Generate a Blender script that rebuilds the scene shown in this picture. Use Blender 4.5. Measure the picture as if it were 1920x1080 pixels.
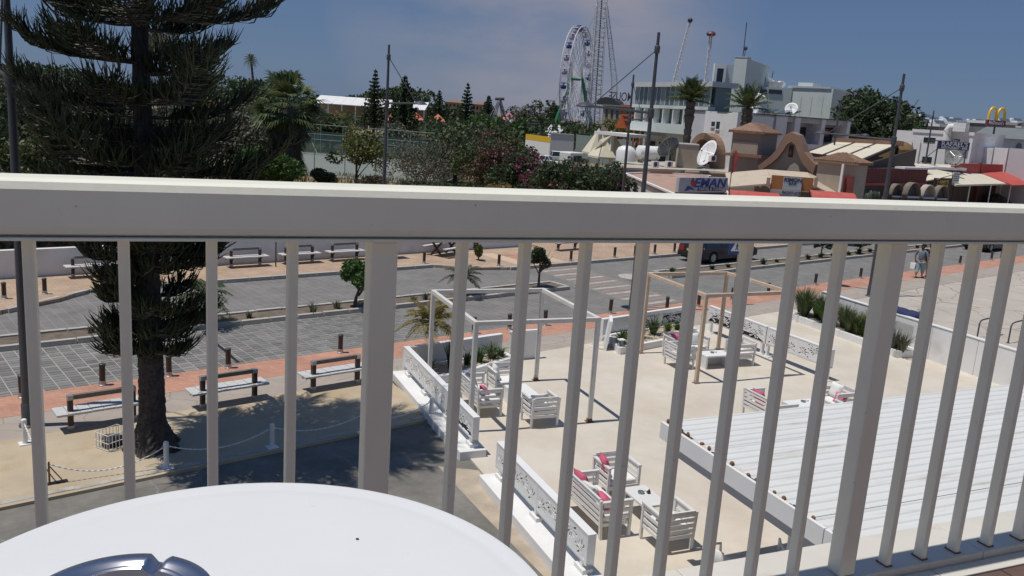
import bpy, math, random
import numpy as np
from math import sin, cos, pi, radians, sqrt, hypot, atan2

for _o in list(bpy.data.objects):
    bpy.data.objects.remove(_o)
SC = bpy.context.scene
COL = SC.collection

# ------------------------------------------------------------------ camera
CAM_H = 7.3                      # balcony on the first floor, eye 1.15 m above its floor
FPX = 1585.0                     # focal length in photo pixels (1920 wide)
_d = np.array([-522.0, 7620.0, FPX]); _d /= np.linalg.norm(_d)
_up = -_d
_fw = np.array([0, 0, 1.0]); _fw = _fw - _up * (_fw @ _up); _fw /= np.linalg.norm(_fw)
_rt = np.cross(_fw, _up)
RM = np.array([_rt, _fw, _up])   # camera (x right, y down, z forward) -> world
cam_data = bpy.data.cameras.new('camera')
cam = bpy.data.objects.new('camera', cam_data); COL.objects.link(cam)
cam_data.sensor_width = 36.0
cam_data.lens = FPX / 1920.0 * 36.0
cam_data.clip_start = 0.05
cam_data.clip_end = 4000
from mathutils import Matrix, Vector
_X = RM @ np.array([1, 0, 0]); _Y = RM @ np.array([0, -1, 0]); _Z = RM @ np.array([0, 0, -1])
cam.matrix_world = Matrix(((_X[0], _Y[0], _Z[0], 0), (_X[1], _Y[1], _Z[1], 0), (_X[2], _Y[2], _Z[2], CAM_H), (0, 0, 0, 1)))
SC.camera = cam

# ------------------------------------------------------------------ light
A_T = radians(23.4)              # axis of hotel, terrace and railing
A_R = radians(40.15)             # axis of the road
SUN_T = (0.34, -0.03)            # shadow of a 1 m post in the terrace frame
sx = SUN_T[0] * cos(A_T) - SUN_T[1] * sin(A_T)
sy = SUN_T[0] * sin(A_T) + SUN_T[1] * cos(A_T)
sun_dir = Vector((sx, sy, -1.0)).normalized()
SUN_EL = math.asin(-sun_dir.z)
SUN_AZ = atan2(-sx, -sy)
w = bpy.data.worlds.new('World'); SC.world = w; w.use_nodes = True
nt = w.node_tree; nt.nodes.clear()
out = nt.nodes.new('ShaderNodeOutputWorld'); bg = nt.nodes.new('ShaderNodeBackground')
sky = nt.nodes.new('ShaderNodeTexSky'); sky.sky_type = 'NISHITA'; sky.sun_disc = False
sky.sun_elevation = SUN_EL; sky.sun_rotation = SUN_AZ
sky.altitude = 0; sky.air_density = 1.0; sky.dust_density = 0.3; sky.ozone_density = 3.0
hsv = nt.nodes.new('ShaderNodeHueSaturation'); hsv.inputs['Hue'].default_value = 0.515
hsv.inputs['Saturation'].default_value = 0.75; hsv.inputs['Value'].default_value = 0.50
tc = nt.nodes.new('ShaderNodeTexCoord')
mp = nt.nodes.new('ShaderNodeMapping'); mp.inputs['Scale'].default_value = (1.0, 1.0, 2.6)
nz = nt.nodes.new('ShaderNodeTexNoise'); nz.inputs['Scale'].default_value = 3.1; nz.inputs['Detail'].default_value = 7; nz.inputs['Roughness'].default_value = 0.55
cr = nt.nodes.new('ShaderNodeValToRGB'); cr.color_ramp.elements[0].position = 0.30; cr.color_ramp.elements[1].position = 0.60
mixc = nt.nodes.new('ShaderNodeMixRGB'); mixc.inputs['Color2'].default_value = (3.1, 3.0, 3.5, 1)
mulc = nt.nodes.new('ShaderNodeMath'); mulc.operation = 'MULTIPLY'; mulc.inputs[1].default_value = 0.95
lk = nt.links.new
lk(tc.outputs['Generated'], mp.inputs['Vector']); lk(mp.outputs['Vector'], nz.inputs['Vector']); lk(nz.outputs['Fac'], cr.inputs['Fac'])
cd_ = RM @ np.array([1020 - 960.0, -20 - 540.0, FPX]); cd_ /= np.linalg.norm(cd_)   # a thin bank of cloud low in the north
dotn = nt.nodes.new('ShaderNodeVectorMath'); dotn.operation = 'DOT_PRODUCT'; dotn.inputs[1].default_value = tuple(cd_); lk(tc.outputs['Generated'], dotn.inputs[0])
mr = nt.nodes.new('ShaderNodeMapRange'); mr.inputs['From Min'].default_value = cos(0.25); mr.inputs['From Max'].default_value = cos(0.06); mr.inputs['To Min'].default_value = 0.0; lk(dotn.outputs['Value'], mr.inputs['Value'])
mk = nt.nodes.new('ShaderNodeMath'); mk.operation = 'MULTIPLY'; lk(cr.outputs['Color'], mk.inputs[0]); lk(mr.outputs['Result'], mk.inputs[1]); lk(mk.outputs[0], mulc.inputs[0]); lk(mulc.outputs[0], mixc.inputs['Fac'])
lk(sky.outputs['Color'], hsv.inputs['Color']); hz_ = nt.nodes.new('ShaderNodeMixRGB'); hz_.inputs['Fac'].default_value = 0.6; hz_.inputs['Color2'].default_value = (0.48, 1.38, 3.30, 1); lk(hsv.outputs['Color'], hz_.inputs['Color1']); lk(hz_.outputs['Color'], mixc.inputs['Color1']); lk(mixc.outputs['Color'], bg.inputs['Color'])
bg.inputs['Strength'].default_value = 0.10
lk(bg.outputs['Background'], out.inputs['Surface'])
sd = bpy.data.lights.new('sun', 'SUN'); sd.energy = 3.6; sd.angle = radians(0.55); sd.color = (1.0, 0.955, 0.88)
so = bpy.data.objects.new('sun', sd); COL.objects.link(so)
so.rotation_euler = sun_dir.to_track_quat('-Z', 'Y').to_euler()
SC.view_settings.view_transform = 'Standard'; SC.view_settings.look = 'None'
SC.view_settings.exposure = -0.05; SC.view_settings.gamma = 1.0
try: SC.view_settings.use_curve_mapping = False
except Exception: pass

# ------------------------------------------------------------------ measuring helpers
def ray(px, py): return RM @ np.array([px - 960.0, py - 540.0, FPX])
def at(px, py, z=0.0):                       # where a pixel of the photo meets a level
    r = ray(px, py); t = (z - CAM_H) / r[2]
    return np.array([r[0] * t, r[1] * t, z])
def atY(px, py, Y):
    r = ray(px, py); t = Y / r[1]
    return np.array([r[0] * t, Y, CAM_H + r[2] * t])
def rot(p, a): return (p[0] * cos(a) - p[1] * sin(a), p[0] * sin(a) + p[1] * cos(a))
def TW(u, v, z=0.0): x, y = rot((u, v), A_T); return (x, y, z)     # terrace frame -> world
def RW(u, v, z=0.0): x, y = rot((u, v), A_R); return (x, y, z)     # road frame -> world
def toT(p): return rot(p, -A_T)
def toR(p): return rot(p, -A_R)
def horizon(px): return 210.0 + 0.0685 * (px - 960.0)
def B(x, Y, z=0.0): r = ray(x, horizon(x)); return (r[0] / r[1] * Y, Y, z)
class Fac:
    """A vertical plane in the world: origin O on the ground, direction a. sz() reads a photo pixel on it."""
    def __init__(s, O, a): s.O = np.array([O[0], O[1]]); s.a = a; s.e = np.array([cos(a), sin(a)]); s.n = np.array([-sin(a), cos(a)])
    def sz(s, px, py):
        r = ray(px, py); t = (s.O @ s.n) / (r[:2] @ s.n); p = r[:2] * t - s.O
        return float(p @ s.e), float(CAM_H + r[2] * t)
    def rect(s, x0, y0, x1, y1):
        ym, xm = (y0 + y1) / 2, (x0 + x1) / 2
        return s.sz(x0, ym)[0], s.sz(x1, ym)[0], s.sz(xm, y1)[1], s.sz(xm, y0)[1]
    def loc(s): return (s.O[0], s.O[1], 0)
def facY(px, Y, a=0.0):
    r = ray(px, horizon(px)); return Fac((r[0] / r[1] * Y, Y), a)
def facR(px, v):
    r = ray(px, horizon(px)); ru = toR((r[0], r[1])); t = v / ru[1]; return Fac((r[0] * t, r[1] * t), A_R)

# ------------------------------------------------------------------ object helpers
def tag(o, label=None, cat=None, group=None, kind=None):
    if label: o['label'] = label
    if cat: o['category'] = cat
    if group: o['group'] = group
    if kind: o['kind'] = kind
    return o
def thing(name, label, cat, loc=(0, 0, 0), rz=0.0, group=None):
    o = bpy.data.objects.new(name, None); COL.objects.link(o)
    o.location = loc; o.rotation_euler = (0, 0, rz); o.empty_display_size = 0.1
    return tag(o, label, cat, group)
def link(name, me, parent=None, loc=(0, 0, 0), rz=0.0):
    o = bpy.data.objects.new(name, me); COL.objects.link(o)
    if parent is not None: o.parent = parent
    o.location = loc; o.rotation_euler = (0, 0, rz)
    return o
KIDS = {}
def copy_tree(o, parent=None):
    c = o.copy(); COL.objects.link(c)
    if parent is not None: c.parent = parent
    for ch in list(o.children): copy_tree(ch, c)
    return c
def dup(o, loc, rz=0.0, label=None, group=None):
    c = copy_tree(o); c.location = loc; c.rotation_euler = (0, 0, rz)
    if label: c['label'] = label
    if group: c['group'] = group
    return c
def np_mesh(name, V, F, m=None, smooth=False):
    V = np.asarray(V, dtype=np.float32); F = np.asarray(F, dtype=np.int32); k = F.shape[1]
    me = bpy.data.meshes.new(name)
    me.vertices.add(len(V)); me.vertices.foreach_set('co', V.ravel())
    me.loops.add(F.size); me.loops.foreach_set('vertex_index', F.ravel())
    me.polygons.add(len(F)); me.polygons.foreach_set('loop_start', np.arange(0, F.size, k, dtype=np.int32))
    me.polygons.foreach_set('loop_total', np.full(len(F), k, dtype=np.int32))
    me.update(calc_edges=True)
    if smooth: me.polygons.foreach_set('use_smooth', np.ones(len(F), dtype=bool))
    if m: me.materials.append(m)
    return me
def perp(d):
    d = np.array(d, float); d /= np.linalg.norm(d) + 1e-12
    a = np.array([0, 0, 1.0]) if abs(d[2]) < 0.9 else np.array([1.0, 0, 0])
    x = np.cross(a, d); x /= np.linalg.norm(x); return x, np.cross(d, x)
class MB:
    def __init__(s): s.v = []; s.f = []
    def add(s, vs, fs):
        n = len(s.v); s.v += [tuple(map(float, p)) for p in vs]; s.f += [tuple(i + n for i in f) for f in fs]; return s
    def box(s, x0, x1, y0, y1, z0, z1):
        return s.add([(x0, y0, z0), (x1, y0, z0), (x1, y1, z0), (x0, y1, z0), (x0, y0, z1), (x1, y0, z1), (x1, y1, z1), (x0, y1, z1)],
                     [(3, 2, 1, 0), (4, 5, 6, 7), (0, 1, 5, 4), (1, 2, 6, 5), (2, 3, 7, 6), (3, 0, 4, 7)])
    def cbox(s, c, sz, rz=0.0):
        hx, hy, hz = sz[0] / 2, sz[1] / 2, sz[2] / 2; P = []
        for dz in (-hz, hz):
            for dx, dy in ((-hx, -hy), (hx, -hy), (hx, hy), (-hx, hy)):
                x, y = rot((dx, dy), rz); P.append((c[0] + x, c[1] + y, c[2] + dz))
        return s.add(P, [(3, 2, 1, 0), (4, 5, 6, 7), (0, 1, 5, 4), (1, 2, 6, 5), (2, 3, 7, 6), (3, 0, 4, 7)])
    def beam(s, p0, p1, w, h, up=(0, 0, 1)):        # rectangular bar between two points
        p0 = np.array(p0, float); p1 = np.array(p1, float); d = p1 - p0; d /= np.linalg.norm(d)
        u = np.array(up, float)
        if abs(u @ d) > 0.95: u = np.array([0.0, 1.0, 0])
        x = np.cross(d, u); x /= np.linalg.norm(x); y = np.cross(x, d)
        P = []
        for p in (p0, p1):
            for a, b in ((-1, -1), (1, -1), (1, 1), (-1, 1)): P.append(p + x * a * w / 2 + y * b * h / 2)
        return s.add(P, [(0, 1, 2, 3), (7, 6, 5, 4), (0, 4, 5, 1), (1, 5, 6, 2), (2, 6, 7, 3), (3, 7, 4, 0)])
    def tube(s, pts, r, n=8, caps=True):
        pts = [np.array(p, float) for p in pts]
        if not hasattr(r, '__len__'): r = [r] * len(pts)
        P = []; F = []; m = len(pts); x = None
        for i, p in enumerate(pts):
            d = pts[min(i + 1, m - 1)] - pts[max(i - 1, 0)]; d = d / (np.linalg.norm(d) + 1e-12)
            if x is None: x, y = perp(d)
            else:
                x = x - d * (x @ d); nn = np.linalg.norm(x)
                if nn < 1e-6: x, y = perp(d)
                else: x = x / nn
                y = np.cross(d, x)
            for k in range(n): P.append(p + (x * cos(2 * pi * k / n) + y * sin(2 * pi * k / n)) * r[i])
        for i in range(m - 1):
            for k in range(n):
                a = i * n + k; b = i * n + (k + 1) % n; F.append((a, b, b + n, a + n))
        if caps: F.append(tuple(range(n))[::-1]); F.append(tuple((m - 1) * n + k for k in range(n)))
        return s.add(P, F)
    def prism(s, poly, z0, z1):
        n = len(poly)
        ar = sum(poly[i][0] * poly[(i + 1) % n][1] - poly[(i + 1) % n][0] * poly[i][1] for i in range(n))
        if ar < 0: poly = list(poly)[::-1]
        P = [(p[0], p[1], z0) for p in poly] + [(p[0], p[1], z1) for p in poly]
        F = [tuple(range(n))[::-1], tuple(range(n, 2 * n))] + [(i, (i + 1) % n, (i + 1) % n + n, i + n) for i in range(n)]
        return s.add(P, F)
    def xprism(s, poly, y0, y1):                    # profile in x,z extruded along y
        n = len(poly)
        ar = sum(poly[i][0] * poly[(i + 1) % n][1] - poly[(i + 1) % n][0] * poly[i][1] for i in range(n))
        if ar > 0: poly = list(poly)[::-1]
        P = [(p[0], y0, p[1]) for p in poly] + [(p[0], y1, p[1]) for p in poly]
        F = [tuple(range(n))[::-1], tuple(range(n, 2 * n))] + [(i, (i + 1) % n, (i + 1) % n + n, i + n) for i in range(n)]
        return s.add(P, F)
    def lathe(s, prof, n=24, c=(0, 0, 0)):
        P = []; F = []
        for r, z in prof:
            for k in range(n): P.append((c[0] + r * cos(2 * pi * k / n), c[1] + r * sin(2 * pi * k / n), c[2] + z))
        for i in range(len(prof) - 1):
            for k in range(n):
                a = i * n + k; b = i * n + (k + 1) % n; F.append((a, b, b + n, a + n))
        return s.add(P, F)
    def ball(s, c, r, n=10, m=6, sc=(1, 1, 1)):
        prof = [(r * sin(pi * i / m), -r * cos(pi * i / m)) for i in range(m + 1)]; b = MB(); b.lathe(prof, n)
        return s.add([(c[0] + p[0] * sc[0], c[1] + p[1] * sc[1], c[2] + p[2] * sc[2]) for p in b.v], b.f)
    def quad(s, a, b, c, d): return s.add([a, b, c, d], [(0, 1, 2, 3)])
    def mesh(s, name, m, smooth=False):
        me = bpy.data.meshes.new(name); me.from_pydata(s.v, [], s.f); me.update()
        if m: me.materials.append(m)
        if smooth:
            me.polygons.foreach_set('use_smooth', np.ones(len(me.polygons), dtype=bool))
            try: me.set_sharp_from_angle(angle=radians(40))
            except Exception: pass
        return me
    def build(s, name, m, parent=None, smooth=False, loc=(0, 0, 0), rz=0.0, bevel=0.0):
        o = link(name, s.mesh(name, m, smooth), parent, loc, rz)
        if bevel:
            b = o.modifiers.new('bevel', 'BEVEL'); b.width = bevel; b.segments = 2; b.limit_method = 'ANGLE'
        return o
def text(name, body, size, m, parent, loc, rotm, depth=0.01, wide=1.0, shear=0.0, bold=0.0, flip=False):
    """lettering as thin solid letters; rotm: (rx, ry, rz)"""
    cu = bpy.data.curves.new(name, 'FONT'); cu.body = body; cu.size = size; cu.extrude = depth; cu.align_x = 'CENTER'; cu.align_y = 'CENTER'
    cu.shear = shear; cu.offset = bold; cu.resolution_u = 3
    t = bpy.data.objects.new(name, cu); COL.objects.link(t)
    me = bpy.data.meshes.new_from_object(t.evaluated_get(bpy.context.evaluated_depsgraph_get()))
    bpy.data.objects.remove(t); bpy.data.curves.remove(cu)
    me.name = name; me.materials.clear(); me.materials.append(m)
    o = link(name, me, parent, loc); o.rotation_euler = rotm; o.scale = (wide * (-1 if flip else 1), 1, 1)
    return o
ORD = ['first', 'second', 'third', 'fourth', 'fifth', 'sixth', 'seventh', 'eighth', 'ninth', 'tenth', 'eleventh', 'twelfth', 'thirteenth', 'fourteenth', 'fifteenth', 'sixteenth', 'seventeenth', 'eighteenth', 'nineteenth', 'twentieth']
# ------------------------------------------------------------------ materials
MATS = {}
def _base(name):
    m = bpy.data.materials.new(name); m.use_nodes = True; n = m.node_tree.nodes; n.clear()
    o = n.new('ShaderNodeOutputMaterial'); p = n.new('ShaderNodeBsdfPrincipled')
    m.node_tree.links.new(p.outputs['BSDF'], o.inputs['Surface'])
    return m, m.node_tree, p, o
def _mul(c, k): return tuple(max(0.0, min(1.0, x * k)) for x in c) + (1,)
def mat(name, col, rough=0.6, var=0.12, scale=3.0, bump=0.0, bscale=None, metal=0.0, spec=0.5, dirt=None, dscale=0.7, dpos=(0.52, 0.7), stretch=None):
    """base colour broken up by two noises, optional shaped dirt and fine relief"""
    if name in MATS: return MATS[name]
    m, t, p, o = _base(name); N = t.nodes.new; L = t.links.new
    p.inputs['Roughness'].default_value = rough; p.inputs['Metallic'].default_value = metal; p.inputs['Specular IOR Level'].default_value = spec
    tcn = N('ShaderNodeTexCoord'); vec = tcn.outputs['Object']
    if stretch:
        mpn = N('ShaderNodeMapping'); mpn.inputs['Scale'].default_value = stretch; L(vec, mpn.inputs['Vector']); vec = mpn.outputs['Vector']
    n1 = N('ShaderNodeTexNoise'); n1.inputs['Scale'].default_value = scale; n1.inputs['Detail'].default_value = 6; n1.inputs['Roughness'].default_value = 0.62
    L(vec, n1.inputs['Vector'])
    r = N('ShaderNodeValToRGB'); e = r.color_ramp.elements; e[0].position = 0.3; e[1].position = 0.7
    e[0].color = _mul(col, 1 - var); e[1].color = _mul(col, 1 + var); L(n1.outputs['Fac'], r.inputs['Fac'])
    c = r.outputs['Color']
    if dirt:
        n2 = N('ShaderNodeTexNoise'); n2.inputs['Scale'].default_value = dscale; n2.inputs['Detail'].default_value = 9; n2.inputs['Roughness'].default_value = 0.7
        L(vec, n2.inputs['Vector'])
        r2 = N('ShaderNodeValToRGB'); r2.color_ramp.elements[0].position = dpos[0]; r2.color_ramp.elements[1].position = dpos[1]; L(n2.outputs['Fac'], r2.inputs['Fac'])
        mx = N('ShaderNodeMixRGB'); L(r2.outputs['Color'], mx.inputs['Fac']); L(c, mx.inputs['Color1']); mx.inputs['Color2'].default_value = dirt + (1,)
        c = mx.outputs['Color']
    L(c, p.inputs['Base Color'])
    if bump:
        n3 = N('ShaderNodeTexNoise'); n3.inputs['Scale'].default_value = bscale or scale * 8; n3.inputs['Detail'].default_value = 5; L(vec, n3.inputs['Vector'])
        b = N('ShaderNodeBump'); b.inputs['Strength'].default_value = bump; b.inputs['Distance'].default_value = 0.02
        L(n3.outputs['Fac'], b.inputs['Height']); L(b.outputs['Normal'], p.inputs['Normal'])
    MATS[name] = m; return m
def brickmat(name, c1, c2, mortar, bw, bh, msize, rough=0.8, var=0.25, offset=0.5, dirt=None, rz=0.0, bump=0.3):
    m, t, p, o = _base(name); N = t.nodes.new; L = t.links.new
    p.inputs['Roughness'].default_value = rough
    tcn = N('ShaderNodeTexCoord'); mpn = N('ShaderNodeMapping'); mpn.inputs['Rotation'].default_value = (0, 0, rz); L(tcn.outputs['Object'], mpn.inputs['Vector'])
    b = N('ShaderNodeTexBrick'); b.inputs['Scale'].default_value = 1.0; b.offset = offset
    b.inputs['Color1'].default_value = c1 + (1,); b.inputs['Color2'].default_value = c2 + (1,); b.inputs['Mortar'].default_value = mortar + (1,)
    b.inputs['Mortar Size'].default_value = msize; b.inputs['Brick Width'].default_value = bw; b.inputs['Row Height'].default_value = bh
    L(mpn.outputs['Vector'], b.inputs['Vector'])
    n1 = N('ShaderNodeTexNoise'); n1.inputs['Scale'].default_value = 0.9; n1.inputs['Detail'].default_value = 8; n1.inputs['Roughness'].default_value = 0.7; L(tcn.outputs['Object'], n1.inputs['Vector'])
    r = N('ShaderNodeValToRGB'); r.color_ramp.elements[0].position = 0.3; r.color_ramp.elements[1].position = 0.7
    r.color_ramp.elements[0].color = (1 - var,) * 3 + (1,); r.color_ramp.elements[1].color = (1 + var * 0.6,) * 3 + (1,)
    L(n1.outputs['Fac'], r.inputs['Fac'])
    mx = N('ShaderNodeMixRGB'); mx.blend_type = 'MULTIPLY'; mx.inputs['Fac'].default_value = 1.0; L(b.outputs['Color'], mx.inputs['Color1']); L(r.outputs['Color'], mx.inputs['Color2'])
    L(mx.outputs['Color'], p.inputs['Base Color'])
    bp = N('ShaderNodeBump'); bp.inputs['Strength'].default_value = bump; bp.inputs['Distance'].default_value = 0.01; bp.invert = True
    L(b.outputs['Fac'], bp.inputs['Height']); L(bp.outputs['Normal'], p.inputs['Normal'])
    MATS[name] = m; return m
def leafmat(name, cols, rough=0.55, trans=0.25, spec=0.3):
    """leaves: every leaf gets its own tone"""
    m, t, p, o = _base(name); N = t.nodes.new; L = t.links.new
    g = N('ShaderNodeNewGeometry'); r = N('ShaderNodeValToRGB'); e = r.color_ramp.elements
    for i, c in enumerate(cols):
        q = e[i] if i < 2 else e.new(0.5)
        q.position = i / (len(cols) - 1) if len(cols) > 1 else 0
        q.color = c + (1,)
    for i, q in enumerate(sorted(e, key=lambda z: z.position)): pass
    L(g.outputs['Random Per Island'], r.inputs['Fac'])
    p.inputs['Roughness'].default_value = rough; p.inputs['Specular IOR Level'].default_value = spec
    L(r.outputs['Color'], p.inputs['Base Color'])
    tr = N('ShaderNodeBsdfTranslucent'); L(r.outputs['Color'], tr.inputs['Color'])
    ms = N('ShaderNodeMixShader'); ms.inputs['Fac'].default_value = trans
    L(p.outputs['BSDF'], ms.inputs[1]); L(tr.outputs['BSDF'], ms.inputs[2]); L(ms.outputs['Shader'], o.inputs['Surface'])
    MATS[name] = m; return m
def slabmat(name, col, crack, scale, width=0.02, var=0.18, rough=0.85, dirt=None):
    """large cracked slabs / crazy joints"""
    m, t, p, o = _base(name); N = t.nodes.new; L = t.links.new
    p.inputs['Roughness'].default_value = rough
    tcn = N('ShaderNodeTexCoord')
    nw = N('ShaderNodeTexNoise'); nw.inputs['Scale'].default_value = 1.6; nw.inputs['Detail'].default_value = 5; L(tcn.outputs['Object'], nw.inputs['Vector'])
    ad = N('ShaderNodeVectorMath'); ad.operation = 'MULTIPLY_ADD'; ad.inputs[1].default_value = (0.5, 0.5, 0); L(nw.outputs['Color'], ad.inputs[0]); L(tcn.outputs['Object'], ad.inputs[2])
    vo = N('ShaderNodeTexVoronoi'); vo.feature = 'DISTANCE_TO_EDGE'; vo.inputs['Scale'].default_value = scale; L(ad.outputs['Vector'], vo.inputs['Vector'])
    lt = N('ShaderNodeMath'); lt.operation = 'LESS_THAN'; lt.inputs[1].default_value = width; L(vo.outputs['Distance'], lt.inputs[0])
    n1 = N('ShaderNodeTexNoise'); n1.inputs['Scale'].default_value = 0.8; n1.inputs['Detail'].default_value = 10; n1.inputs['Roughness'].default_value = 0.72; L(tcn.outputs['Object'], n1.inputs['Vector'])
    r = N('ShaderNodeValToRGB'); r.color_ramp.elements[0].position = 0.3; r.color_ramp.elements[1].position = 0.7
    r.color_ramp.elements[0].color = _mul(col, 1 - var); r.color_ramp.elements[1].color = _mul(col, 1 + var); L(n1.outputs['Fac'], r.inputs['Fac'])
    mx = N('ShaderNodeMixRGB'); L(lt.outputs[0], mx.inputs['Fac']); L(r.outputs['Color'], mx.inputs['Color1']); mx.inputs['Color2'].default_value = crack + (1,)
    L(mx.outputs['Color'], p.inputs['Base Color'])
    n3 = N('ShaderNodeTexNoise'); n3.inputs['Scale'].default_value = 60; n3.inputs['Detail'].default_value = 4; L(tcn.outputs['Object'], n3.inputs['Vector'])
    b = N('ShaderNodeBump'); b.inputs['Strength'].default_value = 0.35; b.inputs['Distance'].default_value = 0.01; L(n3.outputs['Fac'], b.inputs['Height']); L(b.outputs['Normal'], p.inputs['Normal'])
    MATS[name] = m; return m
def glassmat(name, col, rough=0.05):
    m, t, p, o = _base(name); p.inputs['Base Color'].default_value = col + (1,); p.inputs['Roughness'].default_value = rough; p.inputs['Specular IOR Level'].default_value = 0.8
    MATS[name] = m; return m
def meshmat(name, col, opacity):
    """open weave (fence mesh, dish mesh): partly see-through cloth"""
    m, t, p, o = _base(name); p.inputs['Base Color'].default_value = col + (1,); p.inputs['Roughness'].default_value = 0.8; p.inputs['Alpha'].default_value = opacity
    MATS[name] = m; return m

WHITE = mat('white_paint', (0.78, 0.78, 0.77), 0.5, 0.03, 2, dirt=(0.55, 0.52, 0.47), dscale=1.3, dpos=(0.6, 0.85))
WHITE2 = mat('white_plaster', (0.74, 0.74, 0.73), 0.8, 0.05, 1.2, bump=0.15, bscale=40, dirt=(0.5, 0.48, 0.45), dscale=0.5, dpos=(0.58, 0.85))
RAILP = mat('railing_paint', (0.875, 0.855, 0.735), 0.42, 0.035, 5, dirt=(0.42, 0.36, 0.28), dscale=55, dpos=(0.675, 0.70), bump=0.04, bscale=50)
CREAM = mat('terrace_concrete', (0.61, 0.555, 0.475), 0.85, 0.08, 0.5, bump=0.12, bscale=30, dirt=(0.53, 0.455, 0.36), dscale=0.55, dpos=(0.42, 0.72))
SAND = mat('sandy_ground', (0.465, 0.385, 0.275), 0.95, 0.16, 0.5, bump=0.3, bscale=25, dirt=(0.42, 0.32, 0.2), dscale=0.7)
ASPH = slabmat('worn_asphalt', (0.175, 0.166, 0.146), (0.235, 0.22, 0.19), 0.42, 0.006, 0.42)
SLABS = slabmat('pale_cracked_concrete', (0.46, 0.41, 0.355), (0.27, 0.23, 0.195), 0.33, 0.007, 0.14)
GREYP = slabmat('grey_pavement_concrete', (0.37, 0.32, 0.275), (0.26, 0.225, 0.195), 0.9, 0.009, 0.15)
BRICKP = brickmat('red_brick_paving', (0.50, 0.225, 0.15), (0.56, 0.29, 0.20), (0.38, 0.24, 0.18), 0.21, 0.105, 0.012, rz=radians(45))
BRICKF = brickmat('orange_brick_paving', (0.44, 0.30, 0.20), (0.50, 0.36, 0.25), (0.34, 0.27, 0.21), 0.3, 0.15, 0.012)
ROADN = brickmat('paver_road', (0.165, 0.157, 0.148), (0.20, 0.192, 0.182), (0.25, 0.24, 0.225), 0.16, 0.32, 0.016, rz=radians(90))
def pavemat(name, col):
    m, t, p, o = _base(name); N = t.nodes.new; L = t.links.new; p.inputs['Roughness'].default_value = .85
    g = N('ShaderNodeNewGeometry'); oi = N('ShaderNodeObjectInfo'); ad = N('ShaderNodeMath'); ad.operation = 'ADD'; L(g.outputs['Random Per Island'], ad.inputs[0]); L(oi.outputs['Random'], ad.inputs[1])
    n1 = N('ShaderNodeTexNoise'); n1.inputs['Scale'].default_value = .45; n1.inputs['Detail'].default_value = 8; n1.inputs['Roughness'].default_value = .7; L(g.outputs['Position'], n1.inputs['Vector'])
    a2 = N('ShaderNodeMath'); a2.operation = 'MULTIPLY_ADD'; a2.inputs[1].default_value = 2.6; L(n1.outputs['Fac'], a2.inputs[0]); L(ad.outputs[0], a2.inputs[2])
    r = N('ShaderNodeMapRange'); r.inputs['From Min'].default_value = 1.2; r.inputs['From Max'].default_value = 3.4; r.inputs['To Min'].default_value = .62; r.inputs['To Max'].default_value = 1.4; L(a2.outputs[0], r.inputs['Value'])
    n2 = N('ShaderNodeTexNoise'); n2.inputs['Scale'].default_value = 22; n2.inputs['Detail'].default_value = 5; L(g.outputs['Position'], n2.inputs['Vector'])
    r2 = N('ShaderNodeMapRange'); r2.inputs['To Min'].default_value = .7; r2.inputs['To Max'].default_value = 1.3; L(n2.outputs['Fac'], r2.inputs['Value'])
    mu = N('ShaderNodeMath'); mu.operation = 'MULTIPLY'; L(r.outputs['Result'], mu.inputs[0]); L(r2.outputs['Result'], mu.inputs[1])
    vm = N('ShaderNodeVectorMath'); vm.operation = 'SCALE'; vm.inputs[0].default_value = col; L(mu.outputs[0], vm.inputs['Scale']); L(vm.outputs['Vector'], p.inputs['Base Color'])
    bp = N('ShaderNodeBump'); bp.inputs['Strength'].default_value = .4; bp.inputs['Distance'].default_value = .01; L(n2.outputs['Fac'], bp.inputs['Height']); L(bp.outputs['Normal'], p.inputs['Normal'])
    MATS[name] = m; return m
PAVE = pavemat('paving_stone', (0.205, 0.20, 0.19))
JOINT = mat('joint_grit', (0.37, 0.355, 0.33), 0.95, 0.12, 6)
KERB = mat('kerb_concrete', (0.44, 0.415, 0.37), 0.85, 0.15, 3, bump=0.2, bscale=50, dirt=(0.26, 0.24, 0.21), dscale=2.0)
SOIL = mat('dry_soil', (0.15, 0.12, 0.09), 0.95, 0.35, 4, bump=0.6, bscale=20)
EARTH = mat('dry_earth', (0.25, 0.19, 0.12), 0.95, 0.3, 0.25, bump=0.4, bscale=6, dirt=(0.10, 0.12, 0.05), dscale=0.08, dpos=(0.45, 0.62))
PINKST = mat('faded_pink_stripe', (0.30, 0.215, 0.19), 0.8, 0.12, 3); PALEST = mat('worn_white_stripe', (0.42, 0.395, 0.355), 0.8, 0.2, 3, dirt=(.26, .24, .22), dscale=2.5, dpos=(.45, .7))
DWOOD = mat('dark_wood', (0.055, 0.032, 0.024), 0.6, 0.25, 6, stretch=(3, 3, 0.6)); GWOOD = mat('weathered_grey_wood', (0.16, 0.145, 0.125), 0.75, 0.2, 8, bump=0.2)
BLEACH = mat('bleached_bench_planks', (0.55, 0.55, 0.54), 0.7, 0.10, 6); STEEL = mat('dull_steel', (0.42, 0.42, 0.42), 0.4, 0.08, 10, metal=0.6)
DGREY = mat('dark_grey_metal', (0.055, 0.057, 0.062), 0.5, 0.15, 5); POLEM = mat('lamp_pole_metal', (0.075, 0.077, 0.088), 0.45, 0.12, 4, metal=0.2)
BLACK = mat('black', (0.016, 0.016, 0.018), 0.5, 0.1, 6); RUST = mat('rust_brown', (0.20, 0.09, 0.045), 0.85, 0.3, 14)
FURN = mat('white_furniture', (0.71, 0.70, 0.68), 0.45, 0.03, 4); CUSHW = mat('white_cushion', (0.76, 0.75, 0.73), 0.85, 0.05, 8, bump=0.15, bscale=14)
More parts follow.
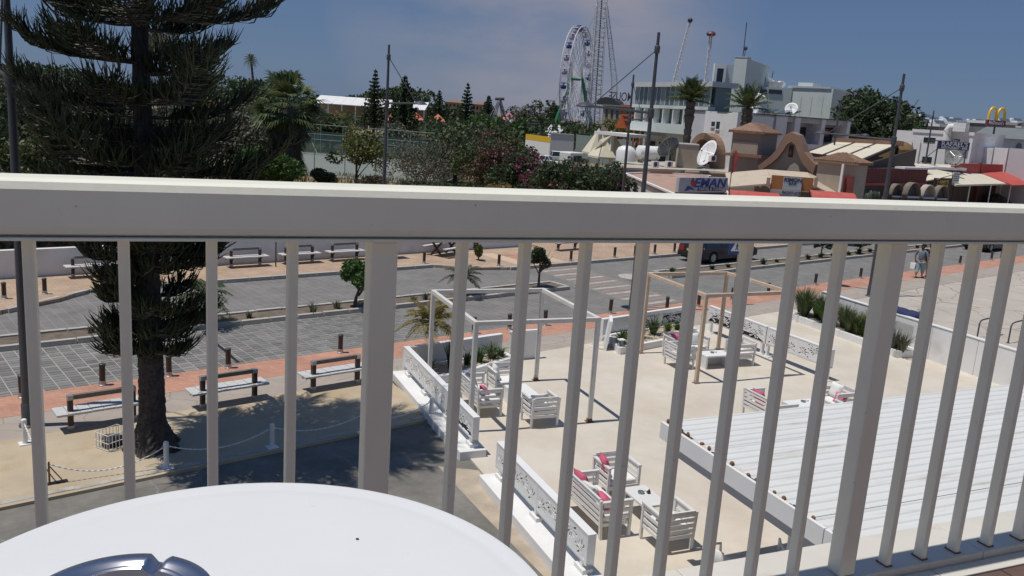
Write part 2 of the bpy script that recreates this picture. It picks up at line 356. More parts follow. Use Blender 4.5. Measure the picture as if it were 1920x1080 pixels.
PINK = mat('pink_cushion', (0.62, 0.13, 0.21), 0.85, 0.12, 10, bump=0.2, bscale=16); PERGW = mat('worn_white_timber', (0.66, 0.64, 0.60), 0.6, 0.08, 3, dirt=(0.40, 0.32, 0.25), dscale=5, dpos=(0.6, 0.68))
PERGT = mat('worn_tan_timber', (0.55, 0.42, 0.31), 0.65, 0.12, 3, dirt=(0.62, 0.60, 0.56), dscale=4, dpos=(0.58, 0.66)); GRAVEL = mat('pale_gravel', (0.50, 0.42, 0.32), 0.95, 0.4, 18, bump=0.8, bscale=30)
ROOFW = mat('white_roof_sheet', (0.69, 0.69, 0.67), 0.45, 0.05, 1.5, dirt=(0.46, 0.41, 0.33), dscale=2.2, dpos=(0.56, 0.78), stretch=(0.25, 2.0, 1)); MARBLE = mat('pale_marble', (0.66, 0.625, 0.56), 0.35, 0.06, 4, dirt=(0.5, 0.44, 0.36), dscale=6, dpos=(0.58, 0.75))
TILEB = mat('brown_floor_tile', (0.14, 0.082, 0.065), 0.4, 0.15, 8); TERRA = mat('terracotta_tile', (0.25, 0.145, 0.095), 0.85, 0.35, 3, dirt=(0.22, 0.17, 0.13), dscale=3)
BARK = mat('rough_bark', (0.105, 0.085, 0.072), 0.95, 0.4, 9, bump=1.0, bscale=16, stretch=(1, 1, 0.7)); TWIGB = mat('grey_twig', (0.27, 0.25, 0.22), 0.9, 0.2, 5)
BEIGE = mat('beige_render', (0.40, 0.335, 0.265), 0.85, 0.08, 1.0, dirt=(0.34, 0.28, 0.22), dscale=0.6); BROWNR = mat('brown_render', (0.27, 0.165, 0.115), 0.85, 0.12, 1.2)
GREENW = mat('pale_green_white_render', (0.60, 0.655, 0.63), 0.8, 0.04, 0.4, dirt=(0.48, 0.53, 0.52), dscale=0.3); GREYW = mat('light_grey_render', (0.52, 0.53, 0.55), 0.8, 0.06, 0.5)
OFFW = mat('off_white_render', (0.76, 0.76, 0.75), 0.8, 0.05, 0.4, dirt=(0.54, 0.53, 0.52), dscale=0.4); GLASSD = glassmat('dark_glass', (0.02, 0.03, 0.035)); GLASSB = glassmat('blue_grey_glass', (0.075, 0.10, 0.115), 0.08); GLASSG = glassmat('green_grey_glass', (0.17, 0.22, 0.205), 0.1)  # OFFW is a plain off-white wall colour with dirt blotches
REDAW = mat('red_awning_cloth', (0.48, 0.085, 0.07), 0.8, 0.12, 2, dirt=(0.40, 0.14, 0.11), dscale=1); REDD = mat('dark_red_boards', (0.16, 0.035, 0.03), 0.7, 0.2, 2); CREAMAW = mat('cream_canvas', (0.66, 0.60, 0.47), 0.85, 0.06, 1)
ORNG = mat('orange_brown_board', (0.36, 0.16, 0.055), 0.75, 0.1, 1.2); ORANGE = mat('orange_paint', (0.50, 0.13, 0.04), 0.6, 0.1, 1); BLUES = mat('sign_blue', (0.03, 0.06, 0.26), 0.5, 0.08, 3); NAVY = mat('navy_board', (0.02, 0.025, 0.09), 0.5, 0.08, 3)
SIGNG = mat('grey_white_sign_face', (0.42, 0.43, 0.46), 0.5, 0.05, 2); YELLOW = mat('yellow_enamel', (0.72, 0.44, 0.02), 0.4, 0.08, 3); MAROON = mat('maroon_board', (0.16, 0.03, 0.045), 0.5, 0.08, 3); TYRE = mat('tyre_rubber', (0.02, 0.02, 0.02), 0.85, 0.1, 8)
LATT = mat('white_lattice_steel', (0.62, 0.62, 0.64), 0.5, 0.05, 0.5); LATTG = mat('green_steel', (0.05, 0.24, 0.11), 0.5, 0.1, 0.5); PURPLE = mat('lilac_paint', (0.38, 0.34, 0.47), 0.5, 0.15, 0.3)
CARB = mat('dark_navy_car_paint', (0.012, 0.016, 0.035), 0.25, 0.05, 2, spec=0.7); CARW = mat('white_car_paint', (0.72, 0.72, 0.72), 0.3, 0.03, 2); CARS = mat('silver_car_paint', (0.42, 0.44, 0.46), 0.3, 0.05, 2, metal=0.5); CARK = mat('black_car_paint', (0.012, 0.012, 0.014), 0.25, 0.05, 2)
CHROME = mat('ashtray_steel', (0.62, 0.60, 0.64), 0.25, 0.03, 6, metal=1.0); SKIN = mat('skin', (0.45, 0.26, 0.18), 0.6, 0.06, 8); COURT = mat('tennis_court_surface', (0.22, 0.24, 0.215), 0.9, 0.08, 0.3); GRASSM = mat('dry_grass_ground', (0.14, 0.14, 0.055), 0.95, 0.4, 0.6, bump=0.5, bscale=10, dirt=(0.30, 0.18, 0.10), dscale=0.25)

L_PINE = leafmat('pine_needles', [(0.022, 0.036, 0.022), (0.040, 0.060, 0.033), (0.095, 0.088, 0.050)], 0.55, 0.16)
L_DARK = leafmat('dark_leaves', [(0.026, 0.044, 0.021), (0.050, 0.078, 0.034), (0.088, 0.115, 0.055)])
L_GREY = leafmat('grey_green_leaves', [(0.060, 0.068, 0.046), (0.115, 0.122, 0.085), (0.20, 0.20, 0.145)])
L_BRIGHT = leafmat('bright_green_leaves', [(0.030, 0.070, 0.018), (0.062, 0.125, 0.030), (0.11, 0.175, 0.050)])
L_YELLOW = leafmat('yellow_green_leaves', [(0.065, 0.092, 0.028), (0.13, 0.16, 0.05), (0.25, 0.215, 0.085)])
L_OLIVE = leafmat('olive_leaves', [(0.036, 0.054, 0.023), (0.076, 0.10, 0.042), (0.14, 0.155, 0.075)])
BARKP = mat('dark_plated_bark', (0.060, 0.050, 0.044), 0.95, 0.5, 7, bump=1.0, bscale=14, stretch=(1, 1, 0.6), dirt=(0.11, 0.095, 0.08), dscale=9, dpos=(0.55, 0.72))
L_OCHRE = leafmat('dry_ochre_stalks', [(0.18, 0.13, 0.055), (0.28, 0.20, 0.09), (0.38, 0.28, 0.14)])
L_RUSSET = leafmat('russet_leaves', [(0.055, 0.055, 0.030), (0.10, 0.082, 0.048), (0.15, 0.11, 0.072)])
L_MAG = leafmat('magenta_bracts', [(0.20, 0.03, 0.085), (0.32, 0.045, 0.14), (0.42, 0.085, 0.20)])
L_PALM = leafmat('palm_leaflets', [(0.045, 0.072, 0.025), (0.085, 0.12, 0.045), (0.14, 0.17, 0.075)])
L_PALMY = leafmat('yellowing_palm_leaflets', [(0.16, 0.13, 0.04), (0.26, 0.19, 0.06), (0.16, 0.17, 0.05)])
L_DRY = leafmat('dead_fronds', [(0.07, 0.055, 0.035), (0.13, 0.10, 0.065), (0.19, 0.15, 0.10)])
L_GRASS = leafmat('grass_blades', [(0.065, 0.09, 0.028), (0.12, 0.16, 0.052), (0.23, 0.24, 0.11)])
L_CACT = leafmat('grey_cactus', [(0.09, 0.11, 0.085), (0.16, 0.18, 0.145), (0.24, 0.25, 0.21)])
# ------------------------------------------------------------------ the ground and the street (road frame: x along the road, y away)
def sheet(name, poly, z, m, rz=0.0, z0=None):
    b = MB()
    if z0 is None: b.add([(p[0], p[1], z) for p in poly], [tuple(range(len(poly)))])
    else: b.prism(poly, z0, z)
    o = b.build(name, m, None, rz=rz); return tag(o, kind='structure')
rnd = random.Random(4)
sheet('ground', [(-1500, -200), (1500, -200), (1500, 3000), (-1500, 3000)], -0.06, EARTH)
ROAD = sheet('road', [(-70, 21.7), (280, 21.7), (280, 33.5), (-70, 33.5)], 0.0, ROADN, A_R)
U0, U1 = 2.6, 16.0
base = MB().box(U0, U1, 21.72, 25.7, -0.02, 0.006).build('joint_bed', JOINT, ROAD)
st = []
pw, pd = 0.335, 0.20
nu, nv = int((U1 - U0) / pw), int((25.66 - 21.74) / pd)
for i in range(nu):
    for j in range(nv): st.append((U0 + (i + 0.5) * pw + 0.02, 21.76 + (j + 0.5) * pd, i, j))
st.sort(key=lambda q: hypot(*q[:2]) if 3.0 < q[0] else 99)
PAVES = [PAVE, pavemat('paving_stone_pale', (0.235, 0.228, 0.215)), pavemat('paving_stone_dark', (0.18, 0.176, 0.168))]
def stone_mb(x, y, z, b): # cut stone with worn edges
    hx, hy = pw / 2 - 0.011, pd / 2 - 0.007; k = 0.012
    P = [(x - hx, y - hy, z - 0.02), (x + hx, y - hy, z - 0.02), (x + hx, y + hy, z - 0.02), (x - hx, y + hy, z - 0.02),
         (x - hx + k, y - hy + k, z), (x + hx - k, y - hy + k, z), (x + hx - k, y + hy - k, z), (x - hx + k, y + hy - k, z)]
    b.add(P, [(4, 5, 6, 7), (0, 1, 5, 4), (1, 2, 6, 5), (2, 3, 7, 6), (3, 0, 4, 7)])
smesh = [None] * 3
for k in range(3):
    b = MB(); stone_mb(0, 0, 0, b); smesh[k] = b.mesh('paving_stone', PAVES[k])
rest = [MB(), MB(), MB()]
for n, (x, y, i, j) in enumerate(st):
    k = rnd.choice([0, 0, 1, 2]); z = 0.022 + rnd.uniform(-0.004, 0.004)
    if n < 300: link('paving_stone', smesh[k], ROAD, (x, y, z))
    else: stone_mb(x, y, z, rest[k])
bb = MB()
for k in range(3): bb.add(rest[k].v, rest[k].f)
tag(bb.build('paving_stones', PAVE, ROAD), kind='stuff')
sheet('brick_pavement', [(-70, 20.3), (280, 20.3), (280, 21.72), (-70, 21.72)], 0.03, BRICKP, A_R, -0.05)
sheet('grey_pavement', [(-70, 18.85), (280, 18.85), (280, 20.3), (-70, 20.3)], 0.026, GREYP, A_R, -0.05)
# sandy strip with a rough concrete edge, asphalt forecourt, pale concrete beyond the terrace
sheet('sand_strip', [(-20, 15.95), (11.15, 15.62), (11.6, 18.85), (-20, 18.85)], 0.06, SAND, A_R, -0.05)
edge = MB()
for k in range(34):
    u = -9 + k * 0.6
    if u > 10.9: break
    v = 15.93 - 0.0125 * (u - 2)
    edge.cbox((u, v - 0.04 + rnd.uniform(-0.02, 0.02), 0.03), (0.59, 0.14, 0.08 + rnd.uniform(-0.01, 0.012)), rnd.uniform(-0.02, 0.01))
tag(edge.build('sand_edging', KERB, None, rz=A_R), kind='structure')
sheet('asphalt_forecourt', [(-40, -12), (24, -12), (24, 15.9), (-40, 15.9)], 0.0, ASPH, A_R)
sheet('beige_patch', [toR(TW(*p)) for p in ((5.35, 15.6), (6.1, 15.2), (6.2, 10.5), (5.75, 10.5), (5.5, 13.4))], 0.006, mat('beige_patch', (0.42, 0.35, 0.27), 0.95, 0.2, 2, bump=0.3), A_R)
sheet('concrete_apron', [(27.5, 2), (120, 2), (120, 18.85), (27.5, 18.85)], 0.015, SLABS, A_R)
sheet('unseen_hotel_wall', [toR(TW(*p)) for p in ((-14, -1.9), (30, -1.9), (30, -2.3), (-14, -2.3))], 9.4, mat('hotel_render', (.76, .73, .66), .85, .05, .8), A_R, -.05)  # unseen wall behind the camera, added and sized to dim sky light on the railing
# median strips with kerb stones
def median(u0, u1, v0=25.72, v1=26.85, cut=None):
    o = sheet('median_strip', [(u0 + .1, v0 + .1), (u1 - .1, v0 + .1), (u1 - .1, v1 - .1), (u0 + .1, v1 - .1)], 0.10, SOIL, A_R, -0.05)
    L = 0.95; b = MB().box(-L / 2 + .008, L / 2 - .008, -0.085, 0.085, -0.05, 0.15); me = b.mesh('kerb_stone', KERB)
    n = int((u1 - u0) / L)
    for k in range(n):
        u = u0 + (k + .5) * (u1 - u0) / n
        for v in (v0, v1): link('kerb_stone', me, o, (u, v + rnd.uniform(-.006, .006), rnd.uniform(-.008, .006)))
    for u in (u0 + .06, u1 - .06): link('kerb_stone', me, o, (u, (v0 + v1) / 2, 0.001), pi / 2)
    return o
median(-8, 24.9); median(31.6, 76)
isl = MB().lathe([(0.75, 0), (0.75, .12), (0.62, .14), (0.5, .12), (0, .13)], 28)
o = isl.build('median_island', KERB, None, loc=RW(29.6, 26.25), rz=A_R); tag(o, kind='structure')
# zebra crossing, bars along the road
zb = sheet('zebra_crossing', [(25.3, 21.9), (27.9, 21.9), (29.3, 30.0), (26.4, 30.0)], 0.004, mat('crossing_ground', (0.22, 0.205, 0.185), 0.85, 0.15, 1.5), A_R)
for k in range(16):
    v = 22.15 + k * 0.5
    if 25.5 < v < 26.9 and False: continue
    u = 25.5 + (v - 22) * 0.15
    MB().box(u, u + 2.3, v, v + 0.26, 0.0, 0.009).build('crossing_bar', PALEST if k % 2 == 0 else PINKST, zb)
p0_, p1_ = toR(at(383, 626)), toR(at(447, 681))
MB().beam((p0_[0], p0_[1], .018), (p1_[0], p1_[1], .018), .09, .02).build('drain_slot', BLACK, ROAD)
# far pavement
fp = sheet('far_pavement', [(-70, 30.0), (4.4, 30.0), (6.2, 31.0), (7.4, 32.05), (22.0, 31.95), (23.2, 30.8), (25.2, 30.15), (280, 30.2), (280, 60), (-70, 60)], 0.13, BRICKF, A_R, -0.05)
kb = MB().box(-.47, .47, -.09, .09, -.05, .145).mesh('kerb_stone', KERB)
for (p, q) in (((-3, 30.0), (4.4, 30.0)), ((4.4, 30.0), (7.4, 32.05)), ((7.4, 32.05), (22.0, 31.95)), ((22.0, 31.95), (25.2, 30.15)), ((25.2, 30.15), (60, 30.2))):
    L = hypot(q[0] - p[0], q[1] - p[1]); n = max(1, int(L / .95)); a = atan2(q[1] - p[1], q[0] - p[0])
    for k in range(n):
        t = (k + .5) / n; link('kerb_stone', kb, fp, (p[0] + (q[0] - p[0]) * t, p[1] + (q[1] - p[1]) * t, 0.0), a)
sheet('pale_paving_band', [(26.0, 30.4), (26.9, 30.4), (26.9, 33.6), (26.0, 33.6)], 0.135, mat('peach_paving', (0.55, 0.42, 0.30), 0.85, 0.1, 1), A_R)
sheet('pale_paving_band', [(28.3, 30.4), (29.1, 30.4), (29.1, 33.6), (28.3, 33.6)], 0.135, MATS['peach_paving'], A_R)
sheet('ramp_paving', [(26.9, 30.4), (28.3, 30.4), (28.3, 33.0), (26.9, 33.0)], 0.134, BRICKP, A_R)
sheet('dark_grass_verge', [(-70, 60), (34, 60), (34, 92), (-70, 92)], -0.02, GRASSM, A_R)

# low white wall behind the far benches
ww = thing('garden_wall', 'low white garden wall running behind the far benches across the road', 'wall', RW(0, 34.85), A_R)
MB().box(-40, 20.6, 0, .2, 0, 1.12).build('wall_panel', WHITE2, ww); MB().box(-40, 20.55, -.03, .23, 1.12, 1.17).build('coping', WHITE, ww)
MB().box(21.55, 30.6, 0, .2, 0, 1.0).build('wall_panel', WHITE2, ww); MB().box(21.5, 30.6, -.03, .23, 1.0, 1.05).build('coping', WHITE, ww)
gp = thing('gate_pillar', 'square grey pillar standing in front of the white garden wall beyond the road', 'pillar', RW(21.05, 34.2), A_R)
MB().box(-.28, .28, -.28, .28, 0.1, 1.75).build('shaft', GREYW, gp); MB().box(-.33, .33, -.33, .33, 1.75, 1.85).build('cap', WHITE, gp)

# ------------------------------------------------------------------ bollards
def bollard():
    t = thing('bollard', 'x', 'bollard')
    MB().lathe([(0.105, 0), (0.105, 0.02), (0.085, 0.03), (0.078, .10), (0.078, .12), (0, .12)], 14).build('base_ring', STEEL, t, True)
    MB().lathe([(0.07, .12), (0.07, .50), (0, .50)], 14).build('post', DWOOD, t, True)
    MB().lathe([(0.078, .50), (0.078, .545), (0.06, .56), (0, .565)], 14).build('cap', DGREY, t, True)
    return t
bol = bollard()
nb = [(42, 745), (192, 722), (317, 705), (428, 690), (540, 674), (638, 661), (888, 625), (955, 618), (1022, 610), (1142, 587), (1250, 582), (1315, 577), (1549, 527), (1607, 521), (1792, 495), (1813, 493), (1853, 487), (1875, 485), (1514, 531), (1372, 563), (1440, 553)]
nb.sort()
lab = {42: 'dark wooden bollard half hidden behind the left lamp pole', 192: 'dark bollard on the near brick pavement above the left bench', 317: 'dark bollard peeping out right of the pine trunk', 428: 'dark bollard on the brick pavement above the middle bench',
       540: 'dark bollard behind a baluster between middle and right bench', 638: 'dark bollard on the brick pavement above the right bench', 888: 'dark bollard seen through the left pergola nearest its front left post', 955: 'dark bollard seen over the white gate panel through the pergola',
       1022: 'dark bollard beside the far right post of the left pergola', 1142: 'dark bollard right behind the leaning white gate leaf', 1250: 'dark bollard just over the perforated middle terrace wall', 1315: 'dark bollard behind the tan post of the right pergola',
       1372: 'dark bollard next to the litter bin and sign pole', 1440: 'dark bollard below the far beam of the right pergola', 1514: 'dark bollard behind the tall grass of the right planter', 1549: 'dark bollard on the brick strip right of the planter grass', 1607: 'dark bollard just left of the tall lamp pole by the right wall',
       1792: 'dark bollard right of the walking pair, nearer of its two', 1813: 'dark bollard right of the walking pair, farther of its two', 1853: 'dark bollard in front of the parked dark car, left one', 1875: 'dark bollard in front of the parked dark car, right one'}
for k, (x, y) in enumerate(nb):
    p = at(x, y, 0.03); q = toR(p)
    v = min(max(q[1], 20.9), 21.64) if x not in (1440, 1372) else q[1]
    o = bol if k == 0 else dup(bol, (0, 0, 0))
    o.location = RW(q[0], v, 0.03); o['label'] = lab[x]; o['group'] = 'bollards along the near pavement'; o.rotation_euler = (rnd.uniform(-.02, .02), rnd.uniform(-.02, .02), 0)
fb = [(8, 560), (84, 551), (795, 494), (935, 499), (1070, 490), (1152, 483), (1190, 480), (1227, 477), (1264, 474)]
flab = ['leftmost bollard on the far pavement bulge', 'bollard with a leaning shadow on the far pavement bulge', 'bollard on the far pavement just right of the grey pillar', 'bollard at the left side of the far crossing ramp', 'bollard right of the far crossing ramp', 'far bollard left of the dark estate car, fourth from it', 'far bollard left of the dark estate car, third from it', 'far bollard left of the dark estate car, second from it', 'far bollard next to the tail of the dark estate car']
for (x, y), l in zip(fb, flab):
    p = at(x, y, .13); dup(bol, tuple(p), 0, 'dark ' + l, 'bollards along the far pavement')

# ------------------------------------------------------------------ benches
def bench(kind_label, group):
    t = thing('street_bench', kind_label, 'bench', group=group)
    for sx_ in (-.63, .63):
        p = MB().box(sx_ - .05, sx_ + .05, -.06, .06, .12, .70).build('post', DWOOD, t, bevel=.006)
        MB().box(sx_ - .055, sx_ + .055, -.065, .065, 0, .13).build('base_plate', STEEL, p)
        MB().box(sx_ - .055, sx_ + .055, -.065, .065, .70, .80).build('bracket', STEEL, p)
        MB().add([(sx_ - .03, .05, .22), (sx_ + .03, .05, .22), (sx_ + .03, .05, .40), (sx_ - .03, .05, .40), (sx_ - .03, .24, .40), (sx_ + .03, .24, .40)], [(0, 1, 2, 3), (3, 2, 5, 4), (0, 4, 5, 1), (1, 5, 2), (0, 3, 4)]).build('knee_brace', DWOOD, p)
    MB().box(-.575, .575, -.045, .045, .70, .80).build('back_rail', GWOOD, t, bevel=.006)
    n = 8; w_ = 1.86 / n
    pm = MB().box(-w_ / 2 + .006, w_ / 2 - .006, -.27, .27, .405, .45).mesh('plank', BLEACH)
    for k in range(n): link('plank', pm, t, (-.93 + (k + .5) * w_, .08, rnd.uniform(-.003, .003)))
    MB().box(-.9, .9, .02, .10, .36, .404).build('seat_bearer', DWOOD, t)
    return t
bn = bench('wooden street bench left of the pine trunk, nearest the left lamp pole', 'benches on the near pavement')
bn.location = RW(4.52, 18.84, .03); bn.rotation_euler = (0, 0, A_R)
dup(bn, RW(7.32, 18.84, .03), A_R, 'wooden street bench just right of the pine trunk', 'benches on the near pavement')
dup(bn, RW(10.1, 18.78, .03), A_R, 'wooden street bench nearest the white perforated terrace screen', 'benches on the near pavement')
for x0, l in ((175, 'far bench seen left of the pine under its lowest boughs'), (452, 'far bench with its end tucked behind the pine boughs'), (567, 'far bench in the middle of three before the white wall'), (668, 'far bench nearest the grey pillar'), ):
    q = toR(at(x0, 495 if x0 > 300 else 520, .13)); dup(bn, RW(q[0], 34.35, .13), A_R + pi, 'pale ' + l, 'benches across the road')
q = toR(at(1062, 468, .13)); dup(bn, RW(q[0], q[1], .13), A_R + pi, 'low bench on the far pavement beyond the zebra crossing', 'benches across the road')
# picnic table in the shade over the road
pt = thing('picnic_table', 'dark picnic table on the far pavement in front of the white wall', 'table', RW(*toR(at(832, 478, .13)), .13), A_R + .3)
MB().box(-.8, .8, -.4, .4, .72, .77).build('tabletop', GWOOD, pt)
for s in (-1, 1): MB().beam((s * .6, -.35, 0), (s * .6, .3, .72), .08, .08).beam((s * .6, .35, 0), (s * .6, -.3, .72), .08, .08).build('leg', DWOOD, pt)
for s in (-1, 1): MB().box(-.8, .8, s * .65 - .12, s * .65 + .12, .42, .46).build('seat_plank', BLEACH, pt)

# ------------------------------------------------------------------ chain posts and chains on the sand strip
def chain_post(l):
    t = thing('chain_post', l, 'post', group='white chain posts round the sand strip')
    MB().box(-.11, .11, -.11, .11, 0, .02).build('base_plate', WHITE, t); MB().lathe([(.05, .02), (.05, .52), (.03, .535), (0, .54)], 14).build('shaft', WHITE, t, True)
    MB().tube([(-.05, 0, .47), (-.085, 0, .44), (-.05, 0, .41)], .008, 6).build('eyelet', STEEL, t)
    return t
cps = [(47, 832), (312, 876), (510, 839), (680, 812), (808, 785)]
cl = ['white chain post beside the left lamp pole', 'white chain post right in front of the pine trunk', 'white chain post standing in the pine shadow', 'white chain post mostly behind the wide middle baluster post', 'white chain post next to the perforated terrace screen']
cp0 = None; tops = []
for (x, y), l in zip(cps, cl):
    p = at(x, y, .06)
    if cp0 is None: cp0 = chain_post(l); o = cp0
    else: o = dup(cp0, (0, 0, 0), 0, l)
    o.location = tuple(p); o.rotation_euler = (0, 0, A_R); tops.append(p + np.array([0, 0, .45]))
p = at(93, 908, .06); tb = p + np.array([0, 0, .40])
t = thing('rusty_stand', 'thin rusty stand with a strut holding the chain at the sand corner', 'post', tuple(p), A_R)
MB().tube([(0, 0, 0), (0, 0, .44)], .018, 8).build('shaft', RUST, t); MB().tube([(0.02, 0, .34), (.22, .02, .02)], .012, 6).build('strut', RUST, t); MB().box(-.1, .3, -.05, .05, 0, .02).build('foot', BLACK, t)
def chain(a, b, sag, l):
    m = MB(); n = max(8, int(np.linalg.norm(b - a) / .048)); pr = None
    for k in range(n + 1):
        s = k / n; p = a + (b - a) * s; p = p.copy(); p[2] -= sag * 4 * s * (1 - s); p[2] = max(p[2], .09)
        if pr is not None: m.beam(pr, p, .026 if k % 2 else .010, .010 if k % 2 else .026)
        pr = p
    tag(m.build('chain', WHITE, None), l, 'chain', 'white chains between the posts')
chain(tops[0], tb, .14, 'short white chain dropping from the pole side post to the rusty stand')
chain(tb, tops[1], .30, 'white chain sagging across the sunny sand to the post by the trunk'); chain(tops[1], tops[2], .24, 'white chain hanging in the tree shade right of the trunk')
chain(tops[2], tops[3], .2, 'white chain running toward the wide middle baluster post'); chain(tops[3], tops[4], .22, 'white chain ending at the perforated terrace screen')
# floodlight in a wire basket at the foot of the tree
p = at(212, 836, .06); fl = thing('wire_basket', 'white wire basket round a grey box lamp left of the pine trunk', 'basket', tuple(p), A_R + .4)
m = MB()
for k in range(7):
    s = -.24 + k * .08
    m.tube([(s, -.2, 0), (s, -.2, .34)], .007, 5); m.tube([(s, .2, 0), (s, .2, .34)], .007, 5)
for k in range(5):
    s = -.16 + k * .08; m.tube([(-.26, s, 0), (-.26, s, .34)], .007, 5); m.tube([(.26, s, 0), (.26, s, .34)], .007, 5)
for z in (0.02, .17, .34): m.tube([(-.26, -.2, z), (.26, -.2, z), (.26, .2, z), (-.26, .2, z), (-.26, -.2, z)], .008, 5)
m.build('wire_cage', WHITE, fl)
lb = thing('box_lamp', 'tilted grey box lamp inside the white wire basket', 'lamp', (p[0], p[1], .07), A_R + .2)
MB().beam((-.14, -.05, .20), (.16, .05, .12), .26, .10).build('lamp_case', DGREY, lb); MB().beam((-.13, -.05, .262), (.15, .05, .185), .2, .02).build('lens', GLASSB, lb); MB().box(-.18, .18, -.1, .1, 0, .10).build('foot', BLACK, lb)

# ------------------------------------------------------------------ street lamps: mast, stay, boom and lamp bowl
def lamp(base, boom_dir, l, H_=10.2, boom=2.6, key=None):
    t = thing('street_lamp', l, 'lamp post', (base[0], base[1], 0.02), boom_dir, 'tall lamp masts along the road')
    MB().tube([(0, 0, 0), (0, 0, .9), (0, 0, 5), (0, 0, H_)], [.115, .11, .09, .055], 12).build('mast', POLEM, t, True)
    MB().lathe([(.19, 0), (.19, .03), (.13, .06), (.13, .5), (.115, .52)], 14).build('base_sleeve', POLEM, t, True)
    MB().lathe([(.085, H_ - .75), (.105, H_ - .72), (.105, H_ - .5), (.085, H_ - .47)], 12).build('stay_collar', POLEM, t, True)
    zb_ = H_ - 2.9
    MB().lathe([(.09, zb_ - .2), (.12, zb_ - .18), (.12, zb_ + .14), (.09, zb_ + .16)], 12).build('boom_collar', POLEM, t, True)
    MB().tube([(0, 0, zb_), (boom, 0, zb_ + .1)], [.05, .04], 8).build('boom', POLEM, t, True)
    MB().tube([(0, 0, H_ - .6), (boom * .98, 0, zb_ + .12)], .022, 6).build('stay', POLEM, t, True)
    s = MB().lathe([(0.02, .16), (.22, .10), (.34, .0), (.34, -.03), (0, -.05)], 16, (boom + .2, 0, zb_ + .08)).build('lamp_bowl', POLEM, t, True)
    return t
lamp(at(54, 800), A_R + pi / 2, 'dark lamp mast rising beside the pine at the left edge', boom=1.2)
lamp(at(716, 458), A_R - pi / 3, 'dark lamp mast behind the wide middle baluster post, beyond the road', boom=1.7)
lamp(at(1184, 583), A_R + pi * .80, 'tall lamp mast whose stay runs left in front of the glass building', 10.5, 2.3)
lamp(at(1630, 556), A_R + pi * .62, 'dark lamp mast at the right beyond the planter wall', 10.1, 2.9)
lamp(at(1161, 431), A_R - pi * .4, 'thinner lamp mast left of the one before the glass building', 10.2, 1.0)
lamp(at(1545, 407), A_R - pi * .36, 'lamp mast in front of the arched gable restaurants, left of dark tree', 10.2, 2.2)
lamp(at(1719, 402), A_R - pi * .3, 'lamp mast left of the blue restaurant sign', 10.2, 2.2)
for x, y0, l in ((517, 500, 'thin grey post in front of the white wall between two far benches'),):
    p = at(x, y0, .13); o = MB().tube([(0, 0, 0), (0, 0, 2.6)], .03, 8).build('thin_post', DGREY, None, loc=tuple(p)); tag(o, l, 'post')

# ------------------------------------------------------------------ pedestrian crossing sign
p = at(1373, 571, .03); sg = thing('crossing_sign', 'square blue pedestrian crossing sign on a grey pole by the near pavement', 'road sign', tuple(p), A_R - radians(24))
MB().tube([(0, 0, 0), (0, 0, 2.95)], .032, 10).build('pole', STEEL, sg, True)
pl = MB().box(-.50, .22, -.06, -.035, 2.15, 2.87).build('sign_plate', BLUES, sg, bevel=.004)
MB().xprism([(-.42, 2.28), (.14, 2.28), (-.14, 2.78)], -.066, -.062).build('white_triangle', WHITE, pl)
MB().ball((-.14, -.072, 2.62), .032, 8, 5, (1, .3, 1)).beam((-.14, -.070, 2.58), (-.15, -.070, 2.45), .05, .01, (0, 1, 0)).beam((-.15, -.070, 2.46), (-.20, -.070, 2.32), .032, .01, (0, 1, 0)).beam((-.15, -.070, 2.46), (-.08, -.070, 2.32), .032, .01, (0, 1, 0)).beam((-.14, -.07, 2.56), (-.06, -.07, 2.48), .025, .01, (0, 1, 0)).beam((-.14, -.07, 2.56), (-.21, -.07, 2.48), .025, .01, (0, 1, 0)).build('walking_figure', BLACK, pl)
p = at(1377, 573, .03); lb = thing('litter_bin', 'small black litter bin at the foot of the blue sign pole', 'bin', (p[0] + .12, p[1], .03), A_R)
MB().lathe([(.13, 0), (.15, .05), (.16, .42), (.17, .45), (.13, .46), (.12, .3), (0, .28)], 16).build('body', BLACK, lb, True); MB().lathe([(.165, .37), (.172, .38), (.172, .40), (.165, .41)], 16).build('rim_band', DGREY, lb)
# ------------------------------------------------------------------ the white terrace (terrace frame: x along the hotel front, y away from it)
def rt_line(v, u):          # terrace v of a point with road-frame v at terrace u
    a = A_R - A_T; return (v + u * sin(a)) / cos(a)
sheet('terrace_floor', [(6.12, 1.0), (6.12, rt_line(18.85, 6.12)), (24.6, rt_line(18.85, 24.6)), (24.6, 1.0)], 0.035, CREAM, A_T, -0.05)

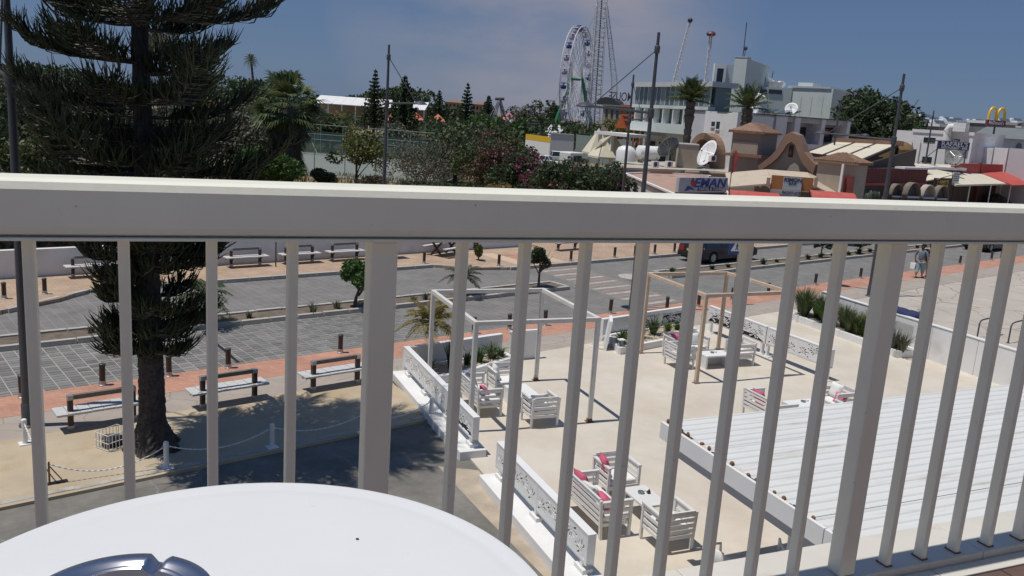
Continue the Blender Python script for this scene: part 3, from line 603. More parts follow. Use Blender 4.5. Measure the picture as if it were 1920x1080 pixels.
def screen_mesh(L, h, seed, m):
    """white sheet cut through with daisies"""
    R = random.Random(seed)
    cu = bpy.data.curves.new('screen', 'CURVE'); cu.dimensions = '2D'; cu.fill_mode = 'BOTH'; cu.extrude = 0.012; cu.resolution_u = 1
    def spl(pts):
        s = cu.splines.new('POLY'); s.points.add(len(pts) - 1); s.use_cyclic_u = True
        for q, pnt in zip(s.points, pts): q.co = (pnt[0], pnt[1], 0, 1)
    spl([(0, 0), (L, 0), (L, h), (0, h)])
    def petal(cx, cy, a, r0, r1, wd):
        wd *= 1.25
        pts = []
        for k in range(8):
            q = 2 * pi * k / 8; x = (r0 + r1) / 2 + (r1 - r0) / 2 * cos(q); y = wd * sin(q) * (1.25 if cos(q) > 0 else .75)
            dx, dy = rot((x, y), a); X, Y = cx + dx, cy + dy
            if X < .05 or X > L - .05 or Y < .035 or Y > h - .035: return
            pts.append((X, Y))
        spl(pts)
    n = max(1, round(L / .40)); st_ = L / n
    for k in range(n):
        cx = (k + .5) * st_; cy = h / 2 + (.09 if k % 2 else -.09); a0 = R.uniform(0, 1); np_ = 11
        for j in range(np_): petal(cx, cy, a0 + 2 * pi * j / np_, .055, .185 + R.uniform(-.02, .01), .014)
        for j in range(7): petal(cx, cy, a0 + 2 * pi * j / 7, .012, .043, .009)
        cy2 = h / 2 + (-.2 if k % 2 else .2)
        for q in (-.15, -.09, -.03, .03, .09, .15): petal(cx + q, cy2, pi / 2 + R.uniform(-.4, .4), -.05, .05, .016)
        for q in range(4): petal(cx - st_ / 2, h / 2 + (q - 1.5) * .13, R.uniform(-.5, .5), -.035, .035, .017)
    t = bpy.data.objects.new('tmp', cu); COL.objects.link(t)
    me = bpy.data.meshes.new_from_object(t.evaluated_get(bpy.context.evaluated_depsgraph_get()))
    bpy.data.objects.remove(t); bpy.data.curves.remove(cu); me.materials.clear(); me.materials.append(m)
    return me
def screen(p, q, z0, z1, l, seed, legs, npan=1, kerb=None, gap=0.0):
    L = hypot(q[0] - p[0], q[1] - p[1]); a = atan2(q[1] - p[1], q[0] - p[0])
    t = thing('perforated_screen', l, 'fence', TW(p[0], p[1], 0.035), A_T + a, 'laser cut white screens round the terrace')
    W = L / npan
    for k in range(npan):
        o = link('cut_panel', screen_mesh(W - .03, z1 - z0 - .06, seed + k, WHITE), t, (k * W + .015, -.055, z0 + .03)); o.rotation_euler = (pi / 2, 0, 0)
        o = link('cut_panel', o.data, t, (k * W + .015, .055, z0 + .03)); o.rotation_euler = (pi / 2, 0, 0); MB().box(k * W + .03, k * W + W - .03, -.012, .012, z0 + .032, z1 - .032).build('shade_plate', mat('screen_shade_grey', (.05, .055, .065), .8, .1, 3), t)  # added dark plate stands in for the shade behind the cut holes
    MB().box(0, L, -.075, .075, z1 - .03, z1).build('top_rail', WHITE, t); MB().box(0, L, -.06, .06, z0, z0 + .03).build('bottom_rail', WHITE, t)
    for k in range(npan + 1): MB().box(min(max(k * W - .03, 0), L - .06), min(max(k * W + .03, .06), L), -.072, .072, z0, z1 - .03).build('stile', WHITE, t)
    for s in legs:
        g = MB().box(s - .045, s + .045, -.05, .05, 0.0, z0).build('leg', WHITE, t); MB().box(s - .15, s + .15, -.09, .09, 0.0, kerb if kerb else .03).build('leg_block', WHITE2, g)
    return t
# kerb the left screens stand on
for v0, v1, l in ((15.75, 21.45, 'long white kerb under the left rear screen'), (9.2, 14.6, 'white kerb under the left front screen')):
    o = MB().box(-.30, .30, 0, v1 - v0, -.02, .20).build('white_kerb', WHITE2, None, loc=TW(6.18, v0, 0), rz=A_T, bevel=.01); tag(o, l, 'kerb')
screen((6.25, 15.85), (6.25, 21.35), .34, .88, 'white perforated screen on kerb left of the rear lounge group', 3, (.2, 1.9, 3.6, 5.1), 3, .24)
screen((6.25, 10.6), (6.25, 14.5), .34, .88, 'white perforated screen on kerb left of the pink cushion lounge', 9, (.2, 2.0, 3.7), 2, .24)
screen((18.32, 24.35), (18.45, 21.35), .40, .98, 'white perforated screen behind the right pergola, far half', 14, (.15, 2.85), 2)
screen((18.45, 21.3), (18.62, 18.6), .40, .98, 'white perforated screen at the right pergola, near half with long shadow', 20, (.05, 2.6), 2)

# low white walls along the pavement and on the right
def wall(p, q, h, l, th=.14):
    L = hypot(q[0] - p[0], q[1] - p[1]); a = atan2(q[1] - p[1], q[0] - p[0])
    t = thing('terrace_wall', l, 'wall', TW(p[0], p[1], 0), A_T + a); MB().box(0, L, 0, th, 0, h).build('wall_body', WHITE2, t, bevel=.01); MB().box(-.005, L + .005, -.012, th + .012, h, h + .03).build('coping', WHITE, t, bevel=.008)
    return t
wall((6.3, 21.62), (9.6, 22.62), .75, 'low white wall behind the planter with the small palm')
wall((13.75, 23.9), (15.0, 24.28), .74, 'short plain white wall right of the leaning gate leaf')
screen((15.05, 24.3), (17.9, 25.15), .06, .78, 'dark cut white screen set between wall and planter at the back', 30, (.1, 2.8), 2)
t = thing('terrace_wall', 'tall white wall closing the terrace on the right', 'wall', TW(24.15, 16.4, 0), A_T + pi / 2)
for k in range(5): MB().box(k * 1.75 + .006, k * 1.75 + 1.744, -.16, 0, 0, 1.2 + (.0 if k % 2 else .012)).build('wall_panel', WHITE2, t, bevel=.01)
MB().box(0, 8.75, -.18, .02, 1.215, 1.245).build('coping', WHITE, t)
# gate leaves
t = thing('gate_panel', 'upright white gate panel left of the terrace entrance', 'gate', TW(9.72, 22.28, .035), A_T + radians(6))
MB().box(0, .95, 0, .09, 0, .86).build('leaf', WHITE2, t, bevel=.01); MB().box(-.02, .97, -.02, .11, .86, .90).build('top_cap', WHITE, t)
t = thing('leaning_gate_leaf', 'leaning white gate leaf right of the terrace entrance', 'gate', TW(13.22, 22.75, .035), A_T + radians(62))
MB().add([(0, -.05, 0), (.75, -.05, 0), (1.0, -.18, .95), (.12, -.18, .95), (0, .05, 0), (.75, .05, 0), (1.0, -.08, .95), (.12, -.08, .95)], [(0, 1, 2, 3), (7, 6, 5, 4), (0, 4, 5, 1), (1, 5, 6, 2), (2, 6, 7, 3), (3, 7, 4, 0)]).build('leaf', WHITE2, t)
MB().beam((.1, .02, .05), (.3, .5, .0), .05, .05).beam((.6, .02, .35), (.65, .42, 0), .05, .05).build('prop', WHITE, t)

# planters: kerb, gravel, plants
def planter(poly, h, l):
    n = len(poly); cx = sum(p[0] for p in poly) / n; cy = sum(p[1] for p in poly) / n
    t = thing('planter', l, 'planter', TW(cx, cy, .035), A_T); P = [(p[0] - cx, p[1] - cy) for p in poly]
    for i in range(n):
        a, b = P[i], P[(i + 1) % n]; d = hypot(b[0] - a[0], b[1] - a[1]); e = ((b[0] - a[0]) / d * .07, (b[1] - a[1]) / d * .07)
        MB().beam((a[0] - e[0], a[1] - e[1], h / 2), (b[0] + e[0] * .9, b[1] + e[1] * .9, h / 2), .14, h + .002 * i).build('rim', WHITE2, t)
    MB().prism(P, 0, h - .04).build('gravel_bed', GRAVEL, t)
    R = random.Random(len(l)); g = MB()
    xs = [p[0] for p in P]; ys = [p[1] for p in P]
    def inside(x, y):
        c = False
        for i in range(n):
            x1, y1 = P[i]; x2, y2 = P[(i + 1) % n]
            if (y1 > y) != (y2 > y) and x < (x2 - x1) * (y - y1) / (y2 - y1) + x1: c = not c
        return c
    for k in range(900):
        x, y = R.uniform(min(xs), max(xs)), R.uniform(min(ys), max(ys))
        if inside(x, y): s = R.uniform(.012, .035); g.cbox((x, y, h - .035), (s * 1.4, s, s), R.uniform(0, 3))
    tag(g.build('pebbles', GRAVEL, t), kind='stuff')
    return t
planter([(6.55, 20.55), (7.65, 20.85), (9.65, 21.95), (9.6, 22.5), (6.55, 21.6)], .22, 'planter bed with spiky plants behind the rear lounge group')
planter([(13.55, 22.35), (15.9, 23.1), (17.5, 23.75), (17.4, 24.85), (13.9, 23.8)], .22, 'planter bed with low palms right of the entrance')
planter([(23.15, 20.3), (24.05, 20.3), (24.05, 25.6), (23.15, 25.6)], .24, 'long planter with tall grasses along the right wall')
def lantern(u, v, l):
    t = thing('garden_lantern', l, 'lantern', TW(u, v, .26), A_T)
    MB().box(-.09, .09, -.09, .09, 0, .03).build('base', STEEL, t)
    for a in (-.075, .075):
        for b in (-.075, .075): MB().box(a - .01, a + .01, b - .01, b + .01, .03, .2).build('bar', DGREY, t)
    MB().box(-.055, .055, -.055, .055, .03, .19).build('pane', GLASSG, t); MB().box(-.1, .1, -.1, .1, .2, .23).build('lid', WHITE, t)
lantern(13.62, 22.45, 'small lantern on the corner of the entrance planter'); lantern(16.95, 23.35, 'small lantern on the planter edge behind the right pergola')

# ------------------------------------------------------------------ pergolas
def pergola(c, m, mtop, l):
    (FLu, FLv), (FRu, FRv), (BRu, BRv), (BLu, BLv) = c
    t = thing('pergola', l, 'pergola', TW(FLu, FLv, .035), A_T, 'open square pergola frames on the terrace'); H_ = 2.63; s = .10
    P = [(u - FLu, v - FLv) for u, v in c]
    for x, y in P:
        o = MB().box(x - s / 2, x + s / 2, y - s / 2, y + s / 2, .012, H_ - .101).build('post', m, t, bevel=.006)
        MB().box(x - .09, x + .09, y - .09, y + .09, 0, .012).build('foot_plate', RUST, o); MB().box(x - s / 2 - .004, x + s / 2 + .004, y - s / 2 - .004, y + s / 2 + .004, .012, .09).build('rusty_shoe', RUST if m is PERGW else STEEL, o)
    for i in range(4):
        a, b = P[i], P[(i + 1) % 4]; d = np.array([b[0] - a[0], b[1] - a[1]]); d /= np.linalg.norm(d)
        k = s / 2 if i % 2 == 0 else -s / 2 - .002
        MB().beam((a[0] - d[0] * k, a[1] - d[1] * k, H_ - .05), (b[0] + d[0] * k, b[1] + d[1] * k, H_ - .05), .096 + .002 * (i % 2), .10).build('beam', mtop, t, bevel=.005)
    return t
pergola([(6.62, 17.18), (9.72, 17.16), (9.74, 20.4), (6.64, 20.45)], PERGW, PERGW, 'white timber pergola over the rear left lounge group')
pergola([(14.30, 19.26), (17.40, 19.4), (17.28, 22.3), (14.30, 22.32)], PERGT, PERGT, 'weathered pergola with tan posts over the right lounge group')

# ------------------------------------------------------------------ lounge furniture
def slat(L, h=.062, th=.022):
    return MB().box(-L / 2, L / 2, -th / 2, th / 2, -h / 2, h / 2).mesh('slat', FURN)
def seat_unit(L, name, l, cat, group, D=.62, cushions=(), pillow=()):
    """boxy slatted lounge seat; open front faces -y, width L along x"""
    t = thing(name, l, cat, group=group); H_ = .74; zs = .36
    for x in (-L / 2 + .025, L / 2 - .025):
        for y, top in ((-D / 2 + .025, H_ - .06), (D / 2 - .025, H_)):
            P = [(x - .025, y - .025, 0), (x + .025, y - .025, 0), (x + .025, y + .025, 0), (x - .025, y + .025, 0)]
            k = .05 if y > 0 else -.0
            Q = [(px_, py_ + k, top) for px_, py_, _ in P]
            MB().add(P + Q, [(3, 2, 1, 0), (4, 5, 6, 7), (0, 1, 5, 4), (1, 2, 6, 5), (2, 3, 7, 6), (3, 0, 4, 7)]).build('leg', FURN, t)
    sb = slat(L - .1)
    for k in range(5):
        z = .27 + k * .105; y = D / 2 - .02 + .05 * z / H_
        link('slat', sb, t, (0, y, z))
    sa = slat(D - .10)
    for x in (-L / 2 + .025, L / 2 - .025):
        for k in range(4): link('slat', sa, t, (x, 0.01, .27 + k * .12), pi / 2)
    for x in (-L / 2 + .025, L / 2 - .025): MB().box(x - .035, x + .035, -D / 2 + .0, D / 2 + .02, H_ - .06, H_ - .03).build('arm_rest', FURN, t)
    MB().box(-L / 2 + .05, L / 2 - .05, D / 2 + .01, D / 2 + .05, H_, H_ + .025).build('top_rail', FURN, t)
    MB().box(-L / 2 + .05, L / 2 - .05, -D / 2 + .0, -D / 2 + .03, .25, .33).build('front_rail', FURN, t)
    MB().box(-L / 2 + .055, L / 2 - .055, -D / 2 + .03, D / 2 - .045, .30, .33).build('seat_board', FURN, t)
    n = 1 if L < 1 else 2
    for k in range(n):
        w_ = (L - .12) / n; x0 = -L / 2 + .06 + k * w_
        MB().box(x0 + .006, x0 + w_ - .006, -D / 2 + .02, D / 2 - .06, .332, .43).build('seat_cushion', CUSHW, t, True, bevel=.03)
    return t
def pillow(u, v, z, ang, lean, m, l, sz=.42):
    """stuffed square pillow leaning on a back"""
    n = 9; V = []; F = []
    for s in (1, -1):
        for i in range(n):
            for j in range(n):
                x = (i / (n - 1) - .5) * 2; y = (j / (n - 1) - .5) * 2
                th = .075 * (max(0, 1 - x ** 4) * max(0, 1 - y ** 4)) ** .6
                pin = 1 - .10 * (1 - x * x) * abs(y) ** 3 - .0; pin2 = 1 - .10 * (1 - y * y) * abs(x) ** 3
                V.append((x * pin2 * sz / 2, s * th, y * pin * sz / 2))
        o_ = 0 if s == 1 else n * n
        for i in range(n - 1):
            for j in range(n - 1):
                a = o_ + i * n + j; q = (a, a + 1, a + n + 1, a + n); F.append(q if s == 1 else q[::-1])
    o = link('pillow', np_mesh('pillow', V, F, m, True)); o.location = TW(u, v, z); o.rotation_euler = (lean, 0, A_T + ang)
    return tag(o, l, 'pillow', None)
def table(u, v, ang, lx, ly, l, solid=False):
    t = thing('lounge_table', l, 'table', TW(u, v, .035), A_T + ang, 'low white lounge tables'); h = .42
    MB().box(-lx / 2, lx / 2, -ly / 2, ly / 2, h - .05, h).build('tabletop', FURN if not solid else WHITE, t, bevel=.008)
    if solid:
        for s in (-1, 1): MB().box(s * (lx / 2 - .03) - .03, s * (lx / 2 - .03) + .03, -ly / 2, ly / 2, 0, h - .051).build('side_panel', WHITE, t)
        MB().box(-lx / 2 + .06, lx / 2 - .06, .1, .14, .0, h - .051).build('inner_panel', GREYW, t)
    else:
        for a in (-1, 1):
            for b in (-1, 1): MB().box(a * (lx / 2 - .035) - .035, a * (lx / 2 - .035) + .035, b * (ly / 2 - .035) - .035, b * (ly / 2 - .035) + .035, 0, h - .051).build('leg', FURN, t)
    return t
def glass_ashtray(u, v, l):
    t = thing('table_ashtray', l, 'ashtray', TW(u, v, .456), A_T)
    MB().lathe([(0, .008), (.045, .008), (.055, .035), (.065, .035), (.06, 0), (0, 0)], 14).build('dish', GLASSG, t)
    o = MB().cbox((.14, .02, .02), (.07, .07, .04)).build('matchbox', WHITE, None); o.location = TW(u, v, .456); o.rotation_euler = (0, 0, A_T); tag(o, 'small white box beside the ashtray of ' + l.split(' on ')[1], 'box')
FC = 0; SW = 0.035
G = 'white slatted lounge seats on the terrace'
arm = seat_unit(.72, 'lounge_chair', 'x', 'armchair', G); sofa = seat_unit(1.32, 'lounge_sofa', 'x', 'sofa', G)
used = {'a': False, 's': False}
def place(kind, u, v, ang, l):
    src = arm if kind == 'a' else sofa
    if not used[kind]: o = src; used[kind] = True
    else: o = dup(src, (0, 0, 0))
    o.location = TW(u, v, SW); o.rotation_euler = (0, 0, A_T + ang); o['label'] = l; return o
# group nearest the hotel
place('s', 7.44, 12.5, pi / 2, 'white slatted sofa with pink cushions near the front screen'); place('a', 8.32, 13.42, 0, 'white slatted armchair holding an upright pink cushion'); place('a', 8.22, 11.42, pi, 'white slatted armchair with its back to the balcony, nearest the canopy')
table(8.38, 12.45, 0, .52, .82, 'low white table amid the pink cushion lounge group'); glass_ashtray(8.36, 12.55, 'clear ashtray on the table of the pink cushion group')
o = MB().lathe([(0, 0), (.035, 0), (.03, .05), (.015, .07), (0, .1)], 10).build('black_lighter', BLACK, None); o.location = TW(8.5, 12.5, .456); tag(o, 'small black object standing on the table of the pink cushion group', 'holder')
pillow(8.06, 13.45, .66, pi / 2 - .25, -.25, PINK, 'upright pink pillow in the armchair behind the sofa'); pillow(7.30, 12.95, .64, pi / 2 + .1, -.35, PINK, 'pink pillow at the far end of the sofa'); pillow(7.42, 12.2, .56, pi / 2 - .3, -.8, PINK, 'pink pillow lying at the near end of the sofa'); pillow(7.36, 12.62, .58, pi / 2 + .2, -.7, CUSHW, 'white pillow slumped between the pink ones on the sofa', .46)
pillow(8.12, 11.35, .54, pi, -.5, CUSHW, 'white pillow in the armchair nearest the canopy')
# group under the white pergola
place('s', 7.42, 18.62, pi / 2, 'white slatted sofa under the white pergola beside the screen'); place('a', 8.38, 19.5, 0, 'white slatted armchair with a white pillow under the white pergola'); place('a', 8.45, 17.35, pi, 'white slatted armchair at the front of the white pergola, back to the balcony')
table(8.5, 18.55, 0, .6, .95, 'low white table under the white pergola', True)
pillow(8.15, 19.5, .66, pi / 2 - .2, -.25, CUSHW, 'upright white pillow in the armchair under the white pergola'); pillow(7.32, 19.0, .62, pi / 2, -.4, CUSHW, 'white pillow on the sofa under the white pergola'); pillow(7.45, 18.5, .55, pi / 2 - .3, -.9, PINK, 'small pink pillow on the sofa under the white pergola', .3); pillow(8.4, 17.42, .58, pi, -.6, CUSHW, 'white pillow in the armchair at the front of the white pergola', .5)
# group under the tan pergola
place('s', 15.5, 21.62, 0, 'white slatted sofa under the tan pergola before the planter'); place('a', 14.72, 20.8, pi / 2, 'white slatted armchair at the left of the tan pergola group'); place('a', 16.92, 20.75, -pi / 2, 'white slatted armchair at the right of the tan pergola group')
table(15.85, 20.62, 0, .92, .55, 'low white boxy table under the tan pergola', True); glass_ashtray(15.8, 20.65, 'clear ashtray on the boxy table under the tan pergola')
pillow(15.05, 21.5, .66, -.1, -.3, PINK, 'pink pillow on the sofa under the tan pergola'); pillow(15.75, 21.6, .64, 0, -.3, CUSHW, 'white pillow on the sofa under the tan pergola')
# group behind the canopy
place('s', 14.25, 16.05, pi / 2, 'white slatted sofa just behind the corrugated canopy'); place('a', 16.5, 16.15, -pi / 2, 'white slatted armchair right of the table behind the canopy'); table(15.4, 16.1, 0, .95, .6, 'low white table behind the canopy, partly hidden by it', True); glass_ashtray(15.45, 16.2, 'clear ashtray on the table behind the canopy')
pillow(14.1, 16.3, .64, pi / 2, -.3, PINK, 'pink pillow on the sofa behind the canopy'); pillow(16.45, 15.95, .55, -pi / 2 + .4, -.7, PINK, 'pink pillow in the armchair behind the canopy', .36); pillow(16.6, 16.3, .66, -pi / 2, -.3, CUSHW, 'white pillow in the armchair behind the canopy')
place('a', 15.5, 15.2, pi, 'white slatted armchair peeping over the edge of the canopy')

# ------------------------------------------------------------------ corrugated canopy below the balcony
cz = 2.5; u0, u1 = 7.55, 22.0; vN, vF = 4.2, 10.85
cy_ = thing('canopy_roof', 'white corrugated canopy with rusty rib ends below the balcony', 'canopy', TW(u0, vN, 0), A_T)
def roof_z(v): return cz + (v - vN) * 0.012
npn = 6; pwid = (vF - vN) / npn; skew = .03      # far edge drifts outward to the right
for k in range(npn):
    b = MB(); pts = []
    y0 = k * pwid; per = pwid / 6
    for r_ in range(6):
        yb = y0 + r_ * per
        pts += [(yb + .012 * (r_ == 0), 0), (yb + per * .60, 0), (yb + per * .70, .018), (yb + per * .88, .018), (yb + per * .985, 0.0)]
    P = []
    for x in (.05, u1 - u0):
        for y, z in pts: P.append((x, y + x * skew * (y / (vF - vN)), roof_z(vN + y) + z + (k % 2) * .004))
    n = len(pts); b.add(P, [(i, n + i, n + i + 1, i + 1) for i in range(n - 1)])
    o = b.build('roof_sheet', ROOFW, cy_)
    if k: MB().add([(.06, y0 - .02, roof_z(vN + y0) - .004), (u1 - u0, y0 - .02 + (u1 - u0 - .06) * skew * (y0 / (vF - vN)), roof_z(vN + y0) - .004), (u1 - u0, y0 + .03 + (u1 - u0 - .06) * skew * (y0 / (vF - vN)), roof_z(vN + y0) - .004), (.06, y0 + .03, roof_z(vN + y0) - .004)], [(0, 1, 2, 3)]).build('seam_strip', DGREY, cy_)
    for r_ in range(6):
        if (k * 6 + r_) % 3 == 1: continue
        yc = y0 + r_ * per + per * .80
        MB().ball((.03, yc, roof_z(vN + yc) + .025), .04, 8, 5, (.8 + .3 * sin(yc * 9), .9, .8 + .25 * sin(yc * 23))).build('rib_end', RUST, cy_, True)
MB().box(.0, .06, .0, vF - vN, cz - .03, cz + .01).build('rusty_edge_strip', RUST, cy_)
for a, b_ in ((0, 3.0), (3.012, vF - vN + .05)): MB().box(-.055, -.005, a, b_, cz - .20, cz + .075).build('fascia', WHITE, cy_, bevel=.004)
for k in range(8):
    y = .4 + k * .85; MB().beam((.06, y, roof_z(vN + y) - .12), (14.3, y, roof_z(vN + y) - .12), .07, .14).build('rafter', GREYW, cy_)
MB().box(.10, .22, .05, vF - vN - .05, cz - .42, cz - .22).build('edge_beam', GREYW, cy_)
for y in (3.55,): MB().box(.10, .24, y - .07, y + .07, 0.035, cz - .42).build('post', GREYW, cy_)
MB().box(10.0, 10.14, 6.2, 6.34, 0.035, cz - .3).build('post', GREYW, cy_)
dp = thing('downpipe', 'white downpipe hanging under the canopy edge by its post', 'pipe', TW(7.80, 8.02, 0), A_T)
MB().tube([(0, 0, .05), (0, 0, 2.05)], .055, 12).build('pipe', WHITE, dp, True); MB().tube([(0, 0, 2.1), (0, 0, 2.14)], .065, 12).build('clip', DGREY, dp, True)
# white plastic chairs under the canopy edge
def plastic_chair(l, u, v, ang):
    t = thing('plastic_chair', l, 'chair', TW(u, v, .035), A_T + ang, 'white plastic chairs by the canopy')
    for sx_ in (-1, 1):
        for sy_ in (-1, 1): MB().beam((sx_ * .27, sy_ * .25, 0), (sx_ * .22, sy_ * .21, .43), .05, .035).build('leg', WHITE, t)
        MB().tube([(sx_ * .27, -.24, .43), (sx_ * .28, -.23, .62), (sx_ * .29, .0, .66), (sx_ * .25, .25, .68)], .022, 8).build('arm', WHITE, t, True)
    MB().box(-.24, .24, -.25, .23, .42, .45).build('seat', WHITE, t, bevel=.012)
    P = []; F = []
    for i in range(9):
        a = (i - 4) / 4 * .75
        for z in (.45, .66, .86 - .05 * (a * a)): P.append((.30 * sin(a), .12 + .16 * cos(a) + (z - .45) * .22, z))
    for i in range(8):
        for j in range(2): q = i * 3 + j; F.append((q, q + 3, q + 4, q + 1))
    o = MB().add(P, F).build('backrest', WHITE, t, True); s = o.modifiers.new('thick', 'SOLIDIFY'); s.thickness = .022
    return t
plastic_chair('white plastic chair in the gap beside the canopy post', 8.28, 9.88, pi * .58); plastic_chair('white plastic chair partly under the canopy edge', 9.6, 9.7, pi * .8)
# ------------------------------------------------------------------ vegetation
NR = np.random.default_rng(11)
def unit(v): return v / (np.linalg.norm(v, axis=-1, keepdims=True) + 1e-9)
def leaves(P, size, R, aspect=1.7, updir=None, flat=0.0):
    """one folded leaf blade (quad) per point"""
    n = len(P); d = unit(R.normal(size=(n, 3)) + (0 if updir is None else updir)); d[:, 2] *= (1 - flat); d = unit(d)
    x = unit(np.cross(d, R.normal(size=(n, 3)))); s = size * R.uniform(.6, 1.3, (n, 1))
    V = np.stack([P - d * s * aspect * .5, P + x * s * .5, P + d * s * aspect * .5, P - x * s * .5], 1).reshape(-1, 3)
    F = np.arange(4 * n).reshape(n, 4); return V, F
def crown_pts(c, r, n, R, lobes=14, fill=.45, bottom=-.75):
    """points on the shells of many small lobes inside an uneven ellipsoid: clumps with gaps between"""
    c = np.array(c, float); r = np.array(r, float); out = []
    L = unit(R.normal(size=(lobes, 3))); L[:, 2] = np.abs(L[:, 2]) * 1.3 + bottom * R.uniform(0, 1, lobes); rad = R.uniform(.25, .82, (lobes, 1)); L = unit(L) * rad
    lr = R.uniform(.24, .46, lobes); wts = lr ** 2; cnt = (n * wts / wts.sum()).astype(int)
    for k in range(lobes):
        d = unit(R.normal(size=(cnt[k], 3))); q = L[k] + d * lr[k] * (R.uniform(fill, 1.05, (cnt[k], 1)) ** .6); out.append(q)
    q = np.concatenate(out); return c + q * r
def tree(name, l, cat, base, h, r, m, n, size, seed, trunk=.14, trunk_h=None, lobes=14, aspect=1.7, group=None, lean=(0, 0), bare=0, crown_z=None, zr=None, m2=None, n2=0):
    R = np.random.default_rng(seed); t = thing(name, l, cat, tuple(base), 0, group)
    if name in ('bush_tree', 'russet_bush', 'dry_bush', 'bougainvillea', 'shrub'): zr = zr or h * .53; n = int(n * 1.5); lobes = int(lobes * 1.4)
    zr = zr or h * .42; cz_ = crown_z or h - zr; cx, cy = lean
    b = MB(); th = trunk_h or cz_
    b.tube([(0, 0, -.05), (cx * .3, cy * .3, th * .5), (cx * .8, cy * .8, th)], [trunk * 1.25, trunk, trunk * .7], 8)
    for k in range(7 + bare):
        a = R.uniform(0, 2 * pi); e = np.array([cx + cos(a) * r * R.uniform(.4, .85), cy + sin(a) * r * R.uniform(.4, .85), cz_ + zr * R.uniform(-.3, .8)])
        s = np.array([cx * .7, cy * .7, th * R.uniform(.55, .95)]); mid = (s + e) / 2 + R.normal(size=3) * r * .10; b.tube([s, mid, e], [trunk * .5, trunk * .32, trunk * .12], 5, False)
        if bare:
            for j in range(5):
                q = mid + (e - mid) * R.uniform(.3, 1) + R.normal(size=3) * r * .20; b.tube([mid, (mid + q) / 2 + R.normal(size=3) * .1, q], [trunk * .22, trunk * .15, trunk * .05], 4, False)
    b.build('trunk', TWIGB if bare else BARK, t, True)
    V, F = leaves(crown_pts((cx, cy, cz_), (r, r, zr), n, R, lobes), size, R, aspect); link('crown', np_mesh('crown', V, F, m), t)
    if m2: V, F = leaves(crown_pts((cx, cy, cz_), (r * 1.03, r * 1.03, zr * 1.04), n2, R, max(5, lobes // 2), .85), size, R, aspect); link('blossom', np_mesh('blossom', V, F, m2), t)
    return t
def tubes_np(P, rad, n=3):
    """many thin tubes at once. P: (m, k, 3) paths, rad: (m, k)"""
    m, k, _ = P.shape; D = np.empty_like(P); D[:, 1:-1] = P[:, 2:] - P[:, :-2]; D[:, 0] = P[:, 1] - P[:, 0]; D[:, -1] = P[:, -1] - P[:, -2]; D = unit(D)
    a = np.zeros_like(D); a[..., 0] = 1.0; a[..., 1] = .3; X = unit(np.cross(D, a)); Y = np.cross(D, X)
    ang = np.arange(n) * 2 * pi / n
    V = P[:, :, None, :] + (X[:, :, None, :] * np.cos(ang)[None, None, :, None] + Y[:, :, None, :] * np.sin(ang)[None, None, :, None]) * rad[:, :, None, None]
    idx = np.arange(m * k * n).reshape(m, k, n); nx = np.roll(idx, -1, 2)
    F = np.stack([idx[:, :-1], nx[:, :-1], nx[:, 1:], idx[:, 1:]], -1).reshape(-1, 4); return V.reshape(-1, 3), F

# the big pine with rope-like upturned twigs
pb = at(288, 838, .06)
pine = thing('pine_tree', 'big dark pine with upturned rope-like twigs standing on the sand strip', 'tree', tuple(pb))
b = MB(); n = 44; pts = []; F = []; R = np.random.default_rng(5); zz = np.concatenate([np.linspace(-.05, 3.2, 84), np.linspace(3.3, 15.5, 90)])
for i, z in enumerate(zz):
    rr = .265 * (1 - z / 18) + .27 * max(0, 1 - max(z, 0) / .75) ** 2.0
    for k in range(n):
        a = 2 * pi * k / n; fl_ = 1 + .18 * max(0, 1 - z / .9) * cos(5 * a + 1)
        q = rr * fl_ * (1 + R.uniform(-.05, .05) + .07 * (abs(sin(9 * a + 3.1 * sin(z * 6.0)) * sin(z * 17 + 4 * sin(3 * a))) ** .5 - .6)); pts.append((q * cos(a) + (-.035 * z if z < 8 else -.28) * .35, q * sin(a), z))
for i in range(len(zz) - 1):
    for k in range(n): F.append((i * n + k, i * n + (k + 1) % n, (i + 1) * n + (k + 1) % n, (i + 1) * n + k))
b.add(pts, F).build('trunk', BARKP, pine)
R = np.random.default_rng(23)
lim, tw_paths, tw_rads = MB(), [], []
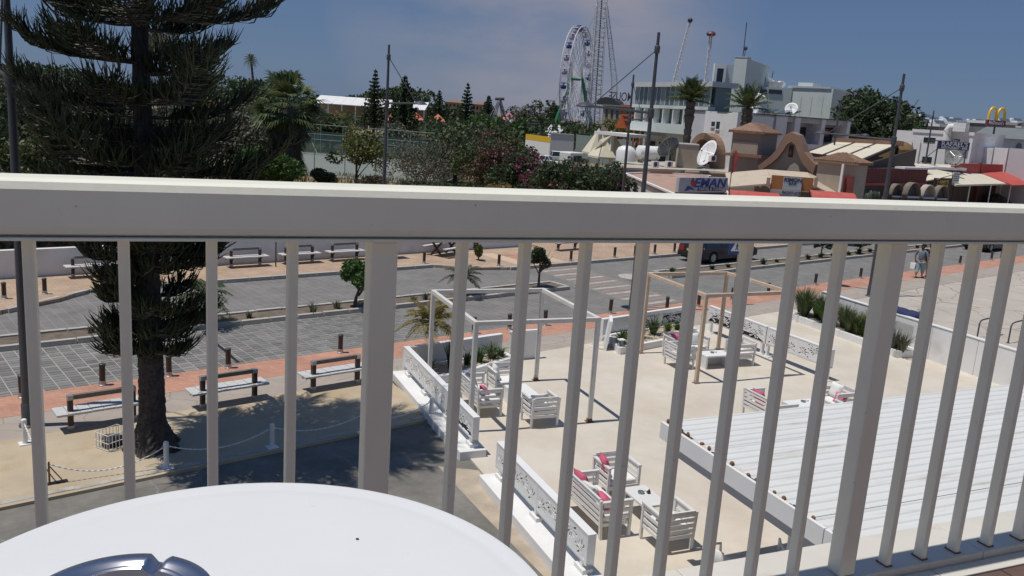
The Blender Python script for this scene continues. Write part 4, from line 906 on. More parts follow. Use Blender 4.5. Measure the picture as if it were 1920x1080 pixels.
def tier(z, L, nb_, droop, a0):
    for j in range(nb_):
        a = a0 + 2 * pi * j / nb_ + R.uniform(-.25, .25); ln = L * R.uniform(.55, 1.08); z_ = z + R.uniform(-.22, .22); d = np.array([cos(a), sin(a), 0]); sd_ = np.array([-sin(a), cos(a), 0])
        s = np.linspace(0, 1, 12)[:, None]; wob = R.uniform(-.12, .12)
        P = np.array([0, 0, z_]) + d * s * ln + np.array([0, 0, 1]) * (droop * ln * s * (1 - s) * 1.5 + .26 * ln * s ** 3) + sd_ * wob * ln * s ** 2
        P[:, 0] += -.035 * min(z, 8) * .35
        lim.tube(list(P), list(np.linspace(.05, .012, 12) * (.6 + .14 * ln)), 6, False)
        nt_ = int((38 if z < 6.2 else 30) * ln + 10)
        ss = R.uniform(.10, 1.0, nt_) ** .8; i0 = np.clip((ss * 11).astype(int), 0, 10); f_ = (ss * 11 - i0)[:, None]; S = P[i0] * (1 - f_) + P[np.minimum(i0 + 1, 11)] * f_
        side = R.choice([-1.0, 1.0], nt_)[:, None]; wl = (.20 + .42 * np.sin(pi * np.clip(ss, .05, .93)))[:, None] * R.uniform(.55, 1.1, (nt_, 1)) * min(1.0, .55 + .17 * ln)
        out = unit(sd_ * side * R.uniform(.2, 1.0, (nt_, 1)) + d * R.uniform(.3, .9, (nt_, 1)))
        # branchlet reaches out sideways then turns up; three ropes rise from each
        for q in range(3):
            s0 = S + out * wl * (.42 * q + .03) ; 
            up = unit(np.array([0, 0, 1.0]) + d * R.uniform(-.1, .75, (nt_, 1)) + sd_ * side * R.uniform(-.2, .7, (nt_, 1)) + R.normal(size=(nt_, 3)) * .22)
            tl = R.uniform(.22, .46, (nt_, 1)) * (.85 if z < 5 else 1.05)
            o1 = unit(out * .9 + up * .35 + d * .2)
            K = np.stack([s0, s0 + o1 * tl * .35, s0 + o1 * tl * .55 + up * tl * .35, s0 + o1 * tl * .6 + up * tl * .95], 1)
            tw_paths.append(K); r0 = R.uniform(.010, .016, (nt_, 1)); tw_rads.append(np.concatenate([r0 * .8, r0 * 1.15, r0, r0 * .3], 1))
            if q == 2: lim_paths.append(np.stack([S, S + out * wl * .25, S + out * wl * .55, s0], 1))
lim_paths = []
tier_z = [2.2, 2.6, 3.1, 3.6, 4.1, 4.6, 5.1, 5.7, 6.3, 6.9, 7.6, 8.4, 9.2, 10.0, 10.9, 11.8, 12.7, 13.6, 14.5, 15.2]
tier_l = [.70, 1.05, 1.25, 1.15, 1.6, 1.95, 2.2, 2.45, 2.3, 2.55, 2.4, 2.65, 2.5, 2.6, 2.4, 2.2, 1.8, 1.4, 1.0, .6]
for k, (z, L) in enumerate(zip(tier_z, tier_l)): tier(z, L, 6 if L < 2 else 6, -.10 if z < 6 else -.04, k * 1.1)
V, F = tubes_np(np.concatenate(tw_paths), np.concatenate(tw_rads), 3); link('foliage', np_mesh('foliage', V, F, L_PINE), pine)
LP = np.concatenate(lim_paths); V2, F2 = tubes_np(LP, np.full(LP.shape[:2], .007), 3)
bm_ = lim; o = bm_.build('boughs', BARK, pine, True); link('branchlets', np_mesh('branchlets', V2, F2, TWIGB), pine)
PINE_TWIGS = len(V)

# palms
def frond_leaflets(P, wid, R, n, droop=.35, tip=.35):
    """leaflets on both sides of a frond path (k,3)"""
    k = len(P); s = np.linspace(.12, .99, n); f_ = s * (k - 1); i0 = np.clip(f_.astype(int), 0, k - 2); fr = (f_ - i0)[:, None]
    S = P[i0] * (1 - fr) + P[i0 + 1] * fr; D = unit(P[i0 + 1] - P[i0]); side = unit(np.cross(D, np.array([0, 0, 1.0]) + R.normal(size=(n, 3)) * .05)); up = np.cross(side, D)
    V = []; ln = wid * (np.sin(pi * np.clip(s * .86 + .12, 0, 1)) * .85 + .15)[:, None]
    for sg in (-1, 1):
        d = unit(side * sg * .85 + D * .6 + up * (.25) + R.normal(size=(n, 3)) * .10); e = S + d * ln; e[:, 2] -= (droop * ln[:, 0]); w_ = D * ln * .075
        mid = S + d * ln * .5 + up * ln * .05
        V.append(np.stack([S - w_ * .6, mid - w_, e, mid + w_], 1))
    return np.concatenate(V).reshape(-1, 3)
def palm(l, base, h, nf, fl, m, seed, trunk=.14, wid=.35, nl=34, cat='palm', skirt=0, sag=.42, elev=(-.5, 1.2), lean=(0, 0), group=None, bulge=1.0, tm=None, name='palm_tree'):
    R = np.random.default_rng(seed); t = thing(name, l, cat, tuple(base), 0, group); b = MB(); N_ = 14
    path = [(lean[0] * (k / N_) ** 1.6, lean[1] * (k / N_) ** 1.6, h * k / N_) for k in range(N_ + 1)]
    rad = []; pr = []
    for k in range(N_): # ringed stem
        p, q = np.array(path[k]), np.array(path[k + 1]); tr = trunk * (1.15 - .25 * k / N_) * (bulge if k > N_ - 4 else 1)
        pr += [p, p + (q - p) * .82]; rad += [tr * .92, tr * 1.12]
    b.tube(pr + [np.array(path[-1])], rad + [trunk], 12); b.build('trunk', tm or BARK, t)
    top = np.array(path[-1]); VV = []; st_ = MB(); VD = []
    for k in range(nf):
        a = k * 2.39996 + R.uniform(-.2, .2); el = elev[0] + (elev[1] - elev[0]) * ((k + .5) / nf) ** .8 + R.uniform(-.1, .1); L = fl * R.uniform(.85, 1.1)
        s = np.linspace(0, 1, 8)[:, None]; d = np.array([cos(a) * cos(el), sin(a) * cos(el), sin(el)])
        P = top + d * L * s - np.array([0, 0, 1]) * L * sag * s ** 2.2 * (1.1 - max(0, el) * .45)
        st_.tube(list(P), list(np.linspace(.022, .006, 8) * (fl / 1.5) ** .5), 4, False); VV.append(frond_leaflets(P, wid * fl / 1.5, R, nl))
    st_.build('stalks', L_PALM, t)
    V = np.concatenate(VV); link('fronds', np_mesh('fronds', V, np.arange(len(V)).reshape(-1, 4), m), t)
    if skirt:
        for k in range(skirt):
            a = R.uniform(0, 2 * pi); z0 = h - R.uniform(0, h * .55); L = fl * R.uniform(.6, .9); s = np.linspace(0, 1, 6)[:, None]
            P = np.array([0, 0, z0]) + np.array([cos(a), sin(a), 0]) * (trunk + .55 * L * s ** .6) - np.array([0, 0, 1]) * L * s ** 1.4
            VD.append(frond_leaflets(P, wid * .7 * fl / 1.5, R, nl, .8))
        V = np.concatenate(VD); link('dead_skirt', np_mesh('dead_skirt', V, np.arange(len(V)).reshape(-1, 4), L_DRY), t)
    return t
def fan_palm(l, base, h, r, seed, trunk=.3):
    """stout fan palm with a skirt of dead fans"""
    R = np.random.default_rng(seed); t = thing('fan_palm', l, 'palm', tuple(base)); MB().tube([(0, 0, 0), (0, 0, h * .4), (0, 0, h)], [trunk * 1.2, trunk, trunk * .9], 12).build('trunk', BARK, t, True)
    def fans(n, z0, z1, e0, e1, L0, flen):
        VV = []
        for k in range(n):
            a = R.uniform(0, 2 * pi); el = R.uniform(e0, e1); s = np.array([0, 0, R.uniform(z0, z1)]); d = np.array([cos(a) * cos(el), sin(a) * cos(el), sin(el)]); c = s + d * L0 * R.uniform(.7, 1.1)
            sd_ = unit(np.cross(d, np.array([0, 0, 1.0]) + R.normal(size=3) * .2)); up = np.cross(sd_, d)
            for q in np.linspace(-1.5, 1.5, 17):
                dd = unit(d * cos(q) + sd_ * sin(q) + up * .15); L = flen * R.uniform(.8, 1.1) * (1 - .2 * abs(q) / 1.5); e = c + dd * L - np.array([0, 0, .28 * L]); w_ = np.cross(dd, up) * flen * .05; mid = c + dd * L * .55
                VV.append(np.stack([c - w_ * .3, mid - w_, e, mid + w_]))
        V = np.concatenate(VV); return V, np.arange(len(V)).reshape(-1, 4)
    V, F = fans(46, h - .3, h + .2, -.5, 1.4, r * .55, r * .5); link('fronds', np_mesh('fronds', V, F, L_PALM), t)
    V, F = fans(34, h - .9, h + .05, -1.0, -.2, r * .45, r * .45); link('old_fronds', np_mesh('old_fronds', V, F, L_PALM), t)
    V, F = fans(84, h * .35, h + .05, -1.35, -.65, r * .30, r * .42); link('dead_skirt', np_mesh('dead_skirt', V, F, L_DRY), t)
    return t
def tuft(l, base, h, n, seed, m=None, spread=.5, name='grass_tuft', cat='plant', group=None, wide=.012, stiff=.35):
    """arching blades from one root"""
    R = np.random.default_rng(seed); t = thing(name, l, cat, tuple(base), 0, group); a = R.uniform(0, 2 * pi, n); ln = h * R.uniform(.6, 1.15, n); e = R.uniform(.1, 1, n) * spread
    d = np.stack([np.cos(a), np.sin(a), np.zeros(n)], 1); up = np.array([0, 0, 1.0]); s0 = d * R.uniform(0, .08, (n, 1)); sd_ = np.stack([-np.sin(a), np.cos(a), np.zeros(n)], 1)
    p1 = s0 + up * ln[:, None] * .55 + d * (e * ln)[:, None] * .4; p2 = s0 + up * (ln * (1 - stiff * e))[:, None] + d * (e * ln)[:, None] * 1.1; w_ = sd_ * wide
    V = np.stack([s0 - w_, p1 - w_, p1 + w_, s0 + w_, p1 - w_, p2, p2 + up * .001, p1 + w_], 1).reshape(-1, 3); F = np.arange(len(V)).reshape(-1, 4)
    link('blades', np_mesh('blades', V, F, m or L_GRASS), t); MB().lathe([(.05, 0), (.06, .03), (0, .06)], 8).build('root_clump', SOIL, t); return t
def conifer(l, base, h, r, seed, group='small layered pines in the distance', dens=1.0):
    """small layered pine with gaps between its tiers"""
    R = np.random.default_rng(seed); t = thing('layered_pine', l, 'tree', tuple(base), 0, group); MB().tube([(0, 0, 0), (0, 0, h)], [r * .11, r * .02], 6).build('trunk', BARK, t)
    P = []; k = 0; z = h * .14
    while z < h * .98:
        f_ = 1 - ((z / h - .14) / .84) ** 1.1; L = r * (f_ * .95 + .06); nb_ = 7
        for j in range(nb_):
            a = j * 2 * pi / nb_ + k * .9; n = max(5, int(46 * L / r * dens)); s = R.uniform(.08, 1.05, n)[:, None]
            P.append(np.array([0, 0, z]) + np.array([cos(a), sin(a), 0]) * s * L * R.uniform(.8, 1.05) + np.array([0, 0, 1]) * (s ** 2 * L * .25) + R.normal(size=(n, 3)) * np.array([.09, .09, .05]) * L)
        z += h * .058; k += 1
    P = np.concatenate(P); V, F = leaves(P, r * .11, R, 2.2, np.array([0, 0, .9])); link('crown', np_mesh('crown', V, F, L_DARK), t); return t

# ---- median and terrace plants
palm('small palm on the median left of the pergola trees, droopy green fronds', at(382, 606, .1), .95, 16, 1.05, L_PALM, 1, .10, .42, 36, elev=(-.5, .9), group=None)
palm('small palm on the median seen between balusters above the white pergola', at(866, 552, .1), .75, 14, 1.0, L_GREY, 2, .09, .42, 36, elev=(-.4, .9))
q = toR(at(649, 573)); o = tree('round_shrub_tree', 'leafy green little tree on the median left of the wide middle post', 'tree', RW(q[0], 26.2, .1), 1.75, .85, L_BRIGHT, 2600, .085, 3, .055, .7, 12, 1.5, lean=(.22, .05), zr=.62)
q = toR(at(1019, 546)); tree('round_shrub_tree', 'small round clipped tree at the end of the left median', 'tree', RW(q[0], 26.2, .1), 1.75, .62, L_DARK, 2200, .075, 4, .05, .8, 12, 1.4, zr=.58)
wl = [(300, 630, .22), (485, 606, .25), (560, 592, .2), (582, 584, .42), (628, 577, .35), (700, 569, .18), (775, 566, .3), (800, 562, .32), (190, 640, .25)]
for k, (x, y, h) in enumerate(wl):
    q = toR(at(x, y, .1)); tuft(['tiny weed', 'low weed', 'wispy weed'][k % 3] + ' on the left median, ' + ORD[sorted(p[0] for p in wl).index(x)] + ' from the left', RW(q[0], 26.15 + (k % 3 - 1) * .2, .1), h, 46, 40 + k, L_GREY, .9, 'median_weed', group='weeds on the left median', wide=.014)
for k in range(20):
    u = 32.4 + k * 1.5; tuft('low green tuft on the right median, ' + ORD[k] + ' from its left end', RW(u, 26.3 + .12 * sin(k * 2.1), .1), .30 + .10 * sin(k * 1.7), 60, 70 + k, L_DARK if k % 3 else L_BRIGHT, 1.0, 'median_tuft', group='row of tufts on the right median', wide=.025)
q = toR(at(1543, 487)); tree('round_shrub_tree', 'thin little tree on the right median behind a baluster', 'tree', RW(q[0], 26.3, .1), 1.5, .5, L_DARK, 900, .09, 5, .04, .8, 8)
q = toR(at(1619, 480)); tree('round_shrub_tree', 'low bushy tree on the right median left of the lamp mast', 'tree', RW(q[0], 26.3, .1), 1.25, .65, L_DARK, 1100, .1, 6, .05, .4, 9)
palm('young palm with yellowing fronds in the left terrace planter', at(805, 690, .22), 1.35, 20, 1.0, L_PALMY, 7, .055, .42, 34, elev=(-.5, 1.1))
tuft('spiky upright dark plant in the left terrace planter', TW(7.55, 21.35, .2), .85, 70, 8, L_DARK, .35, 'spiky_plant', wide=.016, stiff=.1)
for k, (u, v, h, s) in enumerate(((8.1, 21.55, .45, .5), (8.55, 21.75, .5, .8), (9.05, 22.05, .55, 1.2), (6.9, 21.2, .4, .6), (9.4, 22.2, .3, .7))):
    tuft(['short strappy plant', 'leafy tuft', 'arching low palm', 'small green tuft', 'creeping tuft'][k] + ' in the left terrace planter', TW(u, v, .2), h, 60, 90 + k, [L_DARK, L_BRIGHT, L_PALM, L_GRASS, L_BRIGHT][k], s, 'planter_plant', wide=.018)
for k, (u, v, h, s) in enumerate(((13.9, 22.85, .5, 1.0), (14.9, 23.45, .6, 1.1), (15.6, 23.7, .75, .9), (16.3, 23.9, .45, 1.0), (14.4, 23.55, .3, .8), (16.9, 24.2, .35, .7))):
    tuft(['bright green arching plant nearest the lantern', 'dark arching plant', 'tallest low palm', 'pale low plant', 'small pale tuft', 'last green tuft'][k] + ' in the entrance planter', TW(u, v, .2), h, 64, 100 + k, [L_BRIGHT, L_DARK, L_PALM, L_GRASS, L_GREY, L_BRIGHT][k], s, 'planter_plant', wide=.018)
for k, (x, y, h, m_, s) in enumerate(((1512, 585, 1.05, L_PALM, .6), (1540, 586, .85, L_PALMY, .7), (1530, 596, .8, L_GRASS, .55), (1548, 600, .7, L_BRIGHT, .6), (1590, 622, .75, L_GRASS, .6), (1607, 628, .7, L_GRASS, .7), (1620, 632, .6, L_BRIGHT, .7), (1668, 655, .8, L_GREY, .8), (1684, 660, .7, L_GREY, .7))):
    q = toT(at(x, y, .22)); tuft(['tall palm-like grass at the far end', 'yellowish feathery grass', 'dense green grass', 'bright green grass clump', 'thick grass clump in the middle', 'arching grass clump beside it', 'low bright grass clump', 'grey-green lavender-like plant near the end', 'grey-green plant at the near end'][k] + ' of the right planter', TW(min(max(q[0], 23.35), 23.85), q[1], .2), h, 130, 120 + k, m_, s, 'planter_grass', wide=.014)
for k, (x, y) in enumerate(((1738, 600), (1725, 596), (1850, 645))): tuft('dry weed standing behind the tall right wall, ' + ['right one of two', 'left one of two', 'the one by the cycle stands'][k], at(x, y + 8, .02), .8, 26, 140 + k, L_DRY, .5, 'dry_weed', wide=.008)
for k, (u, v, h, m_) in enumerate(((23.45, 25.2, 1.25, L_PALM), (23.8, 24.6, 1.1, L_GRASS), (23.4, 24.0, 1.0, L_BRIGHT), (23.75, 23.4, .95, L_GRASS), (23.45, 22.8, .9, L_PALM), (23.8, 22.3, .95, L_GRASS), (23.5, 21.7, .75, L_BRIGHT))):
    tuft(['feathery tall grass clump at the far corner', 'second lush grass clump from the far end', 'third lush grass clump from the far end, bright green', 'fourth lush grass clump from the far end', 'fifth lush grass clump from the far end', 'sixth lush grass clump from the far end', 'seventh lush grass clump from the far end, short and bright'][k] + ' of the right planter', TW(u, v, .2), h, 320, 180 + k, m_, .75, 'planter_grass', wide=.017)
tree('shrub', 'low green shrub at the foot of the court fence left of the fruit tree', 'shrub', B(612, 72), 1.7, 1.5, L_OLIVE, 1500, .13, 310, .06, .4, 10); tree('shrub', 'low russet shrub between fruit tree and far lamp mast', 'shrub', B(705, 70), 1.5, 1.6, L_RUSSET, 1500, .12, 311, .06, .4, 10)
tree('bush_tree', 'dark bushy tree behind the court, left of the fruit tree', 'tree', B(625, 124), 5.6, 4.2, L_OLIVE, 3200, .26, 312, .2, 1.2, 14); tree('bush_tree', 'ochre green scrub tree behind the court right of the lamp mast', 'tree', B(762, 122), 4.6, 4.0, L_GREY, 2600, .26, 313, .2, 1.2, 14)
# yellow-green plant across the road
tree('shrub', 'bright yellow-green shrub by a post on the far pavement', 'shrub', at(897, 488, .13), 1.1, .3, L_YELLOW, 500, .09, 9, .03, .4, 6)

# ---- planting behind the far pavement
fan_palm('stout fan palm with a shaggy skirt of dead fronds, left of the tennis court', B(540, 72), 6.6, 3.5, 21, .45)
palm('lone tall thin palm against the sky at the left', B(478, 330), 20, 30, 3.4, L_PALM, 22, .45, .5, 14, elev=(-.9, 1.3), lean=(-1.6, 0))
tree('shrub', 'bright green dense shrub at the foot of the fan palm', 'shrub', B(500, 66), 3.5, 2.5, L_BRIGHT, 5200, .17, 23, .1, .8, 18)
tree('bush_tree', 'grey-green bushy tree just left of the fan palm', 'tree', B(440, 76), 6.4, 4.6, L_GREY, 7600, .20, 24, .2, 2.0, 20)
tree('bush_tree', 'grey-green bushy tree half hidden behind the pine boughs', 'tree', B(335, 82), 6.0, 4.5, L_GREY, 6400, .20, 25, .2, 2.0, 20)
tree('reed_clump', 'dry golden reeds showing between the pine boughs', 'reeds', B(365, 110), 7.6, 3.6, L_OCHRE, 3600, .30, 26, .1, 1.0, 12, 3.5)
tree('bush_tree', 'dark tree behind the left lamp mast and pine', 'tree', B(60, 66), 6.2, 4.8, L_DARK, 6000, .2, 27, .2, 2.0, 18); tree('bush_tree', 'dark tree left of the pine trunk behind its boughs', 'tree', B(185, 72), 5.6, 4.0, L_GREY, 5200, .2, 28, .2, 2.0, 18)
tree('young_tree', 'small yellow-green fruit tree in front of the tennis court fence', 'tree', B(672, 74), 5.3, 3.1, L_YELLOW, 4200, .16, 29, .11, 1.2, 13)
tree('bare_tree', 'grey half-bare tree with forked branches right of the lamp mast', 'tree', B(790, 66), 5.1, 3.1, L_GREY, 4200, .11, 30, .13, 1.1, 14, bare=5)
tree('bush_tree', 'tall green bushy tree right of the bare tree', 'tree', B(860, 84), 5.7, 3.9, L_OLIVE, 6200, .18, 31, .2, 1.5, 20); tree('bush_tree', 'green bushy tree above the clipped hedge', 'tree', B(905, 78), 5.3, 3.6, L_OLIVE, 4600, .17, 32, .2, 1.5, 18); tree('bush_tree', 'olive green tree behind the russet bush', 'tree', B(940, 92), 5.6, 4.0, L_OLIVE, 4200, .19, 132, .2, 1.5, 18)
tree('russet_bush', 'russet brown bush in the middle of the shrubbery', 'shrub', B(935, 70), 5.2, 2.9, L_RUSSET, 4600, .15, 33, .12, 1.0, 16, m2=L_MAG, n2=120); tree('dry_bush', 'beige dry flowering bush low in the shrubbery', 'shrub', B(945, 60), 2.5, 1.4, L_OCHRE, 1300, .13, 34, .08, .7, 9)
tree('bush_tree', 'dark green bush between russet bush and bougainvillea', 'shrub', B(985, 66), 4.9, 2.6, L_DARK, 3400, .16, 35, .12, 1.0, 14)
tree('bougainvillea', 'bougainvillea bush heavy with magenta blossom', 'shrub', B(1040, 61), 4.8, 2.6, L_DARK, 3200, .15, 36, .1, .8, 14, m2=L_MAG, n2=800); tree('bougainvillea', 'bougainvillea bush with few magenta sprays, right end of the shrubbery', 'shrub', B(1112, 59), 4.5, 2.8, L_DARK, 4200, .15, 37, .1, .8, 16, m2=L_MAG, n2=260)
tree('bush_tree', 'dark bush running out behind the thin lamp mast', 'shrub', B(1160, 60), 4.0, 1.9, L_DARK, 2200, .15, 38, .1, .6, 10)
hd = thing('clipped_hedge', 'low clipped dark hedge at the foot of the bare tree', 'hedge', B(850, 62), radians(6)); R = np.random.default_rng(50)
P = np.stack([R.uniform(-3.6, 3.2, 5200), R.uniform(-.7, .7, 5200), R.uniform(.1, 1.95, 5200)], 1); V, F = leaves(P, .14, R, 1.5); link('foliage', np_mesh('foliage', V, F, L_DARK), hd); MB().box(-3.5, 3.1, -.55, .55, 0, 1.7).build('inner_branches', BARK, hd)
# dark planting right behind the white wall on the left
R = np.random.default_rng(51)
for k, (u0_, u1_, h_) in enumerate(((-8, 4, 3.2), (4.5, 12, 2.8), (12.5, 20, 2.4))):
    hd = thing('boundary_hedge', ['tall dark hedge behind the wall at the far left', 'dark hedge behind the wall left of the pine trunk', 'dark hedge behind the wall above the far benches'][k], 'hedge', RW((u0_ + u1_) / 2, 37.2), A_R); L_ = (u1_ - u0_) / 2
    P = np.stack([R.uniform(-L_, L_, 5200), R.uniform(-1.1, 1.1, 5200), R.uniform(.1, h_, 5200)], 1); P[:, 2] *= 1 + .12 * np.sin(P[:, 0] * 1.7); V, F = leaves(P, .2, R, 1.6); link('foliage', np_mesh('foliage', V, F, L_DARK), hd); MB().box(-L_ + .2, L_ - .2, -.8, .8, 0, h_ * .8).build('inner_branches', BARK, hd)
tree('bush_tree', 'olive bush filling the gap between the left lamp mast and the pine boughs', 'tree', B(105, 60), 4.6, 3.6, L_OLIVE, 3800, .19, 320, .2, 1.2, 16); tree('bush_tree', 'dark bush at the very left edge beyond the white wall', 'tree', B(-15, 60), 4.2, 3.4, L_DARK, 3400, .19, 321, .2, 1.2, 14); tree('bush_tree', 'dark bush low behind the pine, right of its trunk', 'tree', B(265, 64), 4.2, 3.6, L_OLIVE, 3400, .19, 322, .2, 1.2, 14)
for k, (x, Y, h, m_) in enumerate(((15, 135, 8.2, L_GREY), (120, 145, 8.0, L_DARK), (215, 130, 7.2, L_OLIVE), (400, 135, 8.2, L_DARK), (470, 120, 7.0, L_GREY), (570, 150, 8.0, L_DARK))):
    tree('bush_tree', ['pale tree far off at the left edge', 'dark tree far off right of the left lamp mast', 'olive tree far off just left of the pine trunk', 'dark tree far off right of the pine trunk', 'grey-green tree far off under the lone thin palm', 'dark tree far off between fan palm and white hall'][k], 'tree', B(x, Y), h, 7.5, m_, 3000, .38, 330 + k, .3, 2, 16)
# distance
conifer('tall layered pine left of the far lamp mast before the white hall', B(702, 205), 15.2, 3.3, 60); conifer('layered pine just right of the far lamp mast', B(757, 200), 14.0, 4.3, 61); conifer('layered pine standing alone in front of the far hotel', B(875, 200), 13.4, 3.0, 62); conifer('small thin layered pine left of the far hotel', B(823, 260), 12.4, 3.3, 63, dens=.6)
conifer('small layered pine by the grey frame ride', B(915, 330), 13, 4.5, 64, dens=.7); conifer('faint small layered pine on the skyline left of the arches', B(1827, 420), 17, 5, 65, dens=.5)
palm('short palm in front of the white hall', B(655, 120), 4.6, 24, 2.3, L_PALM, 66, .25, .45, 14, elev=(-.8, 1.2))
FD = [('dark clump tree behind the lamp mast right of the hall', 790, 260, 9.6, 7), ('rounded dark tree on the skyline left of the big wheel', 1033, 330, 14, 8.5), ('dark tree right of the pink tent', 985, 300, 10, 7), ('green tree in front of the pink tent', 905, 190, 6.6, 5), ('green tree below the wheel', 1060, 240, 6.5, 6), ('leafy tree right below the slingshot tower', 1165, 200, 8.5, 5), ('yellowish tree beside the orange ride', 1190, 190, 9.0, 4.5), ('dark tree left of the big wheel foot', 1010, 250, 7, 6), ('green tree above the parked cars', 965, 170, 5.5, 5), ('low trees at the foot of the far hotel', 850, 270, 8, 8), ('spreading dark tree behind the hall roof', 735, 330, 14, 10), ('scrubby tree beside the hall', 635, 150, 5.6, 4), ('dark tree in the shade of the hall', 615, 130, 4.8, 4)]
for k, (l, x, Y, h, r) in enumerate(FD): tree('far_tree', l, 'tree', B(x, Y), h, r, [L_DARK, L_DARK, L_GREY, L_BRIGHT, L_DARK, L_YELLOW, L_YELLOW, L_DARK, L_BRIGHT, L_DARK, L_DARK, L_OCHRE, L_DARK][k], 1100, r * .085, 200 + k, .3, h * .35, 12, group='trees in the distance')
R = np.random.default_rng(70); P = []
for k in range(150):
    x = R.uniform(-150, 800); Y = R.uniform(370, 430); c = np.array(B(x, Y)); hh = 11 + 3.4 * sin(x * .018) + R.uniform(-1, 1.2); 
    d = unit(R.normal(size=(120, 3))); P.append(c + np.array([0, 0, hh * .55]) + d * np.array([9, 5, hh * .48]) * R.uniform(.75, 1.02, (120, 1)))
P = np.concatenate(P); V, F = leaves(P, 1.25, R, 1.5); tag(link('far_wood', np_mesh('far_wood', V, F, L_DARK)), kind='stuff')
P = []
for k in range(170):
    x = R.uniform(790, 1180); Y = R.uniform(150, 330); c = np.array(B(x, Y)); hh = 3.2 + R.uniform(0, 3.0) + max(0, (Y - 250) * .02); d = unit(R.normal(size=(90, 3))); P.append(c + np.array([0, 0, hh * .5]) + d * np.array([4.2, 3, hh * .5]) * R.uniform(.7, 1.02, (90, 1)))
P = np.concatenate(P); V, F = leaves(P, .62, R, 1.5); tag(link('far_shrubs', np_mesh('far_shrubs', V, F, L_DARK)), kind='stuff')
R = np.random.default_rng(71); n = 5200; P = np.stack([R.uniform(-16, 18, n), R.uniform(0, 22, n), np.zeros(n)], 1); off = np.array(B(640, 64)); hgt = R.uniform(.12, .4, n)[:, None]; a = R.uniform(0, 2 * pi, n); dv = np.stack([np.cos(a), np.sin(a), np.zeros(n)], 1) * .05
V = np.stack([P + off - dv, P + off + dv, P + off + dv * .3 + np.array([.05, 0, 1]) * hgt, P + off - dv * .3 + np.array([.05, 0, 1]) * hgt], 1).reshape(-1, 3); tag(link('verge_grass', np_mesh('verge_grass', V, np.arange(len(V)).reshape(-1, 4), L_OCHRE)), kind='stuff')
# palms among the restaurants
palm('date palm with a thick trunk in front of the glass building', B(1291, 88), 9.6, 42, 2.8, L_PALM, 80, .38, .34, 44, elev=(.15, 1.45), bulge=1.35, sag=.22)
palm('date palm behind the tiled tower, trunk swelling below its fronds', B(1398, 84), 9.2, 22, 3.0, L_PALM, 81, .34, .34, 44, elev=(.1, 1.4), bulge=1.6, sag=.30)
tree('big_dark_tree', 'big dark spiky-crowned tree behind the restaurants at the right', 'tree', B(1640, 112), 13.7, 6.2, L_DARK, 13000, .30, 82, .4, 4.0, 34, 2.4)
# ------------------------------------------------------------------ buildings, restaurants, rides
def fac2(x0, Y0, x1, Y1):
    p = B(x0, Y0); q = B(x1, Y1); return Fac((p[0], p[1]), atan2(q[1] - p[1], q[0] - p[0]))
def ft(name, l, cat, f, group=None): return thing(name, l, cat, f.loc(), f.a, group)
def pbox(f, r, d0, d1, name, m, par, base=None, bevel=0):
    s0, s1, z0, z1 = f.rect(*r)
    return MB().box(min(s0, s1), max(s0, s1), d0, d1, z0 if base is None else base, z1).build(name, m, par, bevel=bevel)
def hip(b, x0, x1, y0, y1, z, h, o=.35):
    cx, cy = (x0 + x1) / 2, (y0 + y1) / 2; k = min(x1 - x0, y1 - y0) / 2
    rx0, rx1 = (x0 + k, x1 - k) if (x1 - x0) > (y1 - y0) else (cx - .01, cx + .01); ry0, ry1 = (cy, cy) if (x1 - x0) >= (y1 - y0) else (y0 + k, y1 - k)
    x0 -= o; x1 += o; y0 -= o; y1 += o
    b.add([(x0, y0, z), (x1, y0, z), (x1, y1, z), (x0, y1, z), (rx0, ry0, z + h), (rx1, ry0, z + h), (rx1, ry1, z + h), (rx0, ry1, z + h), (x0, y0, z - .12), (x1, y0, z - .12), (x1, y1, z - .12), (x0, y1, z - .12)],
          [(0, 1, 5, 4), (1, 2, 6, 5), (2, 3, 7, 6), (3, 0, 4, 7), (8, 9, 1, 0), (9, 10, 2, 1), (10, 11, 3, 2), (11, 8, 0, 3), (11, 10, 9, 8)]); return b
def tilerows(b, x0, x1, y0, y1, z, h, o=.35, n=16):
    """rolls of curved tiles on the front and left slopes of a hip roof"""
    cx, cy = (x0 + x1) / 2, (y0 + y1) / 2
    for k in range(n):
        for (ax, ay, bx, by) in ((x0 - o, y0 - o, x1 + o, y0 - o), (x0 - o, y1 + o, x0 - o, y0 - o), (x1 + o, y0 - o, x1 + o, y1 + o)):
            t = (k + .5) / n; px_, py_ = ax + (bx - ax) * t, ay + (by - ay) * t; f_ = 1 - abs(2 * t - 1)
            tx, ty = (px_ + (cx - px_) * f_, py_ + (cy - py_) * f_) if True else (0, 0)
            if (ax == bx): tx, ty = px_ + (cx - px_) * f_, py_
            else: tx, ty = px_, py_ + (cy - py_) * f_
            b.tube([(px_, py_, z + .02), (tx, ty, z + h * f_ + .03)], .07, 5, True)
    return b
def lattice(name, m, parent, p0, p1, w0, w1, nseg, r=.07, rb=.045):
    p0 = np.array(p0, float); p1 = np.array(p1, float); d = unit(p1 - p0); x, y = perp(d); b = MB(); C = []
    for k in range(nseg + 1):
        t = k / nseg; w_ = (w0 + (w1 - w0) * t) / 2; c = p0 + (p1 - p0) * t; C.append([c + x * w_ * a + y * w_ * e for a, e in ((-1, -1), (1, -1), (1, 1), (-1, 1))])
    for j in range(4): b.tube([C[0][j], C[-1][j]], r, 4)
    for k in range(nseg):
        for j in range(4):
            q = (j + 1) % 4; b.tube([C[k][j], C[k + 1][q]] if (k + j) % 2 else [C[k][q], C[k + 1][j]], rb, 3, False); b.tube([C[k][j], C[k][q]], rb, 3, False)
    return b.build(name, m, parent)
